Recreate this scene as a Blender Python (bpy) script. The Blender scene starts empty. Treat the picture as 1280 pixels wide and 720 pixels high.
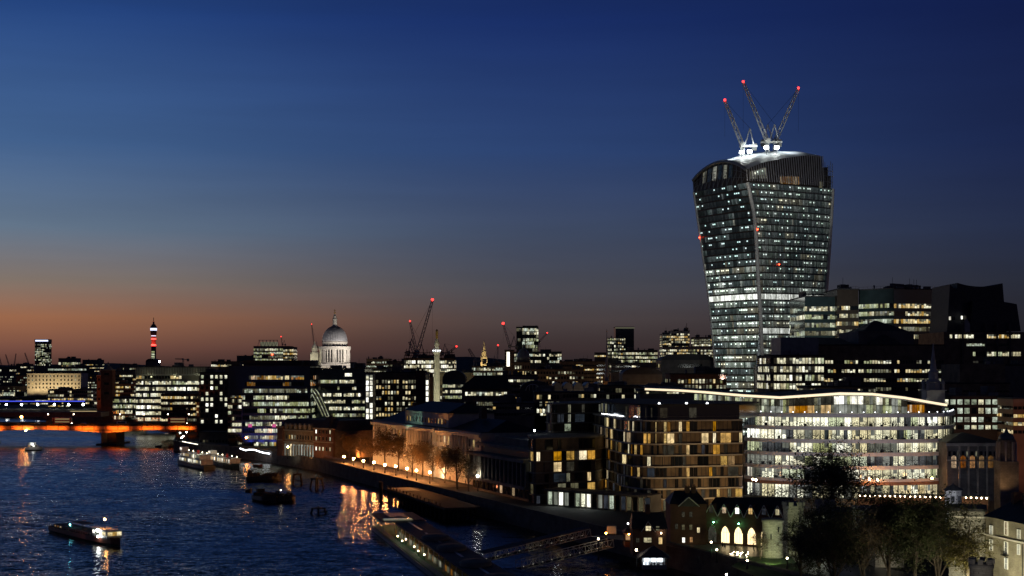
import bpy, math, random
from mathutils import Vector, Matrix, Euler
R = random.Random(11)
F, HOR, CAMZ = 1770.0, 461.0, 45.0
GZ_ = 5.0
C = bpy.context.scene.collection
SC = bpy.context.scene
# ------------------------------------------------------------------ camera
cam = bpy.data.cameras.new('camera'); cam.sensor_width = 36; cam.lens = F/1280*36
cam.shift_y = (HOR-360)/1280; cam.clip_start = 1; cam.clip_end = 60000
co = bpy.data.objects.new('camera', cam); C.objects.link(co)
co.location = (0, 0, CAMZ); co.rotation_euler = (math.radians(90), 0, 0); SC.camera = co
# ------------------------------------------------------------------ colour
def lin(c):
    return tuple((x/12.92 if x <= .04045 else ((x+.055)/1.055)**2.4) for x in c)
def L8(h):
    return lin(tuple(int(h[i:i+2], 16)/255 for i in (0, 2, 4)))+(1,)
# ------------------------------------------------------------------ world: dusk, sun just set far to the left
W = bpy.data.worlds.new('World'); SC.world = W; W.use_nodes = True
nt = W.node_tree; nt.nodes.clear()
def N(t, ty, **k):
    n = t.nodes.new(ty)
    for a, b in k.items(): setattr(n, a, b)
    return n
out = N(nt, 'ShaderNodeOutputWorld'); bg = N(nt, 'ShaderNodeBackground')
tc = N(nt, 'ShaderNodeTexCoord'); sp = N(nt, 'ShaderNodeSeparateXYZ')
nt.links.new(tc.outputs['Generated'], sp.inputs[0])
def ramp(cols):
    r = N(nt, 'ShaderNodeValToRGB'); e = r.color_ramp.elements
    pos = [0, .020, .050, .086, .138, .220, .345, .60, .95]
    while len(e) < len(pos): e.new(.5)
    for i, p in enumerate(pos): e[i].position = p; 
    for i, p in enumerate(pos): e[i].color = L8(cols[i])
    return r
# position = sin(elevation)*1.45
mz = N(nt, 'ShaderNodeMath', operation='MULTIPLY'); mz.inputs[1].default_value = 1.45
nt.links.new(sp.outputs[2], mz.inputs[0])
#        horizon   y~425     y~390     y~350     y~290    y~200     y~60     higher    zenith
rl = ramp(['44302d', '744c40', '9c684b', '84766c', '64778c', '446593', '24457f', '0f1a2d', '050810'])
rm = ramp(['292326', '3c3031', '4b4243', '494a53', '414d66', '2c4473', '182e67', '0b1426', '04070f'])
rr = ramp(['18191d', '1c1e24', '22242d', '222736', '1e2741', '172248', '0f1a44', '080f26', '040814'])
for r in (rl, rm, rr): nt.links.new(mz.outputs[0], r.inputs[0])
f1 = N(nt, 'ShaderNodeMapRange', interpolation_type='SMOOTHSTEP'); f1.inputs[1].default_value = -.40; f1.inputs[2].default_value = .04
f2 = N(nt, 'ShaderNodeMapRange', interpolation_type='SMOOTHSTEP'); f2.inputs[1].default_value = -.04; f2.inputs[2].default_value = .42
for f in (f1, f2): nt.links.new(sp.outputs[0], f.inputs[0])
m1 = N(nt, 'ShaderNodeMixRGB'); m2 = N(nt, 'ShaderNodeMixRGB')
nt.links.new(f1.outputs[0], m1.inputs[0]); nt.links.new(rl.outputs[0], m1.inputs[1]); nt.links.new(rm.outputs[0], m1.inputs[2])
f3 = N(nt, 'ShaderNodeMapRange', interpolation_type='SMOOTHSTEP'); f3.inputs[1].default_value = .75; f3.inputs[2].default_value = -.25
nt.links.new(sp.outputs[1], f3.inputs[0]); mxm = N(nt, 'ShaderNodeMath', operation='MAXIMUM'); nt.links.new(f2.outputs[0], mxm.inputs[0]); nt.links.new(f3.outputs[0], mxm.inputs[1])
nt.links.new(mxm.outputs[0], m2.inputs[0]); nt.links.new(m1.outputs[0], m2.inputs[1]); nt.links.new(rr.outputs[0], m2.inputs[2])
# thin uneven streaks of high cloud
cm = N(nt, 'ShaderNodeMapping'); cm.inputs['Scale'].default_value = (1.2, 1.2, 14)
cn = N(nt, 'ShaderNodeTexNoise'); cn.inputs['Scale'].default_value = 2.2; cn.inputs['Detail'].default_value = 4
nt.links.new(tc.outputs['Generated'], cm.inputs[0]); nt.links.new(cm.outputs[0], cn.inputs[0])
cr = N(nt, 'ShaderNodeMapRange'); cr.inputs[1].default_value = .3; cr.inputs[2].default_value = .7; cr.inputs[3].default_value = .90; cr.inputs[4].default_value = 1.07
nt.links.new(cn.outputs[0], cr.inputs[0])
nt.links.new(m2.outputs[0], bg.inputs[0]); nt.links.new(cr.outputs[0], bg.inputs[1])
# a trace of the physical twilight sky, sun below the horizon, added on top
sky = N(nt, 'ShaderNodeTexSky', sky_type='NISHITA'); sky.sun_disc = False
sky.sun_elevation = math.radians(-4); sky.sun_rotation = math.radians(-42)
bg2 = N(nt, 'ShaderNodeBackground'); bg2.inputs[1].default_value = .02
add = N(nt, 'ShaderNodeAddShader')
nt.links.new(sky.outputs[0], bg2.inputs[0]); nt.links.new(bg.outputs[0], add.inputs[0]); nt.links.new(bg2.outputs[0], add.inputs[1])
nt.links.new(add.outputs[0], out.inputs[0])
sl = bpy.data.lights.new('afterglow', 'SUN'); sl.energy = .02; sl.angle = math.radians(25); sl.color = (1, .62, .42)
so = bpy.data.objects.new('afterglow', sl); C.objects.link(so); so.rotation_euler = (math.radians(86), 0, math.radians(42+0))
SC.view_settings.view_transform = 'Standard'; SC.view_settings.look = 'None'
SC.view_settings.exposure = 0; SC.view_settings.gamma = 1
cy = SC.cycles
cy.max_bounces = 4; cy.diffuse_bounces = 2; cy.glossy_bounces = 2; cy.transmission_bounces = 2; cy.transparent_max_bounces = 6
cy.sample_clamp_indirect = 6; cy.sample_clamp_direct = 0; cy.caustics_reflective = False; cy.caustics_refractive = False
cy.use_denoising = True; cy.use_light_tree = True

# ------------------------------------------------------------------ materials
M = {}
def base_mat(name):
    m = bpy.data.materials.new(name); m.use_nodes = True
    return m, m.node_tree, m.node_tree.nodes['Principled BSDF']
def plain(name, col, rough=.7, metal=0, var=.25, sc=.6, bump=0.0):
    m, t, b = base_mat(name)
    t_ = N(t, 'ShaderNodeTexCoord'); n = N(t, 'ShaderNodeTexNoise'); n.inputs['Scale'].default_value = sc; n.inputs['Detail'].default_value = 5
    t.links.new(t_.outputs['Object'], n.inputs[0])
    mr = N(t, 'ShaderNodeMapRange'); mr.inputs[1].default_value = .3; mr.inputs[2].default_value = .7
    mr.inputs[3].default_value = 1-var; mr.inputs[4].default_value = 1+var
    t.links.new(n.outputs[0], mr.inputs[0])
    mx = N(t, 'ShaderNodeVectorMath', operation='SCALE'); mx.inputs[0].default_value = col[:3]
    t.links.new(mr.outputs[0], mx.inputs['Scale']); t.links.new(mx.outputs[0], b.inputs['Base Color'])
    b.inputs['Roughness'].default_value = rough; b.inputs['Metallic'].default_value = metal
    if bump:
        bp = N(t, 'ShaderNodeBump'); bp.inputs['Strength'].default_value = bump; bp.inputs['Distance'].default_value = .2
        n2 = N(t, 'ShaderNodeTexNoise'); n2.inputs['Scale'].default_value = sc*5; t.links.new(t_.outputs['Object'], n2.inputs[0])
        t.links.new(n2.outputs[0], bp.inputs['Height']); t.links.new(bp.outputs[0], b.inputs['Normal'])
    M[name] = m; return m
def masonry(name, c1, c2, mortar, bw=.9, bh=.45, rough=.85):
    m, t, b = base_mat(name)
    tc = N(t, 'ShaderNodeTexCoord'); sep = N(t, 'ShaderNodeSeparateXYZ'); ad = N(t, 'ShaderNodeMath', operation='ADD'); cb = N(t, 'ShaderNodeCombineXYZ')
    t.links.new(tc.outputs['Object'], sep.inputs[0]); t.links.new(sep.outputs[0], ad.inputs[0]); t.links.new(sep.outputs[1], ad.inputs[1])
    t.links.new(ad.outputs[0], cb.inputs[0]); t.links.new(sep.outputs[2], cb.inputs[1])
    br = N(t, 'ShaderNodeTexBrick'); br.inputs['Color1'].default_value = c1+(1,); br.inputs['Color2'].default_value = c2+(1,); br.inputs['Mortar'].default_value = mortar+(1,)
    br.inputs['Scale'].default_value = 1; br.inputs['Brick Width'].default_value = bw; br.inputs['Row Height'].default_value = bh; br.inputs['Mortar Size'].default_value = bh*.05
    t.links.new(cb.outputs[0], br.inputs[0])
    n = N(t, 'ShaderNodeTexNoise'); n.inputs['Scale'].default_value = .35; n.inputs['Detail'].default_value = 6; t.links.new(tc.outputs['Object'], n.inputs[0])
    mr = N(t, 'ShaderNodeMapRange'); mr.inputs[1].default_value = .3; mr.inputs[2].default_value = .7; mr.inputs[3].default_value = .6; mr.inputs[4].default_value = 1.25
    t.links.new(n.outputs[0], mr.inputs[0]); mx = N(t, 'ShaderNodeVectorMath', operation='SCALE')
    t.links.new(br.outputs[0], mx.inputs[0]); t.links.new(mr.outputs[0], mx.inputs['Scale']); t.links.new(mx.outputs[0], b.inputs['Base Color'])
    b.inputs['Roughness'].default_value = rough
    M[name] = m; return m
def lit(name, col, s, clut=.6, spot=0, spots=3.0, cf=(4.3, 8.5), rv=(.42, 1.25), lw=(.2, .75)):
    """window with a room behind it: uneven rooms, furniture in the lower half, optional ceiling lamps"""
    m, t, b = base_mat(name)
    def mt(op, a, bb=None, c=None):
        n = N(t, 'ShaderNodeMath', operation=op)
        for i, v in enumerate((a, bb, c)):
            if v is None: continue
            if isinstance(v, (int, float)): n.inputs[i].default_value = v
            else: t.links.new(v, n.inputs[i])
        return n.outputs[0]
    def mr(v, a, bb, c, d, sm=False):
        n = N(t, 'ShaderNodeMapRange'); n.interpolation_type = 'SMOOTHSTEP' if sm else 'LINEAR'
        t.links.new(v, n.inputs[0])
        for i, q in enumerate((a, bb, c, d)): n.inputs[i+1].default_value = q
        return n.outputs[0]
    tc = N(t, 'ShaderNodeTexCoord'); sep = N(t, 'ShaderNodeSeparateXYZ'); t.links.new(tc.outputs['UV'], sep.inputs[0])
    u, v = sep.outputs[0], sep.outputs[1]; fu = mt('FRACT', u)
    def noise(sx, sy, det):
        mp = N(t, 'ShaderNodeMapping'); mp.inputs['Scale'].default_value = (sx, sy, 1); t.links.new(tc.outputs['UV'], mp.inputs[0])
        n = N(t, 'ShaderNodeTexNoise'); n.inputs['Scale'].default_value = 1; n.inputs['Detail'].default_value = det; t.links.new(mp.outputs[0], n.inputs[0]); return n.outputs[0]
    a = mr(noise(1.3, 1.1, 1), .32, .68, .45, 1.2)
    wn = N(t, 'ShaderNodeTexWhiteNoise', noise_dimensions='1D'); t.links.new(mt('FLOOR', u), wn.inputs['W'])
    rnd = wn.outputs[0]
    c = mr(noise(cf[0], cf[1], 3), .44, .56, 1-clut, 1.15)
    low = mr(v, lw[0], lw[1], 1, .25, True)
    cl = mt('ADD', mt('MULTIPLY', c, low), mt('SUBTRACT', 1, low))
    val = mt('MULTIPLY', mt('MULTIPLY', a, cl), mr(rnd, 0, 1, rv[0], rv[1]))
    val = mt('MULTIPLY', val, s)
    if spot:
        wn2 = N(t, 'ShaderNodeTexWhiteNoise', noise_dimensions='1D'); t.links.new(mt('ADD', mt('FLOOR', u), .37), wn2.inputs['W'])
        on = mt('LESS_THAN', wn2.outputs[0], spot)
        bx = mt('MULTIPLY', mt('LESS_THAN', mt('ABSOLUTE', mt('SUBTRACT', fu, .5)), .38), mt('LESS_THAN', mt('ABSOLUTE', mt('SUBTRACT', v, .66)), .12))
        val = mt('ADD', val, mt('MULTIPLY', mt('MULTIPLY', on, bx), spots))
    b.inputs['Base Color'].default_value = (.02, .022, .025, 1); b.inputs['Roughness'].default_value = .12
    hs = N(t, 'ShaderNodeHueSaturation'); hs.inputs['Color'].default_value = col+(1,)
    t.links.new(mr(rnd, 0, 1, .48, .52), hs.inputs['Hue']); t.links.new(mr(rnd, 0, 1, 1.25, .55), hs.inputs['Saturation'])
    t.links.new(hs.outputs[0], b.inputs['Emission Color']); t.links.new(val, b.inputs['Emission Strength'])
    m.cycles.emission_sampling = 'NONE'
    M[name] = m; return m
def glow(name, col, s, sample=True):
    m, t, b = base_mat(name)
    b.inputs['Base Color'].default_value = (.5, .5, .5, 1); b.inputs['Emission Color'].default_value = col+(1,); b.inputs['Emission Strength'].default_value = s
    m.cycles.emission_sampling = 'AUTO' if sample else 'NONE'
    M[name] = m; return m

masonry('stone', (.34, .31, .26), (.28, .26, .22), (.18, .17, .15))
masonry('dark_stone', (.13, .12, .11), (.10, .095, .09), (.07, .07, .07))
masonry('brown_stone', (.25, .19, .13), (.19, .145, .10), (.09, .08, .06))
masonry('brick', (.17, .075, .05), (.13, .06, .045), (.12, .11, .1), .5, .16)
masonry('rubble', (.42, .40, .34), (.30, .29, .25), (.16, .15, .13), .7, .34)
masonry('tan_panel', (.27, .20, .12), (.20, .15, .095), (.12, .1, .08), 1.6, 3.2)
masonry('yellow_brick', (.30, .27, .19), (.24, .21, .15), (.17, .16, .13), .45, .15)
plain('portland', (.62, .59, .52), .7, 0, .15, .4)
plain('lead', (.20, .22, .24), .45, .3, .2, .5)
plain('dome_lead', (.42, .43, .45), .5, .1, .15, .1)
plain('slate', (.045, .048, .055), .6, 0, .3, .8)
plain('concrete', (.22, .21, .19), .8, 0, .25, .3)
plain('dark_concrete', (.14, .136, .13), .8, 0, .3, .3)
plain('black_metal', (.02, .02, .022), .5, .4, .2, 1)
plain('grey_metal', (.22, .23, .24), .4, .6, .15, 1)
plain('pale_metal', (.5, .5, .52), .4, .4, .12, .5)
plain('white_paint', (.75, .75, .72), .6, 0, .08, 1)
plain('bronze_panel', (.06, .045, .035), .45, .3, .2, .5)
plain('red_panel', (.14, .04, .035), .6, 0, .2, .5)
plain('blue_glass', (.03, .045, .075), .15, 0, .15, .2)
plain('teal_glass', (.03, .05, .055), .12, 0, .2, .2)
plain('roof_felt', (.035, .035, .04), .85, 0, .3, .2)
plain('roof_white', (.62, .65, .68), .55, .1, .08, .1)
plain('asphalt', (.05, .05, .05), .85, 0, .25, .3, .3)
plain('paving', (.17, .16, .14), .8, 0, .25, .5, .2)
plain('ground', (.06, .058, .05), .9, 0, .3, .02)
plain('grass', (.045, .10, .03), .9, 0, .35, .8, .5)
plain('timber', (.05, .038, .028), .85, 0, .35, .8, .3)
plain('bark', (.09, .07, .05), .9, 0, .3, 3, .5)
plain('leaf_dark', (.045, .055, .02), .7, 0, .5, .5)
plain('leaf_brown', (.15, .09, .035), .7, 0, .5, .5)
plain('leaf_yellow', (.12, .105, .03), .7, 0, .4, .5)
masonry('orange_paint', (.42, .31, .24), (.33, .25, .19), (.12, .1, .08), 7, 9, .6)
plain('gold', (.8, .5, .15), .3, .8, .1, 1)
plain('hull_black', (.015, .015, .018), .4, 0, .3, .5)
plain('hull_white', (.65, .65, .62), .4, 0, .1, .8)
plain('hull_red', (.20, .06, .04), .5, 0, .25, .8)
plain('green_deck', (.04, .22, .09), .6, 0, .2, 1)
plain('canvas', (.10, .10, .12), .8, 0, .2, 1)
plain('tarmac_wet', (.10, .10, .105), .35, 0, .3, .3)
plain('skin', (.35, .22, .16), .6, 0, .05, 5)
plain('coat', (.03, .032, .04), .8, 0, .3, 5)
plain('red_paint', (.35, .02, .015), .4, 0, .1, 1)
plain('car_dark', (.03, .03, .035), .25, .2, .1, 1)
plain('car_silver', (.4, .4, .42), .3, .5, .1, 1)
plain('tyre', (.015, .015, .015), .8, 0, .1, 1)
plain('terracotta', (.30, .16, .10), .8, 0, .2, .3)
plain('glass', (.012, .016, .022), .08, 0, .2, .1)
plain('glass_blue', (.02, .028, .04), .1, 0, .3, .1)
lit('lit_white', (1, .94, .60), 1.15, .75)
lit('lit_green', (.82, .90, .48), .72, .7)
lit('lit_cool', (.80, .93, .70), .8, .7)
lit('lit_dim', (.75, .72, .42), .28, .7)
lit('lit_faint', (.5, .45, .3), .08, .6)
lit('lit_yellow', (1, .72, .26), .95, .5)
lit('lit_orange', (1, .48, .14), .6, .6)
lit('lit_warm', (1, .62, .18), 1.0, .35)
lit('lit_warmdim', (1, .55, .16), .3, .4)
lit('lit_hot', (1, .97, .80), 1.9, .35)
lit('lit_amber', (1, .5, .06), .75, .25)
lit('lit_blueish', (.38, .45, .6), .09, .5)
lit('tow_dark', (.35, .5, .5), .035, .8, .16, 2.4)
lit('tow_teal', (.42, .58, .56), .17, .85, .22, 2.4)
lit('tow_teal2', (.5, .64, .56), .28, .9, .3, 2.6)
lit('tow_warm', (.75, .74, .52), .3, .9, .3, 2.2)
lit('tow_band', (.95, 1, .9), 1.5, .15)
lit('tow_lit', (.75, .9, .75), .55, .95, .45, 2.4)
lit('room_white', (1, .95, .60), 1.3, 1.0, 0, 3, (17, 7), (.7, 1.15), (.35, .8))
lit('room_hot', (1, .97, .70), 1.8, .9, 0, 3, (17, 7), (.8, 1.1), (.3, .7))
lit('room_green', (.86, .95, .52), .95, 1.0, 0, 3, (17, 7), (.6, 1.15), (.35, .8))
lit('room_dim', (.75, .78, .62), .38, .9, 0, 3, (17, 7), (.5, 1.2), (.35, .8))
lit('room_dark', (.6, .7, .75), .10, .8, 0, 3, (17, 7), (.5, 1.2), (.35, .8))
lit('room_warm', (1, .78, .36), 1.3, .9, 0, 3, (17, 7), (.6, 1.2), (.35, .8))
lit('lit_blinds', (.8, .85, .7), .3, .1)
lit('amber_wall', (1, .62, .25), .16, .2)
glow('lamp_warm', (1, .42, .12), 300)
glow('lamp_white', (1, .95, .85), 28)
glow('lamp_small', (1, .8, .5), 25)
glow('lamp_orange', (1, .30, .04), 90)
glow('lamp_green', (.15, 1, .35), 60)
glow('lamp_red', (1, .03, .025), 5, False)
glow('red_sign', (1, .08, .04), .5, False)
glow('lamp_redwarm', (1, .06, .02), 12)
glow('flood_white', (.95, 1, .95), 30)
glow('lamp_blue', (.06, .10, 1), 1.1, False)
glow('strip_white', (1, .93, .75), 2.2)
glow('strip_cool', (.9, .95, 1), 5)
glow('soffit', (1, .80, .52), 1.25)  # canopy edge: uplight put into the surface as emission
glow('arch_light', (1, .74, .38), 2.2)
glow('stall_light', (.8, .9, 1), 3)
glow('sign_white', (.7, .75, 1), 1.6, False)
glow('cyan_lamp', (.2, .9, 1), 50)

PAL = {
 'W': [('lit_white', 5), ('lit_green', 3), ('lit_yellow', 1.5), ('lit_dim', 2)],
 'WB': [('lit_white', 8), ('lit_hot', 2), ('lit_green', 1)],
 'G': [('lit_green', 5), ('lit_cool', 3), ('lit_dim', 3), ('lit_white', 2)],
 'C': [('lit_cool', 5), ('lit_white', 3), ('lit_dim', 2)],
 'Y': [('lit_yellow', 4), ('lit_white', 2), ('lit_dim', 3)],
 'O': [('lit_orange', 4), ('lit_yellow', 2), ('lit_warmdim', 3)],
 'D': [('lit_dim', 4), ('lit_faint', 4), ('lit_green', 1)],
 'H': [('lit_hot', 1)],
 'R': [('lit_warm', 5), ('lit_yellow', 3), ('lit_warmdim', 2), ('lit_dim', 1)],
 'TL': [('tow_dark', 7), ('tow_teal', 2.0), ('tow_warm', .3)],
 'TL2': [('tow_teal', 4), ('tow_teal2', 4), ('tow_warm', 2), ('tow_lit', 3)],
 'TR': [('tow_teal', 6), ('tow_teal2', 5), ('tow_warm', 1.3)],
 'TR2': [('tow_teal2', 5), ('tow_lit', 5), ('tow_warm', 3)],
 'TB': [('tow_band', 1)],
}
# ------------------------------------------------------------------ mesh builder
class MB:
    def __init__(s): s.v = []; s.f = []; s.m = []; s.uv = []; s.mats = []
    def mi(s, mat):
        if mat not in s.mats: s.mats.append(mat)
        return s.mats.index(mat)
    def face(s, pts, mat, uv=None):
        k = len(s.v); s.v += [tuple(p) for p in pts]; s.f.append(tuple(range(k, k+len(pts)))); s.m.append(s.mi(mat)); s.uv.append(uv)
    def raw(s, vs, fs, mat):
        k = len(s.v); s.v += [tuple(p) for p in vs]; i = s.mi(mat)
        for f in fs: s.f.append(tuple(q+k for q in f)); s.m.append(i); s.uv.append(None)
    def box(s, x0, x1, y0, y1, z0, z1, mat):
        vs = [(x0,y0,z0),(x1,y0,z0),(x1,y1,z0),(x0,y1,z0),(x0,y0,z1),(x1,y0,z1),(x1,y1,z1),(x0,y1,z1)]
        s.raw(vs, [(0,3,2,1),(4,5,6,7),(0,1,5,4),(1,2,6,5),(2,3,7,6),(3,0,4,7)], mat)
    def prism(s, pts, z0, z1, mat, topz=None):
        n = len(pts); tz = topz or [z1]*n
        vs = [(p[0], p[1], z0) for p in pts]+[(p[0], p[1], tz[i]) for i, p in enumerate(pts)]
        s.raw(vs, [tuple(range(n))[::-1], tuple(range(n, 2*n))]+[(i, (i+1) % n, n+(i+1) % n, n+i) for i in range(n)], mat)
    def tube(s, a, b, r0, r1=None, n=6, mat='black_metal', cap=True):
        r1 = r0 if r1 is None else r1
        a = Vector(a); b = Vector(b); d = (b-a)
        if d.length < 1e-6: return
        d.normalize(); u = d.cross(Vector((0, 0, 1)));
        if u.length < .01: u = d.cross(Vector((1, 0, 0)))
        u.normalize(); w = d.cross(u)
        vs = []
        for P, r in ((a, r0), (b, r1)):
            for i in range(n):
                t = 2*math.pi*i/n+.4; vs.append(P+u*(r*math.cos(t))+w*(r*math.sin(t)))
        fs = [(i, (i+1) % n, n+(i+1) % n, n+i) for i in range(n)]
        if cap: fs += [tuple(range(n))[::-1], tuple(range(n, 2*n))]
        s.raw(vs, fs, mat)
    def lathe(s, prof, mat, n=24, cx=0, cy=0):
        vs = []
        for r, z in prof:
            for i in range(n):
                t = 2*math.pi*i/n; vs.append((cx+r*math.cos(t), cy+r*math.sin(t), z))
        fs = []
        for k in range(len(prof)-1):
            for i in range(n): fs.append((k*n+i, k*n+(i+1) % n, (k+1)*n+(i+1) % n, (k+1)*n+i))
        fs += [tuple(range(n))[::-1], tuple(range((len(prof)-1)*n, len(prof)*n))]
        s.raw(vs, fs, mat)
    def ball(s, c, r, mat, n=8, m=5, sz=1):
        s.lathe([(max(r*math.sin(math.pi*k/m), r*.02), c[2]-r*sz*math.cos(math.pi*k/m)) for k in range(m+1)], mat, n, c[0], c[1])
    def build(s, name, parent=None, loc=None, rz=0, smooth=False):
        me = bpy.data.meshes.new(name); me.from_pydata(s.v, [], s.f)
        for q in s.mats: me.materials.append(M[q])
        me.polygons.foreach_set('material_index', s.m)
        if any(q is not None for q in s.uv):
            ul = me.uv_layers.new(name='UVMap'); k = 0
            for i, f in enumerate(s.f):
                q = s.uv[i]
                for j in range(len(f)):
                    if q: ul.data[k].uv = q[j]
                    k += 1
        if smooth: me.polygons.foreach_set('use_smooth', [True]*len(s.f))
        me.update()
        o = bpy.data.objects.new(name, me); C.objects.link(o)
        if parent is not None: o.parent = parent
        if loc is not None: o.location = loc
        if rz: o.rotation_euler = (0, 0, rz)
        return o
def tag(o, label=None, cat=None, group=None, kind=None):
    if label: o['label'] = label
    if cat: o['category'] = cat
    if group: o['group'] = group
    if kind: o['kind'] = kind
    return o
def empty(name, loc, rz, label, cat, group=None):
    o = bpy.data.objects.new(name, None); C.objects.link(o); o.location = loc; o.rotation_euler = (0, 0, rz)
    return tag(o, label, cat, group)
def copy_tree(o, parent=None):
    c = o.copy(); C.objects.link(c)
    if parent is not None: c.parent = parent
    for ch in [x for x in KIDS.get(o.name, [])]: copy_tree(ch, c)
    return c
KIDS = {}
def reg(root):
    KIDS[root.name] = [o for o in C.objects if o.parent is root]
    for k in KIDS[root.name]:
        KIDS[k.name] = [o for o in C.objects if o.parent is k]
def PX(px, D): return (px-640)/F*D
def PZ(py, D): return CAMZ-(py-HOR)/F*D
def P(px, py, D): return Vector((PX(px, D), D, PZ(py, D)))
def flood(loc, to, power, col=(1, .9, .75), ang=70, rad=.5, blend=.6):
    if abs(loc[2]-GZ_) < .4: loc = (loc[0], loc[1], GZ_+.5)
    l = bpy.data.lights.new('flood_or_fill', 'SPOT'); l.energy = power; l.color = col; l.spot_size = math.radians(ang); l.spot_blend = blend; l.shadow_soft_size = rad  # real floodlights, plus unseen spots added as fill
    o = bpy.data.objects.new('flood_or_fill', l); C.objects.link(o); o.location = loc
    o.rotation_euler = (Vector(to)-Vector(loc)).to_track_quat('-Z', 'Y').to_euler(); return o
def area(loc, to, power, sx, sy, col):
    l = bpy.data.lights.new('floodlight_row', 'AREA'); l.shape = 'RECTANGLE'; l.size = sx; l.size_y = sy; l.energy = power; l.color = col
    o = bpy.data.objects.new('floodlight_row', l); C.objects.link(o); o.location = loc
    o.rotation_euler = (Vector(to)-Vector(loc)).to_track_quat('-Z', 'Y').to_euler(); return o
def wpick(pal):
    r = R.random()*sum(w for _, w in pal)
    for m, w in pal:
        r -= w
        if r <= 0: return m
    return pal[0][0]

# ------------------------------------------------------------------ facades
GLASS = 'glass'
def band(root, p0, p1, z0, z1, nc, pal, litp, gap=.12, off=.06, u0=0, u1=1, dark=GLASS, name='window_band', keep=.7):
    """one storey of ribbon glazing between 2-D points p0, p1 (local)"""
    p0 = Vector(p0); p1 = Vector(p1); d = p1-p0; n = Vector((d.y, -d.x)).normalized()*off
    mb = MB(); uo = R.randint(0, 900); cur = wpick(PAL[pal]) if R.random() < litp else dark
    for i in range(nc):
        t0 = (i+gap/2)/nc; t1 = (i+1-gap/2)/nc
        if t0 < u0 or t1 > u1: continue
        if R.random() > keep: cur = wpick(PAL[pal]) if R.random() < litp else dark
        a = p0+d*t0+n; b = p0+d*t1+n
        zt = z1
        if cur != dark and cur != 'lit_hot' and R.random() < .4:
            zt = z1-(z1-z0)*R.uniform(.2, .65); mb.face([(a.x, a.y, zt), (b.x, b.y, zt), (b.x, b.y, z1), (a.x, a.y, z1)], R.choice(['lit_dim', 'lit_blinds', 'lit_faint']), [(uo+i, .7), (uo+i+1, .7), (uo+i+1, 1), (uo+i, 1)])
        if cur != dark and R.random() < .12: mb.face([(a.x, a.y, z0), (b.x, b.y, z0), (b.x, b.y, zt), (a.x, a.y, zt)], 'lit_faint', [(uo+i, 0), (uo+i+1, 0), (uo+i+1, 1), (uo+i, 1)]); continue
        mb.face([(a.x, a.y, z0), (b.x, b.y, z0), (b.x, b.y, zt), (a.x, a.y, zt)], cur, [(uo+i, 0), (uo+i+1, 0), (uo+i+1, 1), (uo+i, 1)])
    if mb.f: return mb.build(name, root)
WCACHE = {}
def wmesh(w, h, mat, frame='white_paint', recess=.12, bars=True, seed=0):
    key = (round(w, 2), round(h, 2), mat, frame, seed)
    if key in WCACHE: return WCACHE[key]
    mb = MB(); u = R.randint(0, 900)
    mb.face([(-w/2, 0, 0), (w/2, 0, 0), (w/2, 0, h), (-w/2, 0, h)], mat, [(u, 0), (u+1, 0), (u+1, 1), (u, 1)])
    t = max(.05, w*.06); y0 = -recess; y1 = .02
    for (a, b, c, d) in ((-w/2-t, -w/2, -t, h+t), (w/2, w/2+t, -t, h+t), (-w/2, w/2, -t, 0), (-w/2, w/2, h, h+t)):
        mb.box(a, b, y0, y1, c, d, frame)
    if bars:
        mb.box(-t/3, t/3, -.05, -.004, 0, h, frame); mb.box(-w/2, -t/3-.001, -.045, -.004, h*.5-t/3, h*.5+t/3, frame); mb.box(t/3+.001, w/2, -.045, -.004, h*.5-t/3, h*.5+t/3, frame)
    o = mb.build('window', None); me = o.data; bpy.data.objects.remove(o); WCACHE[key] = me; return me
def win(root, p, ang, w, h, mat, frame='white_paint', bars=True, name='window', seed=0):
    o = bpy.data.objects.new(name, wmesh(w, h, mat, frame, bars=bars, seed=seed)); C.objects.link(o)
    o.parent = root; o.location = p; o.rotation_euler = (0, 0, ang); return o
def winrow(root, p0, p1, z, n, w, h, pal, litp, frame='dark_concrete', u0=0, u1=1, bars=False, dark=GLASS):
    p0 = Vector(p0); p1 = Vector(p1); d = p1-p0; nn = Vector((d.y, -d.x)).normalized()*.04; ang = math.atan2(d.y, d.x)
    for i in range(n):
        t = (i+.5)/n
        if t < u0 or t > u1: continue
        c = p0+d*t+nn; m = wpick(PAL[pal]) if R.random() < litp else dark
        win(root, (c.x, c.y, z), ang, w, h, m, frame, bars, seed=R.randint(0, 2))
def rooftop(root, Wd, dep, z, n=3, mat='dark_concrete'):
    mb = MB()
    for x in [Wd*i/8 for i in range(9)]: mb.tube((x, .3, z), (x, .3, z+1.1), .05, n=3)
    mb.tube((0, .3, z+1.1), (Wd, .3, z+1.1), .05, n=3); mb.build('roof_railing', root)
    for k in range(n):
        mb = MB(); x = R.uniform(.05, .9)*Wd; w = R.uniform(1, 2.5)
        if R.random() < .5: mb.box(x, x+w*1.6, dep*.1, dep*.1+2, z, z+R.uniform(.8, 1.6), R.choice(['grey_metal', 'concrete', 'lead']))
        else: mb.tube((x, dep*.15, z), (x, dep*.15, z+R.uniform(1, 2.2)), w*.3, n=8, mat='grey_metal')
        mb.build('roof_vent', root)
    for k in range(n):
        w = Wd*R.uniform(.08, .25); x = R.uniform(.05, .9)*Wd; x = min(x, Wd-w); h = R.uniform(1.2, 3.2); y = dep*R.uniform(.2, .5)
        mb = MB(); mb.box(x, x+w, y, y+dep*.3, z-.01, z+h, mat)
        if R.random() < .5: mb.tube((x+w*.5, y+1, z+h), (x+w*.5, y+1, z+h+R.uniform(1.5, 4)), .09, mat='black_metal')
        mb.build('roof_plant', root)
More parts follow.
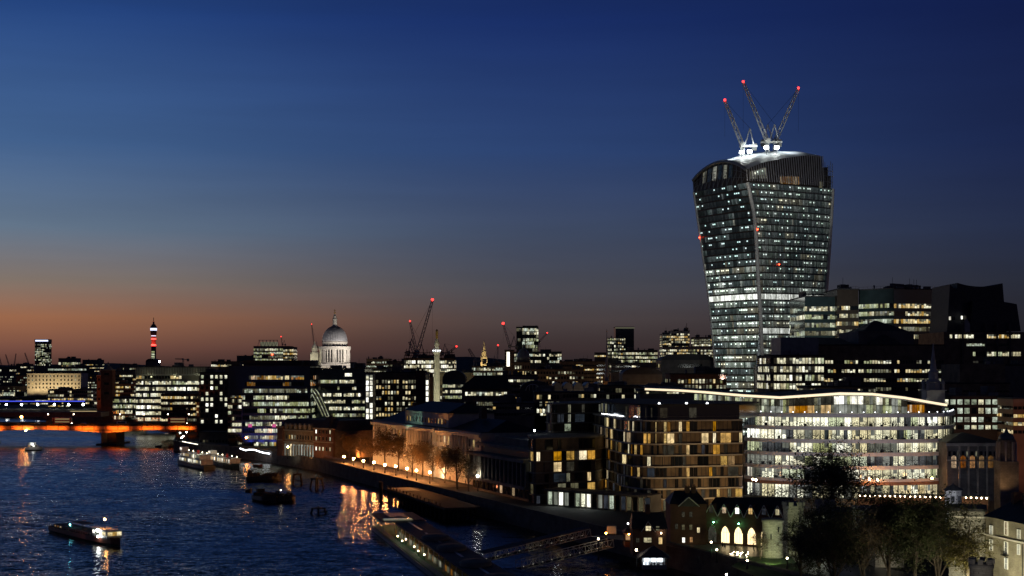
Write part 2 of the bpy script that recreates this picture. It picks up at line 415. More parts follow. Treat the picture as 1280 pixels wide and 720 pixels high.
def bldg(name, label, pl, pr, top, D, dep=25, wall='dark_concrete', rows=None, nc=12, pal='W', litp=.6, D2=None, roof='flat', gap=.15,
         side=True, base=5, mode='band', plant=2, cat='building', group=None, u=(0, 1), frame='dark_concrete', pier=0, roofh=3, keep=.7, roofmat=None, slab=0):
    D2 = D2 or D; a = Vector((PX(pl, D), D)); b = Vector((PX(pr, D2), D2)); Wd = (b-a).length; Dm = (D+D2)/2
    rz = math.atan2(b.y-a.y, b.x-a.x); g = base; H = PZ(top, Dm)-g
    root = empty(name, (a.x, a.y, g), rz, label, cat, group)
    mb = MB(); mb.box(0, Wd, 0, dep, 0, H, wall)
    zs = []
    if rows:
        py, pit, n, hp = rows
        for k in range(n):
            zc = PZ(py+pit*k, Dm)-g; h = hp/F*Dm; zs.append((zc-h/2, zc+h/2))
    if pier:
        for i in range(pier+1):
            x = Wd*i/pier; mb.box(x-.25, x+.25, -.35, -.001, 0, H-.3, wall)
    if slab:
        for (z0, z1) in zs: mb.box(-.2, Wd+.2, -slab, dep, z0-.5, z0-.1, wall)
    mb.build('wall', root)
    if roof == 'flat':
        r = MB(); r.box(-.3, Wd+.3, -.3, dep+.3, H+.003, H+.5, roofmat or 'roof_felt'); r.build('roof', root)
    elif roof == 'hip':
        r = MB(); e = min(Wd, dep)/2*.98; y = dep/2
        vs = [(-.4, -.4, H+.003), (Wd+.4, -.4, H+.003), (Wd+.4, dep+.4, H+.003), (-.4, dep+.4, H+.003), (e, y, H+roofh), (Wd-e, y, H+roofh)]
        r.raw(vs, [(0, 1, 5, 4), (1, 2, 5), (2, 3, 4, 5), (3, 0, 4), (3, 2, 1, 0)], roofmat or 'slate'); r.build('roof', root)
    elif roof == 'curve':
        r = MB(); n = 12; pts = []
        for i in range(n+1):
            t = math.pi*i/n; pts.append((Wd/2-math.cos(t)*Wd/2, H+.003+math.sin(t)*roofh))
        vs = [(p[0], 0, p[1]) for p in pts]+[(p[0], dep, p[1]) for p in pts]
        r.raw(vs, [(i, n+1+i, n+2+i, i+1) for i in range(n)]+[tuple(range(n+1)), tuple(range(n+1, 2*n+2))[::-1], (0, n, 2*n+1, n+1)], roofmat or 'slate'); r.build('roof', root)
    if plant and roof == 'flat': rooftop(root, Wd, dep, H+.5, plant)
    cx = (pl+pr)/2
    for (z0, z1) in zs:
        if mode == 'band':
            band(root, (0, 0), (Wd, 0), z0, z1, nc, pal, litp, gap, u0=u[0], u1=u[1], keep=keep)
            if side:
                ns = max(2, int(nc*dep/Wd))
                if cx < 640: band(root, (Wd, 0), (Wd, dep), z0, z1, ns, pal, litp*.7, gap, keep=keep)
                else: band(root, (0, dep), (0, 0), z0, z1, ns, pal, litp*.7, gap, keep=keep)
        else:
            winrow(root, (0, 0), (Wd, 0), z0, nc, Wd/nc*(1-gap), z1-z0, pal, litp, frame, u[0], u[1])
    return root, Wd, H, rz
def loc2w(root, p):
    return Matrix.Translation(root.location) @ Euler(root.rotation_euler).to_matrix().to_4x4() @ Vector(p)

# ------------------------------------------------------------------ bank line of the river
BANK = [(150, 60), (90, 190), (33, 330), (-25.5, 476), (-84, 622), (-120, 690), (-184, 775), (-200, 850), (-235, 1000), (-300, 1130), (-640, 1500), (-1500, 1900), (-4000, 2600)]
# water
wm, wt, wb = base_mat('river_water'); M['river_water'] = wm
wb.inputs['Base Color'].default_value = (.004, .006, .010, 1); wb.inputs['Roughness'].default_value = .12; wb.inputs['IOR'].default_value = 1.33
tcw = N(wt, 'ShaderNodeTexCoord')
def wnoise(scale, sx, sy, det):
    mp = N(wt, 'ShaderNodeMapping'); mp.inputs['Scale'].default_value = (sx, sy, 1); mp.inputs['Rotation'].default_value = (0, 0, math.radians(12)); wt.links.new(tcw.outputs['Object'], mp.inputs[0])
    n = N(wt, 'ShaderNodeTexNoise'); n.inputs['Scale'].default_value = scale; n.inputs['Detail'].default_value = det; n.inputs['Roughness'].default_value = .6
    wt.links.new(mp.outputs[0], n.inputs[0])
    s = N(wt, 'ShaderNodeVectorMath', operation='SUBTRACT'); s.inputs[1].default_value = (.5, .5, .5); wt.links.new(n.outputs[1], s.inputs[0]); return s.outputs[0]
def wmul(v, k, kv=None):
    s = N(wt, 'ShaderNodeVectorMath', operation='SCALE'); s.inputs['Scale'].default_value = k; wt.links.new(v, s.inputs[0])
    if kv: wt.links.new(kv, s.inputs['Scale'])
    return s.outputs[0]
def wadd(a, b):
    s = N(wt, 'ShaderNodeVectorMath', operation='ADD'); wt.links.new(a, s.inputs[0]); wt.links.new(b, s.inputs[1]); return s.outputs[0]
gn = N(wt, 'ShaderNodeTexNoise'); gn.inputs['Scale'].default_value = .009; gn.inputs['Detail'].default_value = 3; wt.links.new(tcw.outputs['Object'], gn.inputs[0])
gm = N(wt, 'ShaderNodeMapRange'); gm.inputs[1].default_value = .35; gm.inputs[2].default_value = .65; gm.inputs[3].default_value = .32; gm.inputs[4].default_value = 1.2; wt.links.new(gn.outputs[0], gm.inputs[0])
sl_ = wadd(wadd(wmul(wnoise(.25, .7, 1.2, 4), .30), wmul(wnoise(1.2, .7, 1.2, 4), .52)), wmul(wnoise(4.0, 1, 1, 2), .45))
sl_ = wmul(sl_, 1, gm.outputs[0])
fl = N(wt, 'ShaderNodeVectorMath', operation='MULTIPLY'); fl.inputs[1].default_value = (1, 1.35, 0); wt.links.new(sl_, fl.inputs[0])
up = N(wt, 'ShaderNodeVectorMath', operation='ADD'); up.inputs[1].default_value = (0, -.085, 1); wt.links.new(fl.outputs[0], up.inputs[0])
no = N(wt, 'ShaderNodeVectorMath', operation='NORMALIZE'); wt.links.new(up.outputs[0], no.inputs[0]); wt.links.new(no.outputs[0], wb.inputs['Normal'])
mb = MB(); mb.face([(-9000, -200, 0), (400, -200, 0), (400, 4200, 0), (-9000, 4200, 0)], 'river_water'); tag(mb.build('water'), kind='structure')
# ground as one sheet to the horizon, top at 5 m, with its river wall
GZ = 5.0
mb = MB(); pts = BANK+[(-30000, 4000), (-30000, 30000), (30000, 30000), (30000, 60)]
n = len(pts); mb.raw([(p[0], p[1], GZ) for p in pts], [tuple(range(n))], 'ground')
tag(mb.build('ground'), kind='structure')
def offs(pl, d):
    o = []
    for i, p in enumerate(pl):
        a = Vector(pl[max(i-1, 0)]); b = Vector(pl[min(i+1, len(pl)-1)]); t = (b-a).normalized(); nn = Vector((t.y, -t.x)) 
        o.append((p[0]+nn.x*d, p[1]+nn.y*d))
    return o
def strip(mb, pl, d0, d1, z0, z1, mat):
    a = offs(pl, d0); b = offs(pl, d1)
    for i in range(len(pl)-1):
        q = [a[i], a[i+1], b[i+1], b[i]]
        vs = [(p[0], p[1], z0) for p in q]+[(p[0], p[1], z1) for p in q]
        mb.raw(vs, [(0, 3, 2, 1), (4, 5, 6, 7), (0, 1, 5, 4), (1, 2, 6, 5), (2, 3, 7, 6), (3, 0, 4, 7)], mat)
root = empty('river_wall', (0, 0, 0), 0, 'long dark stone river wall along the north bank, with coping', 'wall')
mb = MB(); strip(mb, BANK, .2, -1.2, -3, 4.9, 'dark_stone'); mb.build('wall_face', root)
mb = MB(); strip(mb, BANK[:10], -.2, -1.4, 4.91, 5.7, 'dark_stone'); mb.build('parapet', root)
EM = BANK[3:7]
mb = MB(); a = offs(EM, .6) ; b = offs(EM, 12)
for i in range(len(EM)-1): mb.face([(a[i][0], a[i][1], GZ+.06), (a[i+1][0], a[i+1][1], GZ+.06), (b[i+1][0], b[i+1][1], GZ+.06), (b[i][0], b[i][1], GZ+.06)], 'paving')
tag(mb.build('riverside_path'), kind='structure')
# the street behind
mb = MB(); a = offs(EM, 14); b = offs(EM, 22)
for i in range(len(EM)-1): mb.face([(a[i][0], a[i][1], GZ+.01), (a[i+1][0], a[i+1][1], GZ+.01), (b[i+1][0], b[i+1][1], GZ+.01), (b[i][0], b[i][1], GZ+.01)], 'asphalt')
tag(mb.build('road'), kind='structure')
# distant hills
mb = MB(); prev = None
for i in range(81):
    x = -3600+7200*i/80; h = 22+34*(math.sin(i*.21)*.5+.5)+16*math.sin(i*.53+1)+R.uniform(-2, 2)
    if i < 30: h *= .55
    if prev: mb.raw([(prev[0], 7800, 0), (x, 7800, 0), (x, 8600, CAMZ+h), (prev[0], 8600, CAMZ+prev[1]), (prev[0], 9800, 0), (x, 9800, 0)], [(0, 1, 2, 3), (3, 2, 5, 4)], 'ground')
    prev = (x, h)
tag(mb.build('hills', smooth=True), kind='structure')

# ------------------------------------------------------------------ London-style glass tower flaring to a domed top
def interp(tab, z):
    for (a, b), (c, d) in zip(tab, tab[1:]):
        if z <= c: t = (z-a)/(c-a); return b+(d-b)*max(0, min(1, t))
    return tab[-1][1]
tA = [(5, PX(896, 860)), (43, PX(895, 861)), (65, PX(891, 861)), (88, PX(886.5, 862)), (121, PX(877, 864)), (158, PX(866, 866))]
tB = [(5, PX(953, 828)), (43, PX(953, 828)), (71, PX(951, 828)), (100, PX(947.5, 826)), (122, PX(945, 824)), (136, PX(942.5, 822)), (150, PX(936, 821)), (158, PX(931, 820))]
tC = [(5, PX(1024, 846)), (43, PX(1026, 847)), (88, PX(1032, 849)), (121, PX(1037, 850)), (150, PX(1040.5, 851)), (158, PX(1041, 851))]
yA = [(5, 860), (158, 866)]; yB = [(5, 828), (100, 826), (158, 820)]; yC = [(5, 846), (158, 851)]
def sec(z):
    return Vector((interp(tA, z), interp(yA, z))), Vector((interp(tB, z), interp(yB, z))), Vector((interp(tC, z), interp(yC, z)))
TO = Vector((interp(tB, 5), 828, 5))
tower = empty('office_tower', TO, 0, 'very tall glass office tower flaring towards its domed top, with cranes on its roof', 'skyscraper')
def bow(a, b, t, k): # slight outward bow of a face
    d = b-a; n = Vector((d.y, -d.x)).normalized(); return a+d*t+n*(k*4*t*(1-t))
def TP(face, t, z, off=0):
    A, B, Cc = sec(z)
    a, b, k = (A, B, 1.5) if face == 0 else (B, Cc, 2.0)
    p = bow(a, b, t, k)
    if off:
        d = b-a; n = Vector((d.y, -d.x)).normalized(); p = p+n*off
    return Vector((p.x-TO.x, p.y-TO.y, z-TO.z))
Z0, ZT, PIT = 5.0, 153.0, 4.0
ns = int((ZT-Z0)/PIT)
core = MB()  # dark body behind glass
zz = [Z0+PIT*k for k in range(ns+1)]
for k in range(ns):
    za, zb = zz[k], zz[k+1]
    for face in (0, 1):
        for i in range(6):
            t0, t1 = i/6, (i+1)/6
            core.face([TP(face, t0, za), TP(face, t1, za), TP(face, t1, zb), TP(face, t0, zb)], 'bronze_panel')
    for z_, q in ((za, 0),): pass
    A0, B0, C0 = sec(za); A1, B1, C1 = sec(zb)
    D0 = A0+C0-B0; D1 = A1+C1-B1
    def l3(p, z): return (p.x-TO.x, p.y-TO.y, z-TO.z)
    core.face([l3(C0, za), l3(D0, za), l3(D1, zb), l3(C1, zb)], 'teal_glass'); core.face([l3(D0, za), l3(A0, za), l3(A1, zb), l3(D1, zb)], 'teal_glass')
core.build('wall', tower)
for k in range(ns):
    za = zz[k]+.7; zb = zz[k+1]-.2
    for face in (0, 1):
        nc = 32 if face == 0 else 42; mbk = MB(); uo = R.randint(0, 3000)
        if abs(zz[k]+2-88.5) < 2.01: pal = 'TB'
        elif face == 0: pal = 'TL' if zz[k] > 101 else 'TL2'
        else: pal = 'TR' if zz[k] > 89 else 'TR2'
        cur = wpick(PAL[pal])
        for i in range(nc):
            if R.random() > .72: cur = wpick(PAL[pal])
            m = cur
            if face == 1 and 63 < zz[k] < 67.9 and (i < 18 or i > 30): m = 'tow_band'
            t0 = (i+.06)/nc; t1 = (i+.94)/nc
            mbk.face([TP(face, t0, za, .12), TP(face, t1, za, .12), TP(face, t1, zb, .12), TP(face, t0, zb, .12)], m, [(uo+i, 0), (uo+i+1, 0), (uo+i+1, 1), (uo+i, 1)])
        mbk.build('window_band', tower)
# vertical fins on the long face, thin ones on the short face
fm = MB()
for i in range(61):
    t = i/60; r = .16
    for k in range(0, ns, 2):
        a, b = TP(1, t, zz[k], .15), TP(1, t, zz[min(k+2, ns)], .15); c, d = TP(1, t, zz[k], .42), TP(1, t, zz[min(k+2, ns)], .42)
        e = Vector((.12, .06, 0))
        fm.raw([a-e, a+e, b+e, b-e, c-e, c+e, d+e, d-e], [(4, 5, 6, 7), (0, 4, 7, 3), (1, 2, 6, 5)], 'grey_metal')
fm.build('facade_fins', tower)
# bright rounded corner strip and outer edge strips
for (face, t, w) in ((1, 0, 1.1), (0, 0, .8), (1, 1, 1.2)):
    e = MB()
    for k in range(ns):
        a, b = TP(face, t, zz[k]), TP(face, t, zz[k+1]); e.tube(a, b, w, w, 8, 'pale_metal', False)
    e.mats = ['white_paint']; e.build('edge_strip', tower, smooth=True)
# roof: barrel of white cladding over a dark plant storey
def RT(u, v):
    A, B, Cc = sec(156); d = A+(Cc-B)
    p = A+(B-A)*u+(Cc-B)*v*.87
    ridge = interp([(0, 168), (.3, 173.5), (.6, 176), (.85, 176), (1, 174)], v)
    ea = interp([(0, 160), (.3, 163), (.7, 165), (1, 163)], v); eb = interp([(0, 160.5), (.2, 165), (.5, 169), (.8, 172), (1, 172)], v)
    e = ea+(eb-ea)*u; z = e+(ridge-(ea+eb)/2)*math.sin(math.pi*u)**.8
    return Vector((p.x-TO.x, p.y-TO.y, z-TO.z))
rm_ = MB(); nu, nv = 14, 20
g = [[RT(i/nu, j/nv) for i in range(nu+1)] for j in range(nv+1)]
for j in range(nv):
    for i in range(nu): rm_.face([g[j][i], g[j][i+1], g[j+1][i+1], g[j+1][i]], 'roof_white')
rm_.build('roof', tower)
gb = MB()
for j in range(nv): # long side between facade top and roof edge
    A, B, Cc = sec(152.9)
    gb.face([TP(1, j/nv*.87, 152.9), TP(1, (j+1)/nv*.87, 152.9), g[j+1][nu], g[j][nu]], 'bronze_panel')
for i in range(nu):
    gb.face([TP(0, i/nu, 152.9), TP(0, (i+1)/nu, 152.9), g[0][i+1], g[0][i]], 'bronze_panel')
for i in range(nu): a_, b_ = g[nv][i], g[nv][i+1]; gb.face([(a_.x, a_.y, 147), (b_.x, b_.y, 147), b_, a_], 'bronze_panel')
gb.build('crown_wall', tower)
fb = MB()
for i in range(34):
    t = i/33*.87; j = t*nv; a = TP(1, t, 154, .5); top = RT(1, t/.87)+Vector((.4, -.5, .2)); fb.tube(a, top, .30, .26, 5, 'pale_metal')
fb.build('crown_fins', tower)
ab = MB() # arched rim over the short side + lattice
for i in range(nu): ab.tube(g[0][i]+Vector((-.3, -.8, 0)), g[0][i+1]+Vector((-.3, -.8, 0)), 1.0, 1.0, 6, 'grey_metal')
ab.build('roof_rim', tower)
lb = MB()
for i in range(12):
    t = i/12; t2 = (i+1)/12
    def up_(t, f): return TP(0, t, 153, .4).lerp(RT(t, 0)+Vector((-.3, -.7, 0)), f)
    lb.tube(up_(t, 0), up_(t, 1), .18, mat='grey_metal', n=4)
    for f in (.33, .66): lb.tube(up_(t, f), up_(t2, f), .15, mat='grey_metal', n=4)
    lb.tube(up_(t, 0), up_(t2, .6), .13, mat='grey_metal', n=4)
lb.build('crown_lattice', tower)
# lit scraps inside the crown
for (t0, t1, f0, f1, m) in ((.03, .22, .25, .75, 'tow_warm'), (.36, .58, .05, .32, 'lit_warmdim'), (.1, .2, .45, .7, 'tow_lit'), (.82, .86, .0, .2, 'lit_dim')):
    q = MB(); uo = R.randint(0, 900); n_ = 8
    for k in range(n_):
        ta = t0+(t1-t0)*k/n_; tb = t0+(t1-t0)*(k+.75)/n_
        def cw(t, f): return TP(1, t, 152.9, .2).lerp(RT(1, t/.87)+Vector((.2, -.3, 0)), f)
        q.face([cw(ta, f0), cw(tb, f0), cw(tb, f1), cw(ta, f1)], m, [(uo+k, 0), (uo+k+1, 0), (uo+k+1, 1), (uo+k, 1)])
    q.build('window', tower)
q = MB(); uo = 41
for k in range(6):
    ta = .2+.1*k; q.face([TP(0, ta, 154, .5).lerp(RT(ta, 0), .25), TP(0, ta+.07, 154, .5).lerp(RT(ta+.07, 0), .25), TP(0, ta+.07, 154, .5).lerp(RT(ta+.07, 0), .85), TP(0, ta, 154, .5).lerp(RT(ta, 0), .85)], 'tow_dark' if k % 2 else 'tow_warm', [(uo+k, 0), (uo+k+1, 0), (uo+k+1, 1), (uo+k, 1)])
q.build('window', tower)
# scaffold step at the right shoulder
q = MB()
A, B, Cc = sec(153); vd = Cc-B; ud = A-B
def cb(t0, t1, f1, z1, mat):
    ps = [B+vd*t0+ud*.02, B+vd*t1+ud*.02, B+vd*t1+ud*f1, B+vd*t0+ud*f1]; q.prism([(p.x-TO.x, p.y-TO.y) for p in ps], 147.5, z1-TO.z, mat)
cb(.872, .925, .9, 163, 'bronze_panel'); cb(.926, .96, .9, 166, 'bronze_panel'); cb(.961, .998, .9, 161, 'bronze_panel')
for t in (.88, .90, .93, .95, .97, .99): p = B+vd*t-ud*.01; q.tube((p.x-TO.x, p.y-TO.y, 148), (p.x-TO.x, p.y-TO.y, 159+R.uniform(0, 6)), .2, mat='grey_metal', n=4)
for zq in (152, 155.5, 158.5): a_, b_ = B+vd*.87-ud*.01, B+vd-ud*.01; q.tube((a_.x-TO.x, a_.y-TO.y, zq), (b_.x-TO.x, b_.y-TO.y, zq), .16, mat='grey_metal', n=4)
q.build('roof_scaffold', tower)
# red aircraft warning lamps
for face, t, z in ((0, .01, PZ(297, 864)), (1, .01, PZ(287, 824)), (1, .26, PZ(331, 832))):
    p = TP(face, t, z, 1.3); q = MB(); q.ball(p, .42, 'lamp_redwarm'); q.build('warning_lamp', tower)

# ------------------------------------------------------------------ tower cranes (luffing)
def crane(label, base, mast_h, tip, s=1.0, mat='grey_metal', red='lamp_red', mast='grey_metal', frame=True, group='luffing tower cranes', lampr=.5):
    b = Vector(base); tip = Vector(tip); root = empty('tower_crane', b, 0, label, 'crane', group)
    def latt(mb, a, c, w, n, r):
        a = Vector(a); c = Vector(c); d = (c-a).normalized(); u = d.cross(Vector((0, 1, 0)))
        if u.length < .1: u = Vector((1, 0, 0))
        u.normalize(); v = d.cross(u)
        cs = [(u+v)*w/2, (u-v)*w/2, (-u-v)*w/2, (v-u)*w/2]
        for q in cs: mb.tube(a+q, c+q*.6, r, r, 4, mat)
        for k in range(n):
            p0 = a+(c-a)*k/n; p1 = a+(c-a)*(k+1)/n; f0 = 1-.4*k/n; f1 = 1-.4*(k+1)/n
            for j in range(4):
                mb.tube(p0+cs[j]*f0, p1+cs[(j+1) % 4]*f1, r*.6, r*.6, 3, mat, False)
    top = Vector((0, 0, mast_h))
    m = MB(); latt(m, (0, 0, 0), top, 2.0*s, max(3, int(mast_h/2.5/s)), .2*s); m.build('mast', root)
    m = MB(); t = tip-b; m_ = m; latt(m_, top+Vector((0, 0, 1*s)), t, 1.7*s, max(6, int((t-top).length/2.6/s)), .19*s); m.build('jib', root)
    side = -1 if t.x > 0 else 1
    m = MB(); m.box(-1.3*s if side > 0 else -7*s, 7*s if side > 0 else 1.3*s, -1.3*s, 1.3*s, mast_h, mast_h+.8*s, mat)
    m.build('machinery_deck', root)
    m = MB(); x = 5.6*s*side; m.box(x-1.1*s, x+1.1*s, -1.2*s, 1.2*s, mast_h-1.6*s, mast_h+1.6*s, 'dark_concrete'); m.build('counterweight', root)
    m = MB(); m.box(-1*s, 1*s, -2.6*s, -1.35*s, mast_h-.2*s, mast_h+2*s, mat); m.build('cab', root)
    if frame:
        m = MB(); ap = Vector((3.6*s*side, 0, mast_h+9*s)); m.tube((side*1.0*s, 0, mast_h+.8*s), ap, .3*s, .25*s, 5, mat); m.tube((side*5.5*s, 0, mast_h+.8*s), ap, .3*s, .25*s, 5, mat); m.build('a_frame', root)
        m = MB(); m.tube(ap, t, .07*s, .07*s, 3, 'black_metal'); m.build('pendant_rope', root)
    m = MB(); m.tube(t, t-Vector((0, 0, (t.z-mast_h)*.8)), .05*s, .05*s, 3, 'black_metal'); m.build('hoist_rope', root)
    if red:
        m = MB(); m.ball(t+Vector((0, 0, .4*s)), lampr, red); m.build('warning_lamp', root)
    return root
def roofpt(px, D): return PX(px, D)
for lab, bx, D, by, mh, tx, ty in (
    ('leftmost of the three big red tipped cranes on the flared tower, jib leaning left', 928, 842, 196, 0, 906, 126),
    ('middle and tallest crane on the flared tower roof, long jib leaning left', 959, 845, 191, 0, 929, 103),
    ('rightmost crane on the flared tower roof, short reddish jib leaning right', 969, 850, 190, 0, 998, 111)):
    z = PZ(by, D); top = PZ(179 if bx > 940 else 184, D)
    crane(lab, (PX(bx, D), D, z-3), top-z+3, (PX(tx, D-6), D-6, PZ(ty, D-6)), 1.25, mat='white_paint' , lampr=.75, group='cranes on the flared tower')
# work lights on the roof by the crane feet
for lab, px, py, D in (('left work light at the foot of the left roof crane', 927, 190, 838), ('work light between the left roof crane and its shelter', 937, 189, 838),
                  ('work light at the foot of the middle roof crane', 958, 184, 838), ('work light at the foot of the right roof crane', 971, 184, 840)):
    p = P(px, py, D); r_ = empty('work_light', (p.x, p.y, p.z-4.5), 0, 'bright white '+lab, 'work light', 'work lights on the tower roof')
    q = MB(); q.tube((0, 0, 0), (0, 0, 3.6), .15); q.build('stand', r_)
    q = MB(); q.box(-1.2, 1.2, -.4, .4, 3.6, 5.2, 'flood_white'); q.build('lamp_head', r_)
    q = MB(); q.box(-1.35, 1.35, .41, .6, 3.45, 5.35, 'grey_metal'); q.build('housing', r_)
for px, py, D in ((915, 184, 838), (940, 176, 836), (985, 176, 842)):
    p = P(px, py, D); flood(p, p+Vector((0, 12, -14)), 4500, (.85, .95, 1), 130, 1)
for px, zt_ in ((905, 95), (1000, 95), (880, 150), (990, 155)): flood((PX(px, 700), 640, 40), (PX(px+15, 840), 840, zt_), 60000, (.9, .95, .9), 50, 3)  # added fill spots brightening the tower faces, no fixtures there
flood((TO.x-16, 800, 152), (TO.x-12, 840, 164), 2200, (1, .95, .85), 120, 1); flood((TO.x+25, 800, 154), (TO.x+22, 840, 166), 1500, (1, .95, .85), 120, 1)
# ------------------------------------------------------------------ long low glass block beside the tower
r_, Wd, H, rz = bldg('glass_office_block', 'wide glass office block with bright ribbon storeys, left part behind the flared tower', 1006, 1046, 371, 740, 40, 'teal_glass', (386, 10.2, 5, 5.5), 14, 'G', .9, keep=.8, gap=.05, plant=1)
r_, Wd, H, rz = bldg('glass_office_block', 'narrow dark service tower standing forward of the glass office blocks', 1046.5, 1073, 362, 735, 30, 'bronze_panel', (385, 9.8, 5, 4.8), 10, 'Y', .85, keep=.8, gap=.05, plant=2)
r_, Wd, H, rz = bldg('glass_office_block', 'glass office block with slanted bright ribbon storeys right of the dark service tower', 1073.5, 1117, 362, 740, 36, 'teal_glass', (382.5, 9.6, 5, 5.2), 16, 'G', .95, D2=725, keep=.8, gap=.05, plant=2)
r_, Wd, H, rz = bldg('glass_office_block', 'right hand glass office block with dark top storeys and roof machinery', 1117.5, 1169, 362, 725, 36, 'blue_glass', (382.5, 9.6, 5, 5.2), 18, 'Y', .97, D2=728, keep=.8, gap=.05, plant=6)
r_, Wd, H, rz = bldg('stair_tower', 'slim dark stair tower with a column of small lights right of the glass blocks', 1170, 1175, 378, 735, 10, 'bronze_panel', (386, 7, 8, 2), 2, 'Y', .7, plant=0)

# ------------------------------------------------------------------ gothic-gabled office block, far right
D = 640; a = Vector((PX(1180, D), D)); root = empty('gabled_office_block', (a.x, D, GZ), 0, 'dark office block with steep concave gothic roofs and peaks at the far right', 'building')
def lp(px, py, dy=0): return (PX(px, D)-a.x, dy, PZ(py, D)-GZ)
mb = MB(); mb.box(0, lp(1320, 0)[0], 0, 40, 0, lp(0, 415)[2], 'brown_stone'); mb.build('wall', root)
mb = MB()
def gable(x0, x1, yb, yt0, yt1, ym, d0, d1):
    n = 10; pr = []
    for i in range(n+1):
        t = i/n; x = x0+(x1-x0)*t; y = yt0+(yt1-yt0)*t+(ym)*4*t*(1-t); pr.append(lp(x, y)[0::2])
    pr = [lp(x0-4, yb)[0::2]]+pr+[lp(x1+5, yb)[0::2]]; n = len(pr)
    vs = [(q[0], d0, q[1]) for q in pr]+[(q[0], d1, q[1]) for q in pr]
    mb.raw(vs, [tuple(range(n)), tuple(range(n, 2*n))[::-1]]+[(i, n+i, n+(i+1) % n, (i+1) % n) for i in range(n)], 'slate')
gable(1190, 1204, 416, 355, 362, 2, 3, 30); gable(1202, 1259, 414.9, 352.5, 353, 4.5, 6, 34); mb.build('roof', root)
mb = MB(); gable(1217, 1272, 414, 376, 380, -2, 1, 5.9); mb.build('roof_wing', root)
mb = MB(); mb.prism([(lp(1206, 0)[0], .4), (lp(1213, 0)[0], .4), (lp(1213, 0)[0], .9), (lp(1206, 0)[0], .9)], lp(0, 415)[2], lp(0, 358)[2], 'grey_metal', [lp(0, 392)[2], lp(0, 405)[2], lp(0, 405)[2], lp(0, 392)[2]]); 
for x in (1203, 1232, 1246, 1262): q = lp(x, 0)[0]; mb.box(q-.4, q+.4, -.8, -.01, 0, lp(0, 404)[2], 'dark_stone')
mb.build('buttress', root)
for py, pal, x0, x1, lp_ in ((398, 'H', 1186, 1194, .5), (397, 'H', 1201, 1208, 1)):
    band(root, lp(x0, 0)[:2], lp(x1, 0)[:2], lp(0, py+2)[2], lp(0, py-2.2)[2], 3, pal, lp_, off=.1)
for py, h, x0, x1, pal, lt in ((420.5, 4.4, 1187, 1217, 'WB', .95), (420.5, 4.4, 1219, 1275, 'W', .75), (431, 3, 1208, 1260, 'C', .45), (442.5, 5, 1216, 1276, 'WB', .92), (452.5, 2.4, 1216, 1254, 'W', .8), (464, 3, 1206, 1276, 'D', .3)):
    band(root, lp(x0, 0)[:2], lp(x1, 0)[:2], lp(0, py+h/2)[2], lp(0, py-h/2)[2], int((x1-x0)/3.2), pal, lt, off=.1, keep=.6)
# ------------------------------------------------------------------ mid right
r_, Wd, H, rz = bldg('hipped_office_block', 'dark office block with a pyramid roof, spire in front of its right end', 1000, 1180, 432, 590, 45, 'brown_stone', (452.5, 11.3, 4, 4), 52, 'W', .75, keep=.55, gap=.25, plant=0)
def addroof(root, D, a, px0, px1, pyb, pyt, pxt0, pxt1, y0, y1, mat='slate', name='roof'):
    mb = MB(); X = lambda p: PX(p, D)-a; Z = lambda p: PZ(p, D)-GZ
    ym = (y0+y1)/2; zb = Z(pyb)
    vs = [(X(px0), y0, zb), (X(px1), y0, zb), (X(px1), y1, zb), (X(px0), y1, zb), (X(pxt0), ym, Z(pyt)), (X(pxt1), ym, Z(pyt))]
    mb.raw(vs, [(0, 1, 5, 4), (1, 2, 5), (2, 3, 4, 5), (3, 0, 4), (3, 2, 1, 0)], mat); return mb.build(name, root)
ax = PX(1000, 590)
mb = MB(); mb.box(PX(1076, 590)-ax, PX(1146, 590)-ax, 4, 40, H+.51, PZ(413.5, 590)-GZ, 'dark_concrete'); mb.build('attic', r_)
addroof(r_, 590, ax, 1083, 1141, 413.4, 398.5, 1109, 1112, 6, 36)
addroof(r_, 590, ax, 1003, 1070, 431, 421, 1030, 1060, 2, 30, name='roof_wing')
addroof(r_, 590, ax, 1084, 1130, 431, 418, 1106, 1108, .5, 3.9, name='gablet')
r_, Wd, H, rz = bldg('brick_office_block', 'block with three rows of big bright windows in front of the flared tower foot', 963, 1030, 445, 560, 30, 'brown_stone', (451, 10.6, 4, 7), 17, 'WB', .85, plant=2, gap=.22, keep=.45)
mb = MB(); mb.box(5, Wd*.95, 5, 26, H+.51, H+7.5, 'lead'); mb.build('attic', r_)
r_, Wd, H, rz = bldg('brown_building', 'broad dark brown building beyond the white roofline, odd windows lit', 1010, 1095, 484, 520, 20, 'brown_stone', (488.5, 8, 2, 4.5), 26, 'Y', .5, gap=.3, plant=3)
r_, Wd, H, rz = bldg('stepped_dark_building', 'big plain dark building with stepped blank top, right of the white church spire', 1178, 1262, 480, 500, 30, 'brown_stone', (489, 8, 1, 2), 10, 'Y', .1, plant=0)
mb = MB(); mb.box(Wd*.3, Wd*.98, 3, 25, H+.51, H+7, 'brown_stone'); mb.build('attic', r_)
r_, Wd, H, rz = bldg('plain_dark_building', 'plain dark block with blank wall behind the stepped building at the right edge', 1210, 1300, 457, 560, 30, 'dark_concrete', None, plant=2)
r_, Wd, H, rz = bldg('grid_office_block', 'black office block with four rows of squarish pale lit windows beside the curved glass building', 1178, 1265.5, 496.5, 470, 24, 'bronze_panel', None, plant=2)
for k, (py, h) in enumerate(((502.5, 6.3), (513.5, 7), (524.5, 6), (534, 5))):
    winrow(r_, (0, 0), (Wd, 0), PZ(py+h/2, 470)-GZ, 10, Wd/10*.74, h/F*470, 'C', .93, frame='bronze_panel')
